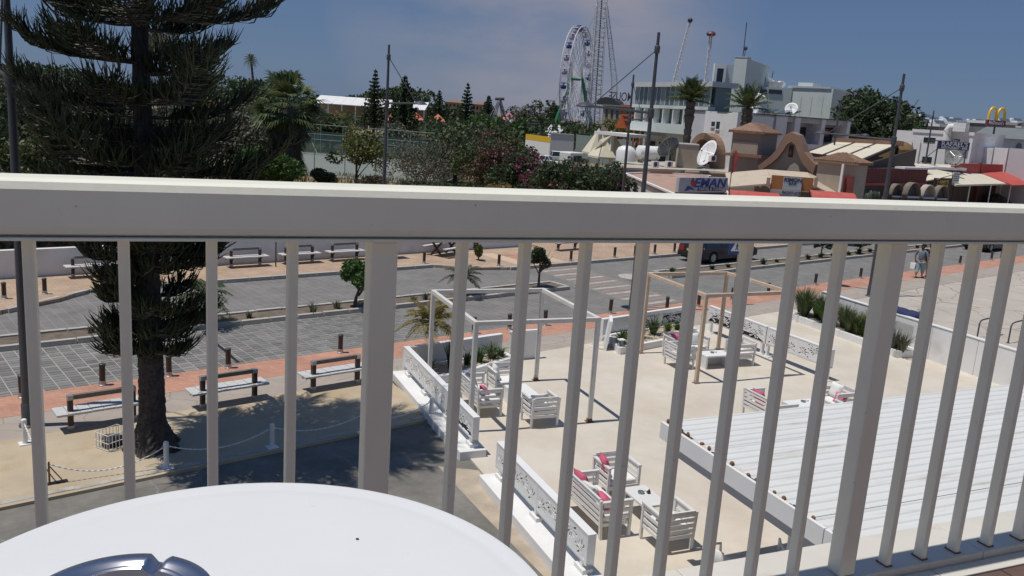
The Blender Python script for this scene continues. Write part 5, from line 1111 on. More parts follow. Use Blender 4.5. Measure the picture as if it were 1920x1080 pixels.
def dish(name, l, cat, pos, r, az, el, m, depth=.22, ribs=0, mast=None, frame=STEEL):
    """bowl aerial on a mast; az/el is where it looks"""
    t = thing(name, l, cat, (pos[0], pos[1], pos[2] - (mast or r * 1.1))); c = np.array([0, 0, mast or r * 1.1]); d = np.array([cos(az) * cos(el), sin(az) * cos(el), sin(el)]); x, y = perp(d); P = []; F = []; n, m_ = 24, 5
    for i in range(m_ + 1):
        q = i / m_
        for k in range(n): P.append(c + (x * cos(2 * pi * k / n) + y * sin(2 * pi * k / n)) * r * max(q, .02) + d * depth * r * (q * q - .5))
    for i in range(m_):
        for k in range(n): F.append((i * n + k, i * n + (k + 1) % n, (i + 1) * n + (k + 1) % n, (i + 1) * n + k))
    o = MB().add(P, F).build('bowl', m, t, True); s = o.modifiers.new('thick', 'SOLIDIFY'); s.thickness = .02
    if ribs:
        b = MB()
        for k in range(ribs):
            a = 2 * pi * k / ribs; b.tube([c + (x * cos(a) + y * sin(a)) * r * q + d * depth * r * (q * q - .5) for q in (.05, .5, 1)], .02, 4)
        b.tube([c + (x * cos(2 * pi * k / 24) + y * sin(2 * pi * k / 24)) * r + d * depth * r * .5 for k in range(25)], .03, 4); b.build('rib_frame', frame, t)
    MB().tube([(0, 0, 0), c - d * depth * r * .5], .05, 8).build('mast', frame, t); h = MB(); f0 = c + d * r * .55
    for k in range(3): h.tube([c + (x * cos(2.1 * k) + y * sin(2.1 * k)) * r * .9 + d * depth * r * .3, f0], .018, 4)
    h.build('feed_arms', frame, t); MB().ball(f0, .08 + .03 * r, 8, 6).build('feed_horn', frame, t); return t

# ---- the white hall and what stands round it (left background)
f = fac2(587, 240, 797, 240); t = ft('white_hall', 'long white-roofed open hall in the left background behind palms and pines', 'building', f)
s0, _ = f.sz(587, 185); s1, _ = f.sz(798, 200); _, ze = f.sz(690, 199); _, zt = f.sz(690, 184)
for k in range(12):
    a = s0 + (s1 - s0) * k / 12; b_ = s0 + (s1 - s0) * (k + 1) / 12 - .05
    MB().add([(a, -.6, ze), (b_, -.6, ze), (b_, 9, zt), (a, 9, zt), (a, -.6, ze - .15), (b_, -.6, ze - .15), (b_, 9, zt - .15), (a, 9, zt - .15)], [(0, 1, 2, 3), (7, 6, 5, 4), (0, 4, 5, 1), (3, 2, 6, 7), (1, 5, 6, 2), (0, 3, 7, 4)]).build('roof_panel', WHITE, t)
MB().box(s0 + .5, s1 - .5, 7, 7.3, 0, zt - .5).build('back_wall', BEIGE, t)
for k in range(9): MB().box(s0 + .3 + k * (s1 - s0 - .8) / 8, s0 + .6 + k * (s1 - s0 - .8) / 8, -.2, .1, 0, ze - .16).build('post', WHITE, t)
for k in range(4): MB().box(s0 + 3 + k * 7.5, s0 + 8 + k * 7.5, 6.85, 6.98, .8, 3.2).build('window', GLASSD, t)
for r, l in (((762, 211, 793, 242), 'orange-roofed garage right of the layered pines'), ((806, 214, 833, 240), 'smaller orange-roofed shed left of the lone layered pine'), ((720, 213, 742, 240), 'orange-roofed shed between the two layered pines')):
    f = fac2(r[0], 232, r[2], 232); t = ft('orange_roofed_shed', l, 'building', f); a, b_, z0, z1 = f.rect(*r); hip(MB(), a, b_, 0, 4.5, z1 - 1.9, 1.9).build('roof', ORANGE, t); MB().box(a, b_, 0, 4.5, 0, z1 - 1.95).build('wall', BEIGE, t); MB().box(a + .5, b_ - .6, -.04, -.005, 0, z1 - 2.5).build('garage_door', GLASSD, t)
f = fac2(742, 255, 770, 255); o = MB().box(-10, 8, 0, .25, 0, 1.1).build('boundary_wall', BEIGE, None, loc=f.loc(), rz=f.a); tag(o, 'low pale wall in front of the layered pines and the white hall', 'wall')
for k, (r, l) in enumerate((((833, 188, 868, 218), 'far orange-pink hotel left of the lone layered pine'), ((884, 192, 916, 216), 'far orange-pink hotel right of the lone layered pine'))):
    f = fac2(r[0], 420, r[2], 420); t = ft('far_hotel', l, 'building', f); a, b_, z0, z1 = f.rect(*r); MB().box(a, b_, 0, 12, 0, z1 - 1).build('wall', mat('salmon_render', (0.42, 0.28, 0.20), .8, .1, .3), t); hip(MB(), a, b_, 0, 12, z1 - 1, 1.6, .5).build('roof', TERRA, t)
    for i in range(5):
        for j in range(3): q = MB().box(a + .7 + i * (b_ - a) / 5, a + .7 + i * (b_ - a) / 5 + 1.0, -.06, -.005, z1 - 3.6 - j * 3, z1 - 1.9 - j * 3).build('window', GLASSD, t)
# tennis court
ct = sheet('tennis_court', [B(470, 84)[:2], B(815, 80)[:2], B(905, 112)[:2], B(480, 118)[:2]], -.012, COURT)
cf = lambda a, b_: np.array(B(a, b_))
tf = thing('court_fence', 'tall green mesh fence with pale green posts round the tennis court', 'fence', B(600, 86)); o0 = np.array(B(600, 86)); FM = meshmat('green_windscreen', (.040, .075, .068), .85); FW = meshmat('wire_mesh', (.15, .25, .19), .16); FP = mat('pale_green_post', (.22, .31, .26), .6, .08, 2)
cor = [cf(478, 86), cf(830, 82), cf(905, 112), cf(480, 118)]
for i in range(4):
    a, b_ = cor[i] - o0, cor[(i + 1) % 4] - o0; n = max(2, int(np.linalg.norm(b_ - a) / 3.0))
    for k in range(n):
        p = a + (b_ - a) * k / n; MB().tube([p, p + np.array([0, 0, 3.9])], .045, 6).build('post', FP, tf)
    for z in (.05, 1.9, 3.9): MB().tube([a + np.array([0, 0, z]), b_ + np.array([0, 0, z])], .03, 5).build('rail', FP, tf)
    h = 3.0 if i in (1, 2) else 0
    if h: MB().quad(a + np.array([0, 0, .05]), b_ + np.array([0, 0, .05]), b_ + np.array([0, 0, h]), a + np.array([0, 0, h])).build('windscreen', FM, tf)
    if i in (0, 3): MB().quad(a + np.array([0, 0, .06]), b_ + np.array([0, 0, .06]), b_ + np.array([0, 0, 3.85]), a + np.array([0, 0, 3.85])).build('mesh_panel', FW, tf)
for k in range(3):
    p = cf(580 + k * 90, 116) - o0; MB().tube([p + np.array([0, -.1, 2.6]), p + np.array([1.8, -2.2, 0])], .05, 5).build('strut', FP, tf)

# ---- fairground
t = thing('frame_ride', 'grey A-frame fairground ride left of the pink tent', 'ride', B(932, 300)); c0 = np.array(B(932, 300)); ap = atY(937, 186, 300) - c0; ap[1] = 0
for (x, yy) in ((908, 2), (921, -6), (949, 0), (956, 8)): e = atY(x, 225, 300) - c0; e[2] = 0; e[1] = yy; lattice('frame_leg', mat('grey_steel', (.25, .26, .29), .5, .1, 1), t, e, ap, .9, .5, 7, .13, .08)
MB().tube([ap + np.array([-1.6, 0, 0]), ap + np.array([1.6, 0, .2])], .5, 8).build('axle_head', DGREY, t)
t = thing('round_tent', 'faded pink round tent right of the grey A-frame ride', 'tent', B(955, 290)); MB().lathe([(5, 0), (5, 3.2), (5.3, 3.1), (2.4, 5.0), (.2, 7.2), (0, 7.4)], 16).build('canopy', mat('pink_canvas', (.40, .17, .21), .85, .1, .5), t, True); MB().tube([(0, 0, 7), (0, 0, 8.6)], .1, 5).build('mast', WHITE, t)
# the big wheel
HUB = atY(1082, 148, 290); WB = np.array([HUB[0], HUB[1], 0]); wa = radians(72.5); RWH = 16.9
t = thing('ferris_ride', 'tall white observation wheel with lilac cabins and green legs', 'ferris wheel', tuple(WB), wa); hz = HUB[2]
def ring(R_, y, r): return [(R_ * cos(2 * pi * k / 48), y, hz + R_ * sin(2 * pi * k / 48)) for k in range(49)]
for y in (-1.3, 1.3): MB().tube(ring(RWH, y, 0), .17, 5, False).tube(ring(RWH * .90, y, 0), .10, 4, False).build('rim', LATT, t)
b = MB()
for k in range(48):
    a0, a1 = 2 * pi * k / 48, 2 * pi * (k + 1) / 48; P = lambda R_, a, y: (R_ * cos(a), y, hz + R_ * sin(a))
    for y in (-1.3, 1.3): b.tube([P(RWH * .9, a0, y), P(RWH, a1, y)], .06, 3, False)
    b.tube([P(RWH, a0, -1.3), P(RWH, a0, 1.3)], .06, 3, False)
b.build('rim_bracing', PURPLE, t)
for k in range(24):
    a = 2 * pi * k / 24; MB().tube([(0, -1.8, hz), (RWH * .9 * cos(a), -1.3, hz + RWH * .9 * sin(a))], .085, 4, False).tube([(0, 1.8, hz), (RWH * .9 * cos(a), 1.3, hz + RWH * .9 * sin(a))], .085, 4, False).build('spoke', LATT, t)
cabm = MB().lathe([(0, -1.9), (.75, -1.8), (.95, -1.2), (.95, -.75), (.9, -.7)], 10).lathe([(.9, -.1), (1.05, -.05), (.5, .25), (0, .3)], 10).mesh('cabin', PURPLE); cabb = MB().lathe([(0, -1.9), (.75, -1.8), (.95, -1.2), (.95, -.75), (.9, -.7)], 10).lathe([(.9, -.1), (1.05, -.05), (.5, .25), (0, .3)], 10).mesh('cabin', BLUES)
for k in range(24):
    a = 2 * pi * (k + .5) / 24; o = link('cabin', cabb if k % 3 == 0 else cabm, t, (RWH * cos(a), 0, hz + RWH * sin(a))); MB().tube([(0, 0, -.7), (0, 0, 0)], .3, 5).build('cabin_stem', LATT, o)
MB().tube([(0, -2.0, hz), (0, 2.0, hz)], .55, 12).build('hub', LATTG, t)
for y in (-1, 1):
    for x in (-3.0, 3.0): MB().tube([(0, y * 1.9, hz), (x, y * 7.0, 0)], [.40, .62], 6).build('support_leg', LATTG, t)
    MB().tube([(-1.5, y * 4.45, hz * .5), (1.5, y * 4.45, hz * .5)], .25, 5).build('cross_tie', LATTG, t)
    for k in range(6): MB().tube([(-.5 * k, y * (1.9 + .85 * k), hz * (1 - k / 6.2)), (.5 * (k + 1), y * (1.9 + .85 * (k + 1)), hz * (1 - (k + 1) / 6.2))], .14, 4).build('leg_brace', LATTG, t)
# lattice towers of the slingshot rides
bA = at(1111, 263); t = thing('slingshot_tower', 'tall white lattice tower of the slingshot ride rising past the top of the photo', 'ride', tuple(bA)); dY = bA[1]
tp = atY(1131, -40, dY) - bA; lattice('lattice_mast', LATT, t, (0, 0, 0), tuple(tp), 3.9, 3.0, 34, .17, .085)
e = atY(1118, 15, dY) - bA; s = atY(1100, 262, dY) - bA; s[2] = 0; lattice('side_mast', LATT, t, (s[0], 1.5, 0), tuple(e), 1.5, .9, 26, .10, .06); MB().tube([(0, -1.2, 4), tuple(tp * .98)], .22, 5).build('guide_rail', DGREY, t)
MB().tube([tuple(atY(1118, 22, dY) - bA), tuple(atY(1040, 200, dY) - bA + np.array([0, 25, 0]))], .05, 4).build('guy_cable', STEEL, t)
s = atY(1156, 232, dY); t = thing('slingshot_tower', 'slimmer leaning lattice tower right of the tall slingshot tower', 'ride', (s[0], s[1], 0)); s0_ = np.array([s[0], s[1], 0]); lattice('lattice_mast', LATT, t, (0, 0, 0), tuple(atY(1152, 150, dY) - s0_), 1.7, 1.7, 10, .09, .055); lattice('lattice_mast', LATT, t, tuple(atY(1152, 150, dY) - s0_), tuple(atY(1137, 12, dY) - s0_), 1.7, .8, 14, .09, .055)
s = B(1264, 235); t = thing('swing_arm_ride', 'thin slanting lattice arm of a ride above the glass building', 'ride', s); a = atY(1263, 160, 235) - np.array(s); e = atY(1294, 38, 235) - np.array(s); MB().tube([(0, 0, 0), tuple(a)], .6, 8).build('base_column', LATT, t); lattice('lattice_arm', LATT, t, tuple(a), tuple(e), 1.0, .5, 20, .07, .045); MB().ball(tuple(e), .7, 8, 6).build('seat_pod', DGREY, t)
s = B(1322, 235); t = thing('drop_ride', 'thin ride mast topped by a dark round disc left of the tower block', 'ride', s); e = atY(1333, 66, 235) - np.array(s); a = e.copy(); a[2] = 0; a[0] = 0; lattice('lattice_mast', LATT, t, (e[0], 0, 0), (e[0], 0, e[2]), .9, .6, 30, .08, .05)
MB().lathe([(0, -.25), (.9, -.2), (1.3, .25), (1.1, .7), (.6, 1.0), (0, 1.1)], 16, (e[0], 0, e[2])).build('round_gondola', mat('brown_gondola', (.10, .06, .08), .5, .2, 2), t, True); MB().beam((e[0], -1.35, e[2] - .6), (e[0], -1.3, e[2] + .6), .4, .1, (0, 1, 0)).build('orange_fin', ORANGE, t)
# orange ride under the reversed letters, tents, kiosks
f = fac2(1165, 180, 1225, 176); t = ft('orange_ride', 'orange ride structure half hidden by trees left of the glass building', 'ride', f)
for k in range(4): a, b_, z0, z1 = f.rect(1165, 197 + k * 9, 1206, 201 + k * 9); MB().box(a, b_, -.4, .4, z1 - .35, z1).build('orange_beam', ORANGE, t)
for x in (1168, 1180, 1192, 1204): a = f.sz(x, 215)[0]; MB().box(a - .12, a + .12, -.12, .12, 0, f.sz(x, 198)[1] - .36).build('column', ORANGE, t)
a, _, z0, z1 = f.rect(1158, 215, 1170, 240); MB().add([(a, -1, z0), (a + 2.4, -1, z0), (a + 1.2, -1, z1), (a, 1, z0), (a + 2.4, 1, z0), (a + 1.2, 1, z1)], [(0, 1, 2), (5, 4, 3), (0, 3, 4, 1), (1, 4, 5, 2), (2, 5, 3, 0)]).build('orange_roof', ORANGE, t)
def tent(l, x, Y, ytop, w_, m, h0=2.2, name='white_tent'):
    t = thing(name, l, 'tent', B(x, Y), radians(15)); z1 = atY(x, ytop, Y)[2]; w2 = w_ / 2
    MB().add([(-w2, -w2, h0), (w2, -w2, h0), (w2, w2, h0), (-w2, w2, h0), (0, 0, z1), (-w2, -w2, h0 - .25), (w2, -w2, h0 - .25), (w2, w2, h0 - .25), (-w2, w2, h0 - .25)], [(0, 1, 4), (1, 2, 4), (2, 3, 4), (3, 0, 4), (5, 6, 1, 0), (6, 7, 2, 1), (7, 8, 3, 2), (8, 5, 0, 3)]).build('canopy', m, t)
    for a in (-1, 1):
        for b_ in (-1, 1): MB().tube([(a * w2 * .95, b_ * w2 * .95, 0), (a * w2 * .95, b_ * w2 * .95, h0 - .2)], .05, 5).build('pole', STEEL, t)
tent('small white peaked tent left of the big wheel, left of two', 1035, 190, 233, 3.6, WHITE); tent('white peaked tent at the foot of the big wheel, right of two', 1050, 180, 234, 4.6, WHITE); tent('tiny white tent in front of the pink round tent', 960, 260, 223, 4, WHITE)
tent('cream pyramid parasol in front of the glass building', 1148, 118, 245, 4.6, CREAMAW); tent('cream parasol behind the yellow sail', 1125, 130, 240, 3.6, CREAMAW)
f = fac2(975, 200, 1000, 200); t = ft('kiosk', 'small pale blue kiosk above the shrubbery', 'kiosk', f); pbox(f, (974, 234, 999, 250), 0, 4, 'wall', mat('pale_blue_panel', (.45, .53, .56), .6, .05, 1), t, base=0); pbox(f, (972, 231, 1012, 234), -1, 4.5, 'flat_roof', DGREY, t)
f = fac2(985, 150, 1032, 140); t = ft('yellow_capped_wall', 'white wall with a yellow band sloping down behind the parked cars', 'wall', f); a, b_, z0, z1 = f.rect(985, 254, 1032, 280); MB().box(a, b_, 0, .2, 0, z1 - .9).build('wall', WHITE2, t); MB().box(a, b_, -.02, .22, z1 - .9, z1).build('yellow_band', YELLOW, t)
f = fac2(1032, 138, 1078, 138); t = ft('site_hut', 'plain light grey cabin at the foot of the big wheel', 'cabin', f); pbox(f, (1032, 252, 1076, 277), 0, 2.4, 'wall', GREYW, t, base=0); pbox(f, (1031, 251, 1077, 253), -.1, 2.5, 'roof', STEEL, t)
f = fac2(1078, 150, 1190, 130); t = ft('court_screen_wall', 'grey green low screen wall behind the yellow sail', 'wall', f); pbox(f, (1080, 258, 1185, 275), 0, .15, 'panel', mat('grey_green_panel', (.22, .27, .25), .8, .1, .8), t, base=0)
# yellow sail
p0, p1 = atY(1114, 281, 92), atY(1146, 254, 92); t = thing('yellow_sail', 'pale yellow pointed sail leaning over the flat roofs', 'sail', tuple(np.array([p0[0], p0[1], 0]))); d = p1 - p0; q0 = np.array([0, 0, p0[2]])
MB().add([q0, q0 + d * .5 + np.array([-.35, 0, .30]), q0 + d, q0 + d * .5 + np.array([.35, .3, -.32]), q0 + d * .5 + np.array([0, -.25, 0]), q0 + d * .5 + np.array([0, .5, 0])], [(0, 4, 1), (1, 4, 2), (2, 4, 3), (3, 4, 0), (0, 1, 5), (1, 2, 5), (2, 3, 5), (3, 0, 5)]).build('cloth', CREAMAW, t); MB().tube([(0, 0, 0), tuple(q0 + d * .5)], .05, 6).build('pole', STEEL, t)

# ---- glass hotel with the reversed letters
f = fac2(1190, 118, 1330, 102); t = ft('glass_hotel', 'modern hotel with a glazed top floor, open balconies and white bands', 'building', f)
sL = f.sz(1190, 200)[0]; sR = f.sz(1330, 200)[0]; zr = f.sz(1260, 154)[1]; zg1 = f.sz(1260, 163)[1]; zg0 = f.sz(1260, 198)[1]; zb1 = f.sz(1260, 204)[1]; zb0 = f.sz(1260, 232)[1]; zs0 = f.sz(1260, 250)[1]
MB().box(sL - .3, sR + 1, -.6, 3, zg1, zr).build('roof_slab', GREYW, t); MB().box(sL + .3, sR + .1, .6, 2.8, zs0, zg1).build('core', GLASSG, t)
n = 16
for k in range(n): a = sL + (sR - sL) * k / n; MB().box(a + .06, a + (sR - sL) / n - .06, 0, .08, zg0 + .05, zg1 - .02).build('glass_pane', GLASSB if k % 3 else GLASSG, t)
for k in range(n + 1): a = sL + (sR - sL) * k / n; MB().box(a - .05, a + .05, -.05, .1, zg0 + .05, zg1 - .01).build('mullion', GREYW, t)
MB().box(sL - .5, sR + .5, -.5, .5, zb1, zg0).build('floor_band', GREENW, t)
for k in range(8): a = sL + 1 + (sR - sL - 1) * k / 7; MB().box(a - .1, a + .1, -.45, .5, zb0, zb1).build('balcony_wall', WHITE2, t)
for k in range(7): a = sL + 1 + (sR - sL - 1) * k / 7; w_ = (sR - sL - 1) / 7; MB().box(a + w_ * .45, a + w_ - .15, .5, .58, zb0 + .02, zb1 - .1).build('balcony_door', GLASSD, t)
MB().box(sL + .2, sR + .5, -.8, .6, zs0, zb0).build('balcony_band', GREENW, t); MB().box(sL - 3.5, sL + 6, -4, 1, zs0 - .9, zs0 - .5).build('entrance_canopy', WHITE, t)
for a in (sL - 3, sL + .5, sL + 5): MB().box(a, a + .35, -3.6, -3.2, 0, zs0 - .91).build('column', WHITE, t)
MB().box(sL + 1, sR + .1, 1.5, 2.8, 0, zs0 - .02).build('ground_floor', OFFW, t)
for k in range(5): a = sL + 2 + k * (sR - sL - 3) / 5; MB().box(a, a + 1.8, 1.38, 1.49, .3, zs0 - 1.3).build('shop_window', GLASSD, t)
f2 = fac2(1140, 206, 1195, 204); tt = ft('letters_sign', 'dark roof letters seen from behind, left of the glazed top floor', 'sign', f2); s_, z_ = f2.sz(1165, 182); h_ = f2.sz(1165, 173)[1] - f2.sz(1165, 191)[1]
text('letters', 'MOUSE', h_ * 1.30, DGREY, tt, (f2.sz(1164, 182)[0], 0, z_), (pi / 2, 0, 0), .08, .62, bold=.02, flip=True)
for k in range(5): a = f2.sz(1149 + k * 8, 195)[0]; MB().box(a - .03, a + .03, .15, .2, f2.sz(1165, 215)[1], z_ - h_ * .45).build('letter_post', DGREY, tt)
f2 = fac2(1128, 210, 1195, 207); tt = ft('vaulted_hall', 'low hall with a small vaulted roof under the reversed letters', 'building', f2); a, b_, z0, z1 = f2.rect(1128, 200, 1196, 250); MB().box(a, b_, .3, 8, 0, z1).build('wall', BEIGE, tt); MB().box(a - .2, b_, -.1, 8.2, z1, z1 + .3).build('roof_slab', STEEL, tt); c_ = f2.sz(1137, 195)[0]
MB().xprism([(c_ + 2.6 * cos(pi * k / 12), z1 + .3 + 1.8 * sin(pi * k / 12)) for k in range(13)], .2, 7.8).build('vault', DGREY, tt)
for k in range(6): q = f2.sz(1134 + k * 10, 220)[0]; MB().box(q, q + .5, .15, .29, z1 - 2.6, z1 - .8).build('window', GLASSD, tt)

# ---- pale tower block
fT = fac2(1386, 118, 1443, 134); t = ft('tower_block', 'pale green-white stepped tower block, tallest building at the right', 'building', fT); s1 = fT.sz(1408, 110)[0]; s2 = fT.sz(1444, 130)[0]; z1 = fT.sz(1388, 103)[1]; z2 = fT.sz(1425, 118)[1]
MB().box(0, s1, 0, 1.7, 0, z1).build('tower_blade', GREENW, t); MB().box(s1 + .003, s2, .003, 1.6, 0, z2).build('tower_step', GREENW, t); MB().box(-.05, s1 + .05, -.05, 1.75, z1, z1 + .12).build('coping', GREYW, t)
MB().tube([(.6, .8, z1), (.5, .8, z1 + 4.6)], .06, 5).build('aerial', DGREY, t); MB().tube([(s1 - .4, .8, z1), (s1 - .4, .8, z1 + 1.2)], .05, 5).ball((s1 - .4, .8, z1 + 1.3), .3, 8, 6).build('beacon', DGREY, t)
fS = fac2(1333, 112, 1372, 112); t2 = ft('stair_tower', 'white framed glazed stair tower joined to the tower block', 'building', fS); a, b_, z0, z1 = fS.rect(1335, 119, 1357, 215); e_ = fS.sz(1373, 150)[0]
MB().box(a, a + .35, -.25, .6, 0, z1).build('frame_side', WHITE, t2); MB().box(b_ - .3, b_, -.25, .6, 0, z1).build('frame_side', WHITE, t2); MB().box(a + .351, b_ - .301, -.25, .6, z1 - .6, z1).build('frame_top', WHITE, t2); MB().box(b_ + .003, e_, .05, .6, 0, z1 - .1).build('blank_wall', GREENW, t2)
for k in range(4): zz_ = z1 - .62 - (k + 1) * 2.6; MB().box(a + .36, b_ - .31, 0, .1, zz_ + .06, zz_ + 2.55).build('pane', GLASSB if k % 2 else GLASSD, t2)
MB().box(a + .352, b_ - .302, .15, .55, 0, z1 - .62).build('core', DGREY, t2)
f = fac2(1425, 126, 1482, 126); t = ft('link_block', 'lower link block with a dark window strip between tower and plain block', 'building', f); pbox(f, (1426, 164, 1482, 225), 0, 8, 'wall', GREENW, t, base=0); pbox(f, (1426, 168, 1438, 176), -.1, -.005, 'window', GLASSD, t); pbox(f, (1441, 168, 1466, 176), -.1, -.005, 'window', GLASSD, t)
a, b_, z0, z1 = f.rect(1442, 146, 1474, 164)
for k in range(3): MB().tube([(a + .5 + k * 1.0, 2, z0 + .6), (a + .5 + k * 1.0, 4, z0 + .6)], .5, 10).build('roof_tank', WHITE, t)
MB().box(a + .1, b_, 1.6, 1.65, z0, z1 - .5).build('roof_railing', meshmat('railing_mesh', (.4, .42, .42), .5), t); MB().box(a, a + 1, 1.8, 2.8, z0, z1).build('roof_cabinet', WHITE, t); MB().tube([(a + .9, 2, z1), (a + .95, 2, z1 + 1)], .06, 4).build('aerial', DGREY, t)
f = fac2(1479, 126, 1558, 122); t = ft('plain_block', 'plain pale block at the right end of the tower group', 'building', f); pbox(f, (1479, 165, 1558, 235), 0, 9, 'wall', GREENW, t, base=0); a, b_, z0, z1 = f.rect(1478, 162, 1559, 165.5); MB().box(a, b_, -.15, 9.1, z0, z1).build('coping', GREYW, t); pbox(f, (1486, 153, 1514, 162.5), 2, 5, 'roof_hut', GREENW, t)
for x in (1500, 1520, 1541): a = f.sz(x, 200)[0]; MB().box(a, a + .05, -.05, -.005, f.sz(x, 215)[1], f.sz(x, 182)[1]).build('drain_pipe', GREYW, t)
p = atY(1420, 192, 112); o = MB().ball((0, 0, 0), 1.25, 14, 8, (1, 1, .95)).lathe([(1.26, -.1), (1.3, -1.6), (0, -1.6)], 14).build('domed_tank', WHITE, None, True, loc=tuple(p)); tag(o, 'white domed tank on the roof in front of the tower block', 'tank')

# ---- white flats with balconies, arch below
f = fac2(1318, 93, 1380, 88.5); t = ft('white_house', 'white cubic house with two small dark windows and a brown arch', 'building', f); a, b_, z0, z1 = f.rect(1319, 213, 1380, 280); MB().box(a, b_, 0, 5, 0, z1).build('wall', OFFW, t)
for u_ in ((a, a + .7), (b_ - .9, b_)): MB().box(u_[0], u_[1], -.003, 1, z1, z1 + .22).build('parapet_horn', OFFW, t)
for r in ((1334, 228, 1340.5, 237), (1343, 228, 1349.5, 242)): w_ = pbox(f, r, -.03, .04, 'window', GLASSD, t); q = f.rect(*r); MB().box(q[0] - .06, q[1] + .06, -.12, -.031, q[2] - .12, q[2]).build('sill', WHITE, w_)
cx_, cz_ = f.sz(1334, 292); Ro = f.sz(1361, 292)[0] - cx_; arc = [(cx_ + Ro * cos(pi * k / 16), cz_ - .2 + Ro * 1.15 * sin(pi * k / 16)) for k in range(17)]; arci = [(cx_ + Ro * .68 * cos(pi * k / 16), cz_ - .2 + Ro * .85 * sin(pi * k / 16)) for k in range(17)]
MB().xprism([(cx_ + Ro, 0)] + arc + [(cx_ - Ro, 0), (cx_ - Ro * .68, 0)] + arci[::-1] + [(cx_ + Ro * .68, 0)], -1.4, -.006).build('brown_arch', BROWNR, t); MB().xprism([(cx_ + Ro * .66, 0)] + arci + [(cx_ - Ro * .66, 0)], -.3, -.1).build('arch_recess', GLASSD, t)
f = fac2(1380, 93, 1592, 99); t = ft('balcony_flats', 'white two-storey flats with deep dark balcony openings behind the gable', 'building', f); a, b_, z0, z1 = f.rect(1381, 217, 1590, 290); zt = f.sz(1480, 219)[1]; MB().box(a, b_, 2.0, 9, 0, zt).build('back_wall', GREYW, t); zf = f.sz(1480, 268)[1]
MB().box(a, b_, 0, 2.0, 0, zf).build('lower_storey', OFFW, t); MB().box(a, b_, .15, 2.0, zt - .55, zt).build('balcony_roof', GREYW, t); MB().box(a - .1, b_ + .1, -.2, 9.1, zt + .003, zt + .10).build('roof_edge', DGREY, t)
for (x0, x1) in ((1381, 1388), (1398, 1406), (1452, 1473), (1488, 1498), (1538, 1545), (1586, 1592)): q = f.rect(x0, 222, x1, 268); MB().box(q[0], q[1], -.1, 1.99, zf + .003, zt - .006).build('pier', OFFW, t)
for r in ((1409, 228, 1446, 262), (1503, 238, 1518, 268), (1522, 240, 1532, 268), (1548, 240, 1583, 268)): pbox(f, r, 1.9, 1.99, 'balcony_door', GLASSD, t)
pbox(f, (1555, 243, 1572, 256), 1.5, 1.56, 'red_towel', REDAW, t)
for x in (1466, 1481, 1507, 1525): q = f.sz(x, 214)[0]; MB().tube([(q, 3, zt), (q, 3, zt + .6)], .04, 4).beam((q - .8, 3, zt + .35), (q + .8, 3.6, zt + .8), 1.0, .06).build('solar_panel', GLASSB, t)
dish('satellite_dish', 'small white dish on the flat roof of the flats before the plain block', 'satellite dish', tuple(atY(1484, 204, 100)), .75, radians(-120), .5, WHITE, mast=1.0); dish('satellite_dish', 'tiny white dish on the roof beside the domed tank', 'satellite dish', tuple(atY(1412, 206, 95)), .6, radians(-80), .4, WHITE, mast=.9)

# ---- travel shop: flat roofs with tanks and dishes
def flat(name, l, pts, z, mroof, mwall, th=.18):
    P = [at(x, y, z)[:2] for x, y in pts]; c = np.mean(P, 0); t = thing(name, l, 'building', (c[0], c[1], 0)); Q = [tuple(p - c) for p in P]
    MB().prism([tuple(np.array(q) * .985) for q in Q], 0, z - th).build('wall', mwall, t); MB().prism(Q, z - th + .002, z).build('roof', mroof, t)
    return t, Q
tA, QA = flat('travel_shop', 'flat-roofed shop with a pinkish tiled roof behind the travel sign', [(1266, 367), (1173, 327), (1230, 324), (1330, 331), (1372, 372)], 2.55, mat('pink_roof_tiles', (.42, .27, .21), .85, .15, .8, dirt=(.36, .29, .24), dscale=.5), GREYW)
for i in range(len(QA)):
    a, b_ = QA[i], QA[(i + 1) % len(QA)]; MB().beam((a[0], a[1], 2.62), (b_[0], b_[1], 2.62), .22, .13 + .002 * i).build('roof_kerb', WHITE2, tA)
for x, y in ((1195, 348), (1225, 360), (1150, 340)): pass
tB, QB = flat('service_roof', 'low white roof carrying tanks and dishes behind the travel shop', [(1142, 313), (1160, 303), (1340, 303), (1425, 315), (1420, 328), (1330, 320)], 3.0, mat('dusty_roof', (.46, .42, .36), .9, .15, .6, dirt=(.3, .26, .22), dscale=.6), BEIGE)
a = at(1285, 322, 2.95); b_ = at(1420, 329, 2.95); o = MB().tube([tuple(a), tuple((a + b_) / 2), tuple(b_)], .13, 8).build('roof_pipe', BEIGE, None, True); tag(o, 'long beige pipe lying along the roof edge behind the travel sign', 'pipe')
def tank(l, px, py, Y, r, h, horiz=False):
    p = atY(px, py, Y); t = thing('water_tank', l, 'water tank', (p[0], p[1], p[2]), A_R * .4)
    if horiz: MB().tube([(-h / 2, 0, r), (-h / 2 + .1, 0, r), (h / 2 - .1, 0, r), (h / 2, 0, r)], [r * .8, r, r, r * .8], 16).build('drum', WHITE, t, True); MB().box(-h * .35, -h * .3, -r * .8, r * .8, -.3, r * .4).box(h * .3, h * .35, -r * .8, r * .8, -.3, r * .4).build('cradle', STEEL, t)
    else: MB().lathe([(r, 0), (r, h), (r * .8, h + r * .4), (r * .4, h + r * .58), (0, h + r * .62)], 18).build('drum', WHITE, t, True); MB().lathe([(r * .25, h + r * .55), (r * .25, h + r * .7), (0, h + r * .7)], 10).build('lid', STEEL, t)
tank('upright white water tank with a domed top on the service roof', 1172, 302, 86, .97, .95); tank('lying cream water tank right of the upright one', 1214, 300, 86, .70, 2.3, True)
dish('mesh_dish', 'grey mesh dish leaning on the service roof left of the palm box', 'satellite dish', tuple(atY(1254, 277, 85)), 1.18, radians(120), .6, meshmat('dish_mesh', (.12, .15, .18), .75), .25, 14)
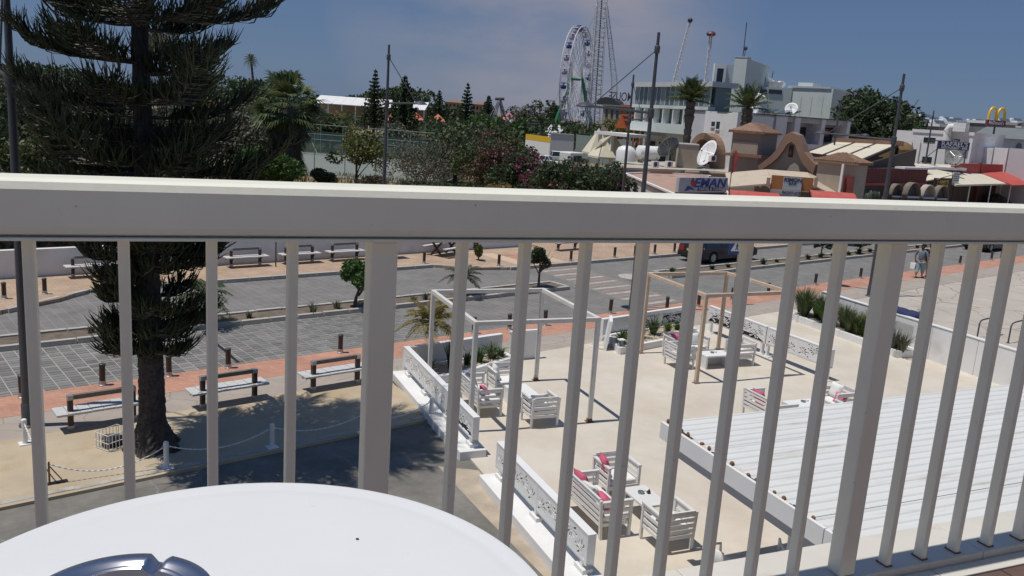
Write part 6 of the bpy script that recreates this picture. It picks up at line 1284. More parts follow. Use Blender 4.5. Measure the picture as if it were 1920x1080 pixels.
dish('satellite_dish', 'big white satellite dish seen nearly edge-on before the brown arch', 'satellite dish', tuple(atY(1327, 288, 79)), 1.30, radians(-160), .42, WHITE, .2); dish('satellite_dish', 'small white dish on the roof left of the curved gable', 'satellite dish', tuple(atY(1412, 307, 70)), .5, radians(-120), .35, WHITE, .2)
f = fac2(1272, 86, 1308, 86); t = ft('palm_box', 'beige planter box round the trunk of the date palm', 'planter', f); pbox(f, (1271, 271, 1308, 300), -.7, .9, 'box_wall', BEIGE, t, base=0); pbox(f, (1270, 269, 1309, 271), -.75, .95, 'rim', WHITE2, t)
for x, y, l in ((1254, 309, 'white air conditioner on the roof near the tanks'), (1336, 298, 'air conditioner behind the big white dish'), (1228, 309, 'low air conditioner beside the cream tank')):
    p = atY(x, y, 78); t = thing('air_conditioner', l, 'air conditioner', (p[0], p[1], p[2] - .25), A_R); MB().box(-.4, .4, -.16, .16, 0, .58).build('case', WHITE, t, bevel=.02); MB().lathe([(.2, 0), (.22, .02), (0, .02)], 14).build('fan_grille', DGREY, t, loc=(-.1, -.165, .3)).rotation_euler = (pi / 2, 0, 0)
# travel sign
fE = fac2(1271, 53.5, 1364, 56.5); t = ft('shop_sign', 'large grey and blue travel agency signboard above the rail', 'sign', fE); a, b_, z0, z1 = fE.rect(1273, 333, 1364, 361); MB().box(a, b_, 0, .25, z0, z1).build('sign_box', SIGNG, t, bevel=.02); hh = z1 - z0; W_ = b_ - a
MB().box(a - .05, b_ - .12, .02, .24, z0 - .65, z0 - .01).build('lower_board', NAVY, t); text('lettering', 'EMAN', hh * .86, BLUES, t, (a + W_ * .62, -.015, z0 + hh * .62), (pi / 2, 0, 0), .01, 1.42, .18, .02)
o = MB().xprism([(a + W_ * .37, z0 + hh * .12), (a + W_ * .89, z0 + hh * .12), (a + W_ * .92, z0 + hh * .36), (a + W_ * .39, z0 + hh * .36)], -.012, -.003).build('navy_strip', NAVY, t); text('lettering', 'TRAVEL & TOURS', hh * .26, SIGNG, o, (a + W_ * .645, -.02, z0 + hh * .24), (pi / 2, 0, 0), .006, 1.22, 0, .01)
MB().xprism([(a + W_ * .12, z0 + hh * .08), (a + W_ * .17, z0 + hh * .46), (a + W_ * .24, z0 + hh * .40), (a + W_ * .31, z0 + hh * .20), (a + W_ * .33, z0 + hh * .12), (a + W_ * .24, z0 + hh * .22)], -.02, -.003).build('blue_wave', BLUES, t); MB().xprism([(a + W_ * .22, z0 + hh * .78), (a + W_ * .26, z0 + hh * .88), (a + W_ * .31, z0 + hh * .78), (a + W_ * .32, z0 + hh * .5), (a + W_ * .29, z0 + hh * .36), (a + W_ * .24, z0 + hh * .5)], -.028, -.004).build('red_figure', mat('sign_red', (.40, .04, .06), .5, .05, 3), t)
MB().ball((a + W_ * .265, -.02, z0 + hh * .90), .09, 8, 5, (1, .3, 1)).build('dark_sun', DGREY, t)
for u_ in (a + .3, b_ - .4): MB().box(u_, u_ + .12, .25, .37, 0, z0 + .4).build('post', STEEL, t)
p0 = atY(1369, 341, 55.5); p1 = atY(1377, 283, 55.5); t = thing('red_banner', 'slim red banner standing on the roof edge right of the travel sign', 'banner', (p0[0], p0[1], 0)); MB().tube([(0, 0, 0), (.02, 0, p1[2])], .03, 6).build('pole', DGREY, t); MB().add([(-.02, 0, p0[2] + .5), (.24, .02, p0[2] + .7), (.36, .0, p1[2] - .2), (.1, 0, p1[2] + .1), (-.02, .05, p0[2] + .5), (.24, .07, p0[2] + .7), (.36, .05, p1[2] - .2), (.1, .05, p1[2] + .1)], [(0, 1, 2, 3), (7, 6, 5, 4), (0, 4, 5, 1), (1, 5, 6, 2), (2, 6, 7, 3), (3, 7, 4, 0)]).build('banner_cloth', REDAW, t)

# ---- the bar with the curved gable
fG = fac2(1425, 64.5, 1532, 62.2); t = ft('gable_bar', 'beige bar with a curved bell gable edged in brown', 'building', fG)
inn = [(1424, 322), (1434, 314), (1448, 305), (1460, 294), (1469, 282), (1476, 271), (1484, 266), (1491, 271), (1496, 288), (1502, 302), (1513, 317), (1524, 327)]
out_ = [(1421, 311), (1432, 303), (1446, 292), (1457, 279), (1464, 266), (1471, 254), (1483, 247), (1496, 253), (1503, 270), (1508, 285), (1519, 299), (1530, 309)]
I = [fG.sz(*p) for p in inn]; O = [fG.sz(*p) for p in out_]
MB().xprism([(I[0][0], 3.0)] + I + [(I[-1][0], 3.0)], .35, .75).build('gable_wall', BEIGE, t)
for k in range(len(I) - 1): MB().xprism([I[k], I[k + 1], O[k + 1], O[k]], -.05, 1.5).build('coping_stone', BROWNR, t)
s_, z_ = fG.sz(1481, 282); MB().xprism([(s_ - .17, z_ - .5), (s_ + .17, z_ - .5), (s_ + .17, z_ + .3), (s_ + .1, z_ + .42), (s_ - .1, z_ + .42), (s_ - .17, z_ + .3)], .31, .349).build('niche', DWOOD, t); MB().lathe([(.09, -.35), (.1, -.1), (.05, 0), (.04, .08), (0, .1)], 8, (s_, .28, z_)).build('niche_figure', TERRA, t)
fB = fac2(1425, 59.5, 1532, 59.0); t = ft('bar_building', 'low bar front with beige roof slopes and dark openings under the curved gable', 'building', fB); a = fB.sz(1366, 335)[0]; b_ = fB.sz(1605, 335)[0]; MB().box(a, b_, 1.2, 2.4, 0, 2.6).build('main_wall', BROWNR, t)
zc = fB.sz(1480, 327)[1]
def slope(s0, s1, zt0, zt1, name): MB().add([(s0, -.9, zt0 - .75), (s1, -.9, zt1 - .75), (s1, 2.6, zt1), (s0, 2.6, zt0), (s0, -.9, zt0 - .87), (s1, -.9, zt1 - .87), (s1, 2.6, zt1 - .12), (s0, 2.6, zt0 - .12)], [(0, 1, 2, 3), (7, 6, 5, 4), (0, 4, 5, 1), (1, 5, 6, 2), (2, 6, 7, 3), (3, 7, 4, 0)]).build(name, mat('beige_roofing', (.52, .44, .34), .85, .1, .8, dirt=(.42, .33, .25), dscale=.8), t)
slope(a, fB.sz(1447, 330)[0], zc - .35, zc + .12, 'eave_roof'); slope(fB.sz(1447.5, 330)[0], fB.sz(1528, 330)[0], zc + .12, zc + .12, 'eave_roof'); slope(fB.sz(1529, 330)[0], b_, zc + .1, zc - .9, 'eave_roof')
fK = Fac(fB.O + fB.n * -1.0, fB.a)
a, b_, z0, z1 = fK.rect(1446, 331, 1525, 357); MB().box(a, b_, -.95, -.8, z0, z1).build('orange_board', ORNG, t)
MB().box(fB.sz(1366, 335)[0], fB.sz(1605, 335)[0], .9, 1.19, 0, 2.7).build('dark_opening', GLASSD, t)
tk = ft('bar_sign', 'pale blue-grey bar sign on the orange board under the curved gable', 'sign', fK); a, b_, z0, z1 = fK.rect(1468, 332.5, 1503, 356.5); hh = z1 - z0; MB().box(a, b_, -.06, .03, z0, z1).build('sign_plate', mat('blue_grey_sign', (.40, .46, .49), .5, .05, 3), tk)
text('lettering', 'KIMON', hh * .42, NAVY, tk, ((a + b_) / 2, -.07, z0 + hh * .78), (pi / 2, 0, 0), .008, 1.0, .12, .012); text('lettering', 'BAR', hh * .34, NAVY, tk, ((a + b_) / 2, -.07, z0 + hh * .51), (pi / 2, 0, 0), .008, 1.0, .12, .004)
q = MB()
a2, b2, y0, y1 = fK.rect(1464, 358, 1501, 366); MB().box(a2, b2, -.10, .0, y0, y1).build('lower_plate', SIGNG, tk); text('lettering', 'PADIT-ICE', (y1 - y0) * 1.1, NAVY, tk, ((a2 + b2) / 2, -.11, (y0 + y1) / 2), (pi / 2, 0, 0), .008, .86, .15, .003)
for x0, x1 in ((1437, 1444), (1526, 1533)): q = fK.rect(x0, 333, x1, 350); MB().box(q[0], q[1], -.05, .02, q[2], q[3]).build('small_picture_board', BEIGE, tk)
def barrel(l, f_, x0, x1, yt, yb, d=1.3):
    t = ft('barrel_awning', l, 'awning', f_, 'red awnings of the bar'); a, _ = f_.sz(x0, (yt + yb) / 2); b_, _ = f_.sz(x1, (yt + yb) / 2); zt = f_.sz((x0 + x1) / 2, yt)[1]; zb = f_.sz((x0 + x1) / 2, yb)[1] ; P = []; F = []; n = 9; h = zt - zb
    for i in range(n):
        q = pi / 2 * i / (n - 1); P += [(a + .25 * (1 - cos(q)) * 0, -d * sin(q), zb + h * cos(q)), (b_, -d * sin(q), zb + h * cos(q))]
    for i in range(n - 1): F.append((2 * i, 2 * i + 1, 2 * i + 3, 2 * i + 2))
    F.append(tuple(2 * i for i in range(n))); F.append(tuple(2 * i + 1 for i in range(n))[::-1]); MB().add(P, F).build('cloth', REDAW, t)
    for k in range(int((b_ - a) / .35)): MB().box(a + k * .35 + .01, a + k * .35 + .34, -d - .02, -d, zb - .2, zb).build('valance', mat('white_red_valance', (.6, .5, .46), .8, .1, 3), t)
    MB().box(a, b_, 0, .05, zb, zt).build('frame', DWOOD, t)
fA = Fac(fB.O + fB.n * -1.1, fB.a)
barrel('red barrel awning left of the bar sign', fA, 1366, 1459, 359, 374); barrel('red barrel awning right of the bar sign', fA, 1516, 1599, 359, 376)
# tiled tower
fW = fac2(1428, 68, 1458, 75); t = ft('tiled_tower', 'square beige tower with a hipped tile roof left of the curved gable', 'building', fW); b_ = fW.sz(1457, 262)[0]; z1 = fW.sz(1430, 249)[1]; D_ = 2.2; MB().box(0, b_, 0, D_, 0, z1).build('wall', mat('brown_beige_render', (.33, .26, .21), .85, .08, 1), t)
hip(MB(), 0, b_, 0, D_, z1, .75, .3).build('roof', TERRA, t); tag(tilerows(MB(), 0, b_, 0, D_, z1, .75, .3, 18).build('roof_tiles', TERRA, t), kind='stuff'); zz0, zz1 = fW.sz(1425, 290)[1], fW.sz(1425, 268)[1]; MB().box(-.1, -.003, .1, D_ - .1, zz0, zz1).build('sunlit_panel', BEIGE, t); MB().box(-.3, b_ + .3, -.3, D_ + .3, zz0 - .25, zz0 - .02).build('ledge', BROWNR, t)  # lighter panel paints the sunlit part of the left face
# cottage with small tile roof
f = fac2(1530, 60.5, 1600, 58.6); t = ft('tiled_cottage', 'low beige wall with a shallow tile roof in front of the striped roof', 'building', f); a, b_, z0, z1 = f.rect(1531, 303, 1604, 350); MB().box(a, b_, 0, 1.8, 0, z1).build('wall', BEIGE, t); hip(MB(), a, b_, 0, 1.8, z1, .62, .25).build('roof', TERRA, t); tag(tilerows(MB(), a, b_, 0, 1.8, z1, .62, .25, 20).build('roof_tiles', TERRA, t), kind='stuff')
MB().box(a + 1.9, b_, -.06, -.005, 0, z1 - .9).build('dark_opening', REDD, t); MB().box(a + 1.95, a + 2.1, -.5, -.35, 0, z1 - .1).build('white_banner', WHITE, t)
# striped roof pavilion
P4 = [atY(1512, 285, 68), atY(1566, 265, 80), atY(1683, 271, 78), atY(1617, 299, 66)]; c = np.array([P4[0][0], P4[0][1], 0]); t = thing('striped_pavilion', 'pavilion roofed with cream panels between dark beams', 'building', tuple(c)); Q = [p - c for p in P4]
lerp = lambda k: (Q[0] + (Q[3] - Q[0]) * k, Q[1] + (Q[2] - Q[1]) * k)
for k in range(3):
    a, b_ = lerp(k / 3 + .008); d_, e_ = lerp((k + 1) / 3 - .03); dn = np.array([0, 0, -.08]); MB().add([a, d_, e_, b_, a + dn, d_ + dn, e_ + dn, b_ + dn], [(0, 1, 2, 3), (7, 6, 5, 4), (0, 4, 5, 1), (1, 5, 6, 2), (2, 6, 7, 3), (3, 7, 4, 0)]).build('cream_panel', CREAMAW, t)
for k in (0, .325, .66, 1.0): a, b_ = lerp(k); MB().beam(a + np.array([0, 0, -.10]), b_ + np.array([0, 0, -.10]), .22, .24).build('roof_beam', DWOOD, t)
MB().beam(Q[1] + np.array([-.3, 0, .1]), Q[2] + np.array([.5, 0, .1]), 1.2, .45).build('ridge_cap', BROWNR, t); MB().beam(Q[0] + np.array([0, 0, -.15]), Q[3] + np.array([0, 0, -.15]), .2, .25).build('eave_beam', DWOOD, t)
for p in (Q[0], Q[3], (Q[0] + Q[3]) / 2, Q[1], Q[2]): MB().box(p[0] - .12, p[0] + .12, p[1] - .12, p[1] + .12, 0, p[2] - .26).build('post', DWOOD, t)
a, b_ = Q[3] + np.array([.5, 0, 0]), Q[2] + np.array([1.6, 0, 0]); MB().add([(a[0], a[1], 0), (b_[0], b_[1], 0), (b_[0], b_[1], b_[2] - .3), (a[0], a[1], a[2] - .2), (a[0] + .2, a[1] + .1, 0), (b_[0] + .2, b_[1], 0), (b_[0] + .2, b_[1], b_[2] - .3), (a[0] + .2, a[1], a[2] - .2)], [(0, 1, 2, 3), (7, 6, 5, 4), (3, 2, 6, 7), (0, 3, 7, 4), (1, 5, 6, 2)]).build('interior_shade_wall', DWOOD, t)  # dark sheet stands in for the shaded interior under the roof
b_ = Q[1] + np.array([0, 1.5, 0]); e_ = Q[2] + np.array([1.5, 1.5, 0]); MB().box(b_[0], e_[0], b_[1], b_[1] + .2, 0, 5.5).build('dark_back_wall', DWOOD, t)
p = atY(1685, 262, 82); o = MB().lathe([(1.5, 0), (1.3, .4), (.8, .7), (0, .85)], 16).lathe([(1.5, 0), (1.5, -p[2] + .0), (0, -p[2])], 16).build('ochre_dome', mat('ochre_thatch', (.20, .125, .05), .9, .2, 2), None, True, loc=(p[0], p[1], p[2] - .9)); tag(o, 'ochre domed hut roof at the right of the striped pavilion', 'hut')
# red fronted taverna, cane tubs, cacti
f = fac2(1598, 62, 1740, 70); t = ft('red_taverna', 'dark red boarded taverna front behind the tall lamp masts', 'building', f); a, b_, z0, z1 = f.rect(1600, 316, 1738, 345); n = 22
MB().box(a, b_, .12, 4, 0, z1 - .05).build('wall', DWOOD, t)
for k in range(n): w_ = (b_ - a) / n; MB().box(a + k * w_ + .01, a + (k + 1) * w_ - .01, 0, .1, z0 + .1, z1).build('red_board', REDD, t)
MB().box(a - .1, b_, -.06, .0, z0 - .1, z0 + .09).build('red_rail', REDAW, t); MB().box(f.sz(1684, 320)[0], b_ + .2, -.5, .3, z1 + .01, z1 + .16).build('white_eave', WHITE, t)
def cane(l, x, y, Y, s, m):
    p = atY(x, y, Y); t = thing('cane_tub_chair', l, 'chair', (p[0], p[1], 0), radians(25), 'round-backed cane chairs of the taverna'); z0 = max(.1, p[2]); P = []; F = []; n = 13
    for i in range(n):
        a = pi * i / (n - 1)
        for d in (0, .55 * s): P.append((-cos(a) * s * .62, d, z0 + .25 * s + sin(a) * s * .95))
    for i in range(n - 1): F.append((2 * i, 2 * i + 1, 2 * i + 3, 2 * i + 2))
    F.append(tuple(2 * i + 1 for i in range(n))); o = MB().add(P, F).build('hood', m, t, True); q = o.modifiers.new('thick', 'SOLIDIFY'); q.thickness = .05
    MB().box(-.55 * s, .55 * s, .0, .5 * s, z0 + .2 * s, z0 + .32 * s).build('seat', CUSHW if m is WHITE else GREYW, t)
    for a in (-.5, .5): MB().box(a * s - .05, a * s + .05, .1, .2, 0, z0 + .2 * s).build('leg', DGREY, t)
CANE = mat('grey_cane', (.20, .17, .14), .85, .2, 8)
cane('round-backed dark cane chair left in the taverna row', 1682, 375, 66, 1.0, CANE); cane('large round-backed grey cane chair, second of the taverna row', 1712, 377, 66, 1.15, CANE); cane('pale round-backed cane chair, third of the taverna row', 1741, 378, 67, 1.05, mat('pale_cane', (.45, .40, .33), .85, .15, 8)); cane('wide flat-topped cane chair under the dark yellow-lettered sign', 1766, 380, 69, 1.1, CANE)
def cactus(l, x, Y, h, seed):
    R = random.Random(seed); t = thing('cactus', l, 'cactus', B(x, Y), 0, 'tall cacti before the taverna'); b = MB()
    def pad(p, sz, d, tilt):
        a = R.uniform(-.6, .6) + tilt; q = MB().ball((0, 0, sz * .5), sz * .5, 8, 6, (.62, .18, 1)); o = R.uniform(0, pi); V = []
        for v in q.v:
            x1, z1_ = v[0] * cos(a) + v[2] * sin(a), -v[0] * sin(a) + v[2] * cos(a); x2, y2 = rot((x1, v[1]), o); V.append((p[0] + x2, p[1] + y2, p[2] + z1_))
        b.add(V, q.f)
        if d > 0:
            e = np.array(rot((sin(a) * sz * .85, 0), o)); 
            for k in range(2 if d > 1 else 1): pad((p[0] + e[0], p[1] + e[1], p[2] + cos(a) * sz * .85), sz * .92, d - 1, R.uniform(-.5, .5))
    for k in range(3): pad((R.uniform(-.2, .2), R.uniform(-.2, .2), 0), h * .34, 3, R.uniform(-.2, .2))
    b.build('pads', L_CACT, t, True)
cactus('tall grey cactus left of the cane chairs', 1630, 64, 3.4, 1); cactus('bushy grey cactus right beside the tall one', 1655, 64, 3.2, 2)
tree('shrub', 'low dark shrubs under the cream awning at the right', 'shrub', B(1815, 88), 1.9, 1.5, L_DARK, 1300, .14, 301, .08, .5, 9); tree('shrub', 'rounded dark shrub between the awning posts at the right edge', 'shrub', B(1880, 92), 2.2, 1.8, L_GREY, 1500, .14, 302, .08, .5, 9); tree('shrub', 'small flowering shrub right of the cane chairs', 'shrub', B(1795, 80), 1.5, 1.0, L_BRIGHT, 800, .12, 303, .08, .4, 8)
# cream sail, dark sign, red roofs
P4 = [atY(1734, 339, 72), atY(1740, 328, 76), atY(1793, 325, 80), atY(1762, 334, 72)]; c = np.array([P4[0][0], P4[0][1], 0]); t = thing('cream_awning', 'small cream awning above the dark yellow-lettered sign', 'awning', tuple(c)); dn = np.array([0, 0, -.08]); Q = [p - c for p in P4]; MB().add(Q + [q + dn for q in Q], [(0, 1, 2, 3), (7, 6, 5, 4), (0, 4, 5, 1), (1, 5, 6, 2), (2, 6, 7, 3), (3, 7, 4, 0)]).build('cloth', CREAMAW, t)
for q in Q: MB().tube([(q[0], q[1], 0), (q[0], q[1], q[2] - .09)], .05, 5).build('post', DWOOD, t)
f = fac2(1750, 71, 1786, 73); t = ft('taverna_sign', 'dark brown signboard with small yellow lettering at the right', 'sign', f); a, b_, z0, z1 = f.rect(1752, 334, 1784, 358); MB().box(a, b_, 0, .12, z0, z1).build('board', DWOOD, t); text('lettering', "HARRY'S", (z1 - z0) * .36, YELLOW, t, ((a + b_) / 2 - .1, -.012, z0 + (z1 - z0) * .70), (pi / 2, 0, 0), .006, 1.3, 0, .012); text('lettering', 'TAVERNA', (z1 - z0) * .32, YELLOW, t, ((a + b_) / 2 - .1, -.012, z0 + (z1 - z0) * .38), (pi / 2, 0, 0), .006, 1.3, 0, .01); MB().box(a + .2, a + .3, .13, .2, 0, z1).box(b_ - .3, b_ - .2, .13, .2, 0, z1).build('post', DWOOD, t)
f = fac2(1786, 78, 1802, 79); t = ft('menu_board', 'white menu board hanging left of the red roofs', 'sign', f); a, b_, z0, z1 = f.rect(1787, 323, 1799, 343); MB().box(a, b_, 0, .06, z0, z1).build('panel', WHITE, t); [MB().box(a + .08, b_ - .08, -.012, -.002, z0 + (z1 - z0) * (.2 + .2 * k), z0 + (z1 - z0) * (.27 + .2 * k)).build('print_line', DGREY, t) for k in range(4)]; MB().box(a, a + .06, .07, .12, 0, z1).build('post', DWOOD, t)
f = fac2(1788, 84, 1925, 98); t = ft('red_roof_restaurant', 'restaurant with red fascia and sloping red canvas roof at the right edge', 'building', f); a, b_, z0, z1 = f.rect(1790, 308, 1925, 326); m1 = f.sz(1838, 318)[0]
MB().box(a, b_, .4, 6, 0, z0).build('dark_interior', DWOOD, t); MB().box(a, m1 - .05, 0, .4, z0, z1).build('red_fascia', REDAW, t); MB().box(m1 + .05, b_, .1, .5, z0 - .1, z1).build('red_fascia', REDAW, t); MB().box(m1 - .05, m1 + .05, -.1, .3, 0, z1 + .1).build('red_post', REDD, t)
e0, e1 = f.sz(1842, 338)[0], f.sz(1898, 341)[0]; zz = f.sz(1870, 341)[1]; MB().add([(e0, -3, zz), (e1 + 1, -3, zz), (b_, .1, z1 - .5), (m1 + .3, .1, z1 - .9), (e0, -3, zz - .12), (e1 + 1, -3, zz - .12), (b_, .1, z1 - .62), (m1 + .3, .1, z1 - 1.02)], [(0, 1, 2, 3), (7, 6, 5, 4), (0, 4, 5, 1), (1, 5, 6, 2), (2, 6, 7, 3), (3, 7, 4, 0)]).build('red_canvas', REDAW, t)
for k in range(9): q = a + .1 + k * (m1 - a - .2) / 9; MB().box(q, q + (m1 - a) / 9 - .08, -.12, -.02, z0 - .35, z0 + .02).build('scalloped_trim', mat('ochre_trim', (.5, .38, .2), .8, .15, 3), t)
f = fac2(1790, 77, 1905, 89); t = ft('cream_terrace_awning', 'long cream terrace awning on white posts at the right edge', 'awning', f); a, b_, z0, z1 = f.rect(1792, 345, 1902, 352); zt = f.sz(1850, 335)[1]
for k in range(3): s0, s1 = a + (b_ - a) * k / 3, a + (b_ - a) * (k + 1) / 3 - .06; MB().add([(s0, 0, z1), (s1, 0, z1), (s1, 4.5, zt + 1.0), (s0, 4.5, zt + 1.0), (s0, 0, z1 - .16), (s1, 0, z1 - .16), (s1, 4.5, zt + .9), (s0, 4.5, zt + .9)], [(0, 1, 2, 3), (7, 6, 5, 4), (0, 4, 5, 1), (1, 5, 6, 2), (2, 6, 7, 3), (3, 7, 4, 0)]).build('cloth', CREAMAW, t)
for x in (1821, 1860, 1897): q = f.sz(x, 360)[0]; MB().tube([(q, .2, 0), (q, .2, z1 - .1)], .06, 6).build('post', WHITE, t)
# white restaurant, blue sign, big mesh dish
f = fac2(1660, 101, 1822, 93.5); t = ft('white_restaurant', 'white flat-roofed restaurant block behind the blue sign', 'building', f); q1 = f.rect(1662, 244, 1716, 320); q2 = f.rect(1716, 251, 1820, 320); MB().box(q1[0], q1[1], 1.2, 8, 0, q1[3]).build('left_wing', OFFW, t); MB().box(q2[0] - .6, q2[1], 0, 8, 0, q2[3]).build('main_wing', OFFW, t); MB().box(q2[0] - .7, q2[1] + .1, -.1, 8.1, q2[3] + .003, q2[3] + .35).build('parapet', WHITE2, t)
for r in ((1732, 258, 1754, 267), (1729, 294, 1747, 305), (1789, 261, 1800, 266)): pbox(f, r, -.05, -.005, 'window', GLASSD, t)
for x in (1706, 1722): q = f.sz(x, 290)[0]; MB().box(q, q + .1, -.2, -.1, 0, f.sz(x, 262)[1]).build('drain_pipe', WHITE, t)
e = [f.sz(1779, 275), f.sz(1781, 245), f.sz(1786, 239), f.sz(1794, 238), f.sz(1817, 241)]; MB().tube([(p[0], -.5, p[1]) for p in e], .42, 10).build('white_duct', WHITE, t, True); MB().box(e[3][0], e[4][0], -.9, 0, e[4][1] - .4, e[4][1] + .55).build('duct_fan_box', WHITE2, t)
f = fac2(1758, 84, 1820, 87); t = ft('restaurant_sign', 'dark blue restaurant sign with white letters on roof legs', 'sign', f); a, b_, z0, z1 = f.rect(1761, 265.5, 1818, 281); hh = z1 - z0; MB().box(a, b_, 0, .15, z0, z1).build('board', NAVY, t); text('lettering', "RAFAEL'S", hh * .72, WHITE, t, ((a + b_) / 2, -.012, z0 + hh * .66), (pi / 2, 0, 0), .006, 1.95, 0, .008); text('lettering', 'RESTAURANT - BAR', hh * .42, WHITE, t, ((a + b_) / 2, -.012, z0 + hh * .22), (pi / 2, 0, 0), .006, 1.5, 0, .008)
for u_ in (a + .05, b_ - .15): MB().box(u_, u_ + .1, .16, .26, f.sz(1790, 312)[1], z1).build('leg', DGREY, t); MB().beam((u_, .2, z0), (u_ - .9 if u_ < (a + b_) / 2 else u_ + .9, 1.4, f.sz(1790, 312)[1]), .06, .06).build('stay', DGREY, t)
f = fac2(1700, 82, 1800, 86); t = ft('low_roof', 'low dark-edged flat roof carrying the blue sign and mesh dish', 'building', f); a, b_, z0, z1 = f.rect(1705, 312, 1796, 325); MB().box(a, b_, -.5, 6, 0, z1 - .25).build('dark_wall', DWOOD, t); MB().box(a - .2, b_ + .2, -.8, 6.2, z1 - .248, z1).build('roof_slab', OFFW, t)
dish('mesh_dish', 'big round mesh dish with radiating ribs under the blue restaurant sign', 'satellite dish', tuple(atY(1788, 296, 83)), .80, radians(-100), .35, meshmat('pale_dish_mesh', (.36, .36, .33), .55), .2, 22)
f = fac2(1818, 108, 1930, 103); t = ft('grey_roof_hall', 'long hall with grey sloping roof and dark doorway at the right edge', 'building', f); a, b_, z0, z1 = f.rect(1819, 259, 1935, 300); zr = f.sz(1870, 237)[1]; MB().box(a, b_, 0, 9, 0, z1).build('wall', OFFW, t); MB().add([(a - .3, -.4, z1), (b_, -.4, z1), (b_, 5, zr), (a - .3, 5, zr), (a - .3, 9.4, z1), (b_, 9.4, z1)], [(0, 1, 2, 3), (3, 2, 5, 4), (0, 3, 4), (1, 5, 2), (0, 4, 5, 1)]).build('roof', mat('grey_blue_roofing', (.16, .18, .185), .8, .1, .4), t)
pbox(f, (1847, 262, 1876, 276), -.06, -.005, 'doorway', GLASSD, t); pbox(f, (1824, 257, 1830, 263), -.06, -.005, 'window', GLASSD, t); q = f.rect(1905, 268, 1916, 281); MB().xprism([(q[0], q[2]), (q[1], q[2]), (q[1], (q[2] + q[3]) / 2)] + [((q[0] + q[1]) / 2 + (q[1] - q[0]) / 2 * cos(pi * k / 8), (q[2] + q[3]) / 2 + (q[3] - q[2]) / 2 * sin(pi * k / 8)) for k in range(1, 9)], -.06, -.005).build('arched_window', GLASSG, t)
f = fac2(1815, 97, 1930, 92); t = ft('white_parapet_block', 'white stepped parapet wall in front of the grey-roofed hall', 'building', f); pbox(f, (1817, 276, 1860, 310), 0, 3, 'wall', OFFW, t, base=0); q = f.rect(1861, 277, 1886, 310); MB().box(q[0], q[1], .2, 3, 0, q[3]).build('wall', WHITE2, t); q = f.rect(1887, 279, 1935, 310); MB().box(q[0], q[1], .4, 3, 0, q[3]).build('wall', GREYW, t)
# fast food arches on their pole
p = at(1838, 389); f = Fac((p[0], p[1]), radians(22)); t = ft('arches_sign', 'yellow double arch sign on a maroon board high on a dark pole', 'sign', f); zt = f.sz(1872, 236)[1]; s_ = f.sz(1872, 236)[0] ; MB().tube([(0, 0, 0), (0, 0, zt)], [.16, .10], 10).build('pole', POLEM, t, True)
q = f.rect(1855, 225, 1890, 235); w_ = (q[1] - q[0]) / 2; z0 = zt; z1 = zt + (q[3] - q[2]); MB().box(-w_, w_, -.12, .12, z0, z1).build('board', MAROON, t); text('lettering', "McDonald's", (z1 - z0) * .95, WHITE, t, (0, -.13, (z0 + z1) / 2), (pi / 2, 0, 0), .006, .9, 0, .008)
H_ = f.sz(1872, 205)[1] - f.sz(1872, 228)[1]
for sg in (-1, 1):
    P = [(sg * w_ * .46 + w_ * .40 * cos(pi * k / 16), 0, z1 + .02 + H_ * (sin(pi * k / 16) ** .72)) for k in range(17)]; b = MB()
    b.tube(P, [.14] * 17, 8); b.build('arch', YELLOW, t, True)
# roofs in the far right distance
RR = random.Random(8); spots = []
FRL = ['long', 'short', 'low', 'stepped', 'narrow', 'broad']
k = 0
for x, y in ((1722, 226), (1742, 224), (1745, 238), (1760, 229), (1768, 236), (1781, 227), (1792, 232), (1804, 229), (1816, 233), (1830, 229), (1845, 231), (1858, 237), (1893, 232), (1906, 236), (1915, 229), (1924, 238)):
    Y = RR.uniform(135, 230); f = fac2(x - 8, Y, x + 8, Y + 1.5); t = ft('far_house', '%s far white-topped roof on the right skyline, %s from the left' % (FRL[k % 6], ORD[k]), 'building', f, 'white roofs on the right skyline'); q = f.rect(x - RR.uniform(6, 13), y + 2, x + RR.uniform(6, 13), y + 10); MB().box(q[0], q[1], 0, 6, 0, q[3]).build('wall', GREYW if k % 2 else mat('grey_brown_render', (.2, .2, .2), .85, .2, .5), t); MB().box(q[0] - .2, q[1] + .2, -.2, 6.2, q[3] + .003, q[3] + RR.uniform(.2, .45)).build('roof_edge', WHITE, t)
    MB().tube([(q[0] + .8, 2, q[3] + .8), (q[0] + 1.6, 2, q[3] + .8)], .2, 8).build('roof_tank', WHITE, t); MB().beam((q[0] + 2.2, 1, q[3] + .5), (q[0] + 3.2, 2, q[3] + 1.0), 1.4, .08).build('solar_panel', GLASSB, t); k += 1
R = np.random.default_rng(99); P = []
for k in range(60):
    x = R.uniform(1560, 1990); Y = R.uniform(190, 260); c = np.array(B(x, Y)); d = unit(R.normal(size=(70, 3))); hh = R.uniform(6.5, 9.2); P.append(c + np.array([0, 0, hh * .5]) + d * np.array([5, 3, hh * .5]) * R.uniform(.7, 1, (70, 1)))
P = np.concatenate(P); V, F = leaves(P, .7, R, 1.5); tag(link('skyline_trees', np_mesh('skyline_trees', V, F, L_DARK)), kind='stuff')
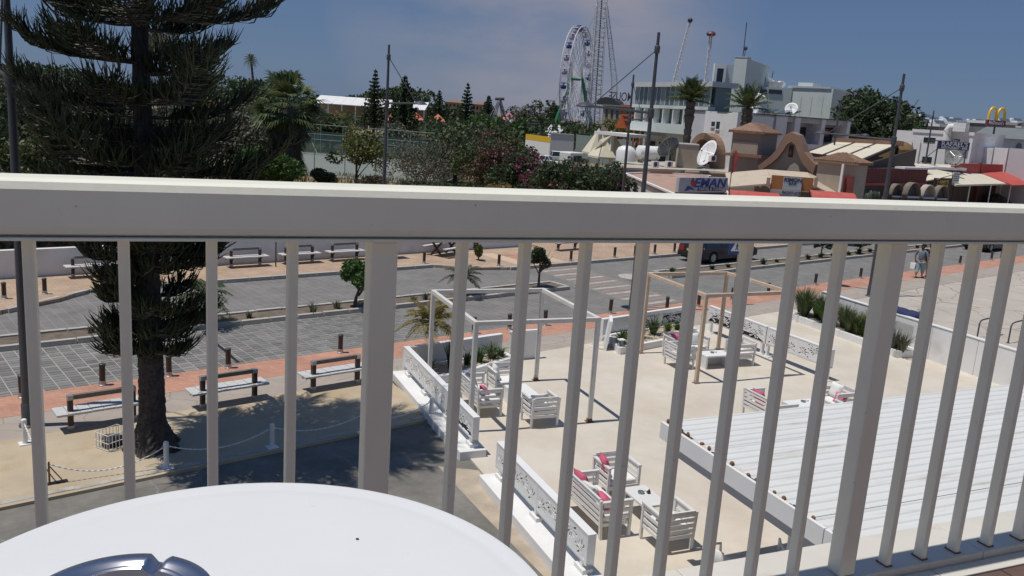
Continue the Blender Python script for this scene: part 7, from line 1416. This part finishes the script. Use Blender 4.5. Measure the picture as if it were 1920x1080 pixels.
# ------------------------------------------------------------------ cars
def car(name, l, loc, rz, paint, L=4.4, W=1.70, H_=1.42, estate=True, group=None, plate=YELLOW):
    t = thing(name, l, 'car', loc, rz, group); wb = L * .60; xr, xf = -wb / 2 - .08, wb / 2 - .02; wr = .31; h0 = .22; hb = H_ * .60; hw = W / 2
    def arch(cx): return [(cx - .38 * cos(pi * k / 8), .30 + .38 * sin(pi * k / 8)) for k in range(9)]
    prof = [(-L / 2 + .04, h0 + .12), (-L / 2, h0 + .35), (-L / 2 + .03, hb - .05), (-L / 2 + .10, hb)] + [(L / 2 - 1.25, hb), (L / 2 - .35, hb - .14), (L / 2 - .05, hb - .28), (L / 2, h0 + .3), (L / 2 - .06, h0 + .05)]
    bot = [(xf + .38, h0)] + arch(xf)[::-1][1:-1] + [(xf - .38, h0), (xr + .38, h0)] + arch(xr)[::-1][1:-1] + [(xr - .38, h0)]
    MB().xprism(prof + bot, -hw, hw).build('body', paint, t, bevel=.05)
    MB().box(-L / 2 + .15, L / 2 - .2, -hw + .12, hw - .12, .18, .5).build('underbody', BLACK, t)
    rx0, rx1 = (-L / 2 + .22, .45) if estate else (-L / 2 + 1.0, .40); bx0, bx1 = (-L / 2 + .08, L / 2 - 1.22) if estate else (-L / 2 + .45, L / 2 - 1.22); ri = hw - .20; bi = hw - .04
    G = [(bx0, -bi, hb + .002), (bx1, -bi, hb + .002), (bx1, bi, hb + .002), (bx0, bi, hb + .002), (rx0, -ri, H_ - .05), (rx1, -ri, H_ - .05), (rx1, ri, H_ - .05), (rx0, ri, H_ - .05)]
    MB().add(G, [(0, 1, 5, 4), (2, 3, 7, 6)]).build('side_window', GLASSD, t); MB().add(G, [(1, 2, 6, 5)]).build('windscreen', GLASSD, t); MB().add(G, [(3, 0, 4, 7)]).build('rear_window', GLASSD, t)
    MB().add([(rx0 - .03, -ri - .02, H_ - .06), (rx1 + .06, -ri - .02, H_ - .06), (rx1 + .06, ri + .02, H_ - .06), (rx0 - .03, ri + .02, H_ - .06), (rx0 + .1, -ri + .1, H_), (rx1 - .12, -ri + .1, H_), (rx1 - .12, ri - .1, H_), (rx0 + .1, ri - .1, H_)], [(3, 2, 1, 0), (4, 5, 6, 7), (0, 1, 5, 4), (1, 2, 6, 5), (2, 3, 7, 6), (3, 0, 4, 7)]).build('roof', paint, t)
    pl_ = MB()
    for s in (-1, 1):
        for (a, b_) in ((bx0, rx0), (bx1, rx1), (bx0 + (bx1 - bx0) * .42, rx0 + (rx1 - rx0) * .48), (bx0 + (bx1 - bx0) * .72, rx0 + (rx1 - rx0) * .90)): pl_.beam((a, s * (bi + .005), hb), (b_, s * (ri + .005), H_ - .05), .07, .05)
    pl_.build('pillars', paint, t)
    for cx in (xr, xf):
        for s in (-1, 1):
            w_ = MB().tube([(cx, s * (hw - .20), .31), (cx, s * (hw - .01), .31)], wr, 20).build('wheel', TYRE, t); r_ = MB().tube([(cx, s * (hw - .02), .31), (cx, s * (hw + .004), .31)], .205, 16).build('rim', CARS, w_)
            b = MB()
            for k in range(5): a = 2 * pi * k / 5; b.beam((cx + .05 * cos(a), s * (hw + .009), .31 + .05 * sin(a)), (cx + .19 * cos(a), s * (hw + .009), .31 + .19 * sin(a)), .05, .012, (0, 1, 0))
            b.build('spokes', STEEL, w_)
    for s in (-1, 1):
        MB().box(-L / 2 - .012, -L / 2 + .10, s * (hw - .24) - .17, s * (hw - .24) + .17, hb - .32, hb - .06).build('tail_light', mat('tail_light_red', (.30, .015, .02), .25, .05, 3), t); MB().box(L / 2 - .24, L / 2 - .015, s * (hw - .3) - .2, s * (hw - .3) + .2, hb - .34, hb - .20).build('headlight', GLASSG, t)
        MB().cbox((bx1 - .35, s * (bi + .12), hb + .06), (.1, .18, .13)).build('mirror', paint, t); MB().box(-.15, -.02, s * hw - .012, s * hw + .012, hb - .12, hb - .08).box(.72, .85, s * hw - .012, s * hw + .012, hb - .12, hb - .08).build('door_handle', STEEL, t)
    MB().box(-L / 2 - .09, -L / 2 + .06, -hw + .04, hw - .04, h0 + .08, h0 + .32).build('bumper', BLACK, t, bevel=.02); MB().box(L / 2 - .1, L / 2 + .06, -hw + .06, hw - .06, h0 + .05, h0 + .26).build('bumper', BLACK, t, bevel=.02); MB().box(-L / 2 - .02, -L / 2 - .005, -.26, .26, hb - .30, hb - .17).build('licence_plate', plate, t); MB().box(L / 2 + .061, L / 2 + .07, -.26, .26, h0 + .1, h0 + .2).build('licence_plate', WHITE, t)
    return t
car('estate_car', 'dark navy estate car driving away on the far lane behind the blue sign', RW(38.95, 28.5, 0.01), A_R, CARB, 4.95, 1.74, 1.5, True)
car('parked_car', 'black car with its lower side showing under the rail at the far right', RW(64.4, 24.3, 0.01), A_R, CARK, 4.3, 1.7, 1.42, False)
car('hatchback', 'white car parked before the orange-roofed garage in the left distance', B(773, 258), radians(4), CARW, 4.6, 1.8, 1.5, False)
PK = [(1003, 283, 128, CARS, 'silver car left in the parking row below the big wheel', -.4), (1030, 284, 124, CARW, 'pale car, second in the parking row below the big wheel', -.35), (1064, 284, 132, CARW, 'white van-like car, third in the parking row below the wheel', .1), (1086, 281, 140, CARS, 'silver car right of the white one below the wheel', .1), (1168, 292, 104, CARS, 'silver car between the yellow sail and the upright tank', .6)]
for x, y, Y, m, l, a in PK: car('parked_car', l, B(x, Y), a, m, 4.3, 1.75, 1.5 if x != 1064 else 1.9, x != 1003, 'cars parked below the big wheel')
# small white van body beyond the shrubs
f = fac2(1070, 90, 1100, 92); t = ft('food_cart', 'small white cart with a dark opening right of the shrubbery', 'cart', f); a, b_, z0, z1 = f.rect(1070, 286, 1094, 303); MB().box(a, b_, 0, 1.6, .35, z1).build('body', WHITE, t, bevel=.12); MB().box(a + .5, b_ - .35, -.03, .0, z1 - 1.0, z1 - .35).build('hatch', GLASSD, t)
for q in (a + .35, b_ - .35): MB().tube([(q, .05, .3), (q, .2, .3)], .3, 12).build('wheel', TYRE, t)

# ------------------------------------------------------------------ people
def skin_mesh(name, J, E, m, parent, root, sub=1):
    names = list(J); me = bpy.data.meshes.new(name); me.from_pydata([J[n][:3] for n in names], [(names.index(a), names.index(b)) for a, b in E], []); o = bpy.data.objects.new(name, me); COL.objects.link(o)
    sk = o.modifiers.new('skin', 'SKIN')
    if not me.skin_vertices: me.skin_vertices.new()
    for i, n in enumerate(names):
        r = J[n][3]; me.skin_vertices[0].data[i].radius = r if hasattr(r, '__len__') else (r, r); me.skin_vertices[0].data[i].use_root = (n == root)
    s = o.modifiers.new('sub', 'SUBSURF'); s.levels = sub; s.render_levels = sub
    mm = bpy.data.meshes.new_from_object(o.evaluated_get(bpy.context.evaluated_depsgraph_get())); bpy.data.objects.remove(o)
    mm.name = name; mm.materials.clear(); mm.materials.append(m); mm.polygons.foreach_set('use_smooth', np.ones(len(mm.polygons), dtype=bool)); return link(name, mm, parent)
def person(l, loc, rz, top, trousers, hair, wide=1.0, baggy=1.0, step=.12):
    """walks along +y, seen from behind"""
    t = thing('person', l, 'person', loc, rz); w_ = wide
    J = {'pelvis': (0, 0, .86, .13 * w_), 'waist': (0, .0, 1.02, .115 * w_), 'chest': (0, .01, 1.22, .14 * w_), 'neckb': (0, 0, 1.36, .075), 'neck': (0, .01, 1.43, .05), 'head': (0, .03, 1.53, .085), 'crown': (0, .02, 1.62, .07)}
    for s, n in ((-1, 'l'), (1, 'r')):
        sf = step * s
        J.update({'sh' + n: (s * .17 * w_, 0, 1.34, .055), 'el' + n: (s * .25 * w_, -.03 - sf * .3, 1.09, .043), 'wr' + n: (s * .25 * w_, .05 - sf * .5, .87, .032), 'ha' + n: (s * .25 * w_, .08 - sf * .55, .79, .035), 'fi' + n: (s * .245 * w_, .10 - sf * .55, .72, .018), 'th' + n: (s * .22 * w_, .12 - sf * .5, .80, .014),
                  'hip' + n: (s * .09 * w_, 0, .80, .10 * w_), 'kn' + n: (s * .09, .04 + sf * .8, .46, .06), 'an' + n: (s * .09, -.02 + sf * 1.4, .09, .04), 'to' + n: (s * .10, .12 + sf * 1.4, .04, .032)})
    E = [('pelvis', 'waist'), ('waist', 'chest'), ('chest', 'neckb'), ('neckb', 'neck'), ('neck', 'head'), ('head', 'crown')]
    for n in 'lr': E += [('neckb', 'sh' + n), ('sh' + n, 'el' + n), ('el' + n, 'wr' + n), ('wr' + n, 'ha' + n), ('ha' + n, 'fi' + n), ('ha' + n, 'th' + n), ('pelvis', 'hip' + n), ('hip' + n, 'kn' + n), ('kn' + n, 'an' + n), ('an' + n, 'to' + n)]
    skin_mesh('body', J, E, SKIN, t, 'pelvis')
    g = 1.18; K = {k: (*J[k][:3], (J[k][3] if not hasattr(J[k][3], '__len__') else J[k][3][0]) * g) for k in ('pelvis', 'waist', 'chest', 'neckb', 'shl', 'ell', 'shr', 'elr')}; K['neckb'] = (0, 0, 1.34, .08); K['ell'] = (*J['ell'][:3], .055); K['elr'] = (*J['elr'][:3], .055)
    skin_mesh('top', K, [('pelvis', 'waist'), ('waist', 'chest'), ('chest', 'neckb'), ('neckb', 'shl'), ('shl', 'ell'), ('neckb', 'shr'), ('shr', 'elr')], top, t, 'pelvis')
    K = {'pelvis': (0, 0, .95, .125 * w_)}
    for n in 'lr': K['hip' + n] = (*J['hip' + n][:3], .105 * w_ * (baggy ** .3)); K['kn' + n] = (J['kn' + n][0] * 1.1, *J['kn' + n][1:3], .085 * baggy); K['cu' + n] = (J['an' + n][0], J['an' + n][1], .20, .07 * baggy ** .5)
    skin_mesh('trousers', K, [e for n in 'lr' for e in (('pelvis', 'hip' + n), ('hip' + n, 'kn' + n), ('kn' + n, 'cu' + n))], trousers, t, 'pelvis')
    MB().ball((0, .005, 1.60), .105, 12, 8, (1, 1.05, 1.05)).ball((0, -.05, 1.53), .085, 10, 6).ball((0, -.07, 1.68), .05, 8, 5).build('hair', hair, t, True)
    fc = MB().ball((0, .125, 1.555), .016, 6, 4).build('nose', SKIN, t, True)
    for s in (-1, 1): MB().ball((s * .035, .112, 1.585), .010, 6, 4).build('eye', BLACK, t, True); MB().ball((s * .09, .02, 1.56), .02, 6, 4, (.5, 1, 1.4)).build('ear', SKIN, t, True); MB().cbox((J['to' + ('l' if s < 0 else 'r')][0], J['to' + ('l' if s < 0 else 'r')][1] - .05, .022), (.09, .25, .035)).build('sandal', BLACK, t)
    MB().cbox((0, .115, 1.515), (.045, .012, .010)).build('mouth', mat('lips', (.35, .12, .1), .6, .05, 5), t)
    return t
TEAL = mat('teal_cloth', (.22, .34, .36), .85, .15, 6, bump=.2); SLATE = mat('slate_top', (.13, .17, .21), .85, .15, 6); HAIR = mat('dark_hair', (.02, .013, .012), .5, .2, 10); KHAKI = mat('pale_cloth', (.45, .38, .34), .85, .1, 6)
p = toR(at(1722, 521, .03)); q = toR(at(1736, 520, .03))
wm = person('woman seen from behind walking in baggy teal trousers and a dark top', RW(p[0], p[1], .03), A_R - pi / 2 + .12, SLATE, TEAL, HAIR, 1.25, 1.45); wm.scale = (1.08,) * 3
mn = person('person in black walking half hidden by a baluster, right of the woman in teal', RW(q[0] + .05, q[1] - .02, .03), A_R - pi / 2 + .1, BLACK, KHAKI, HAIR, 1.1, .9, -.12); mn.scale = (1.12,) * 3
bg_ = thing('handbag', 'black shoulder bag hanging at the left hip of the person in black', 'bag', RW(q[0] - .18, q[1] + .16, .85), A_R - pi / 2); MB().add([(-.17, -.07, 0), (.17, -.07, 0), (.17, .07, 0), (-.17, .07, 0), (-.05, -.04, .42), (.10, -.04, .50), (.10, .04, .50), (-.05, .04, .42)], [(3, 2, 1, 0), (4, 5, 6, 7), (0, 1, 5, 4), (1, 2, 6, 5), (2, 3, 7, 6), (3, 0, 4, 7)]).build('pouch', BLACK, bg_, bevel=.03); MB().tube([(-.05, 0, .4), (.05, 0, .75), (.1, 0, .48)], .015, 6).build('strap', BLACK, bg_)
wb_ = thing('carrier_bag', 'pale bag held by the woman in teal trousers', 'bag', RW(p[0] - .22, p[1] + .30, .48), A_R - pi / 2); MB().add([(-.12, -.06, 0), (.12, -.06, 0), (.12, .06, 0), (-.12, .06, 0), (-.15, -.03, .34), (.15, -.03, .34), (.15, .03, .34), (-.15, .03, .34)], [(3, 2, 1, 0), (4, 5, 6, 7), (0, 1, 5, 4), (1, 2, 6, 5), (2, 3, 7, 6), (3, 0, 4, 7)]).build('pouch', CUSHW, wb_, bevel=.02); MB().tube([(-.08, 0, .34), (0, 0, .46), (.08, 0, .34)], .01, 5).build('handles', CUSHW, wb_)
# bundle behind the wall and the cycle stands
p = at(1779, 600, .9); q = toT(p); t = thing('blue_bundle', 'dark blue bundle lying on the ledge behind the tall right wall', 'bundle', TW(24.55, q[1], 0), A_T + pi / 2); R = np.random.default_rng(3)
P = MB()
for k in range(5): P.ball((R.uniform(-.5, .5), R.uniform(-.1, .25), 1.16 + R.uniform(0, .12)), R.uniform(.18, .28), 10, 6, (1.5, .9, .75))
P.build('cloth', mat('navy_cloth', (.02, .03, .10), .8, .3, 5, bump=.5), t, True); MB().ball((.35, 0, 1.32), .15, 8, 5, (1.3, 1, .7)).build('dark_strap', BLACK, t); MB().box(-.9, .9, -.2, .4, 0, 1.0).build('ledge_block', WHITE2, t)
def hoop(l, xa, ya, xb, yb, xt, yt):
    a = at(xa, ya, .02); b = at(xb, yb, .02); t = thing('cycle_stand', l, 'cycle stand', tuple(a)); h = .78; d = b - a; P = [np.array([0, 0, 0]), np.array([0, 0, h - .12]), d * .04 + np.array([0, 0, h - .03]), d * .12 + np.array([0, 0, h]), d * .88 + np.array([0, 0, h]), d * .96 + np.array([0, 0, h - .03]), d + np.array([0, 0, h - .12]), d]
    MB().tube(P, .028, 8).build('hoop', DGREY, t, True); MB().lathe([(.07, 0), (.07, .012), (0, .012)], 10).build('floor_flange', DGREY, t); MB().lathe([(.07, 0), (.07, .012), (0, .012)], 10, tuple(d)).build('floor_flange', DGREY, t)
hoop('bent steel cycle stand behind the right wall, the left one', 1831, 638, 1873, 627, 0, 0); hoop('bent steel cycle stand behind the right wall, at the right edge', 1890, 643, 1945, 628, 0, 0)
# ------------------------------------------------------------------ the balcony (terrace frame)
FZ = 6.175
bf = sheet('balcony_floor', [(-4, -2.5), (6, -2.5), (6, 1.62), (-4, 1.62)], FZ - .012, mat('grey_screed', (.3, .28, .26), .9, .1, 3), A_T, FZ - .28)
mt = MB().box(-.148, .148, -.148, .148, -.011, 0).mesh('floor_tile', TILEB)
for i in range(17):
    for j in range(8): link('floor_tile', mt, bf, (-1.35 + i * .3, 1.240 - j * .3, FZ + (i * 7 + j * 3) % 5 * .0003))
for k in range(12): MB().box(-1.6 + k * .5 + .0015, -1.1 + k * .5 - .0015, 1.393, 1.443, -.008, .004).build('marble_border', MARBLE, bf, loc=(0, 0, FZ), bevel=.002)
ld = thing('balcony_ledge', 'pale marble ledge the balcony railing stands on', 'ledge', TW(0, 1.445, FZ), A_T)
for k in range(8): MB().box(-2.4 + k * .9 + .001, -1.5 + k * .9 - .001, 0, .165, -.02, .025).build('ledge_slab', MARBLE, ld, bevel=.003)
MB().box(-2.4, 4.8, .02, .15, -.30, -.021).build('ledge_front', WHITE2, ld)
rl = thing('balcony_railing', 'cream painted metal balcony railing with flat balusters and a wide top rail', 'railing', TW(0, 1.49, 0), A_T)
MB().box(-2.4, 4.8, -.046, .046, 7.066, 7.155).build('top_rail', RAILP, rl, bevel=.016); MB().box(-2.4, 4.8, -.0475, .0475, 7.061, 7.0655).build('lower_lip', RAILP, rl)
bm1 = MB().box(-.0085, .0085, -.030, .0, FZ + .0255, 7.0608).mesh('baluster', RAILP); bm2 = MB().box(-.011, .011, -.033, .003, 0, .003).mesh('foot_weld', RUST)
us = [-.177, -.045, .087, .218, .526, .653, .784, .915, 1.043, 1.174, 1.305, 1.436, 1.743, 1.869, 1.993, 2.12, 2.25, 2.38, 2.51, 2.64, -.31, -.44, -.57, -.70, -1.0, -1.13, -1.26]
for u in us: o = link('baluster', bm1, rl, (u * 1.0103, 0, 0)); b = o.modifiers.new('bevel', 'BEVEL'); b.width = .002; link('foot_weld', bm2, o, (0, 0, FZ + .0252))
for u in (-.854, .378, 1.613, 2.83): MB().box(u - .025, u + .025, -.036, .010, FZ + .0255, 7.0605).build('post', RAILP, rl, bevel=.004)
# white round table with a steel ashtray
tx, ty = TW(.057, .684)[:2]; TZ = 6.85
tb = thing('bistro_table', 'round white balcony table in the foreground', 'table', (tx, ty, FZ)); h = TZ - FZ; tb.scale = (1.016, 1.016, 1)
MB().lathe([(0, h - .026), (.270, h - .026), (.283, h - .022), (.2895, h - .013), (.2895, h - .006), (.286, h - .001), (.281, h - .0002), (.272, h - .0022), (.262, h - .0008), (.25, h), (0, h)], 128).build('tabletop', mat('white_table_plastic', (.715, .725, .73), .34, .02, 7, bump=.03, bscale=400, dirt=(.62, .62, .60), dscale=34, dpos=(.66, .74)), tb, True)
MB().lathe([(.035, .03), (.035, h - .05), (.11, h - .027)], 20).build('pedestal', STEEL, tb, True); MB().lathe([(.22, 0), (.22, .012), (.05, .03), (.034, .05)], 32).build('foot', STEEL, tb, True)
ax, ay = TW(-.036, .722)[:2]; at_ = thing('steel_ashtray', 'round steel ashtray with rim notches on the white table', 'ashtray', (ax, ay, TZ))
prof = [(.050, .0), (.066, .001), (.0765, .016), (.0800, .0195), (.0800, .0205), (.074, .0215), (.0665, .0200), (.0640, .0175), (.0625, .0170), (.0605, .0178), (.0585, .0165), (.0560, .008), (.0520, .004), (.030, .0035), (0, .0035)]
n = 144; P = []; F = []; qn = atan2(TW(.0, .79)[1] - ay, TW(.0, .79)[0] - ax)
for i, (r, z) in enumerate(prof):
    for k in range(n):
        a = 2 * pi * k / n; dip = 0
        for j in range(3):
            da = (a - qn - j * 2 * pi / 3 + pi) % (2 * pi) - pi; dip = max(dip, math.exp(-(da / .085) ** 4))
        zz_ = z - (max(0, z - .0115) * dip if r > .055 else 0)
        P.append((r * cos(a), r * sin(a), zz_ * .92))
for i in range(len(prof) - 1):
    for k in range(n): F.append((i * n + k, i * n + (k + 1) % n, (i + 1) * n + (k + 1) % n, (i + 1) * n + k))
MB().add(P, F).build('bowl', CHROME, at_, True)
p = at(670, 1012, TZ); o = MB().ball((0, 0, .0010), .0014, 7, 5, (1.4, .8, .8)).build('crumb', DGREY, None, True, loc=(p[0], p[1], TZ)); tag(o, 'tiny dark crumb on the white balcony table', 'crumb')
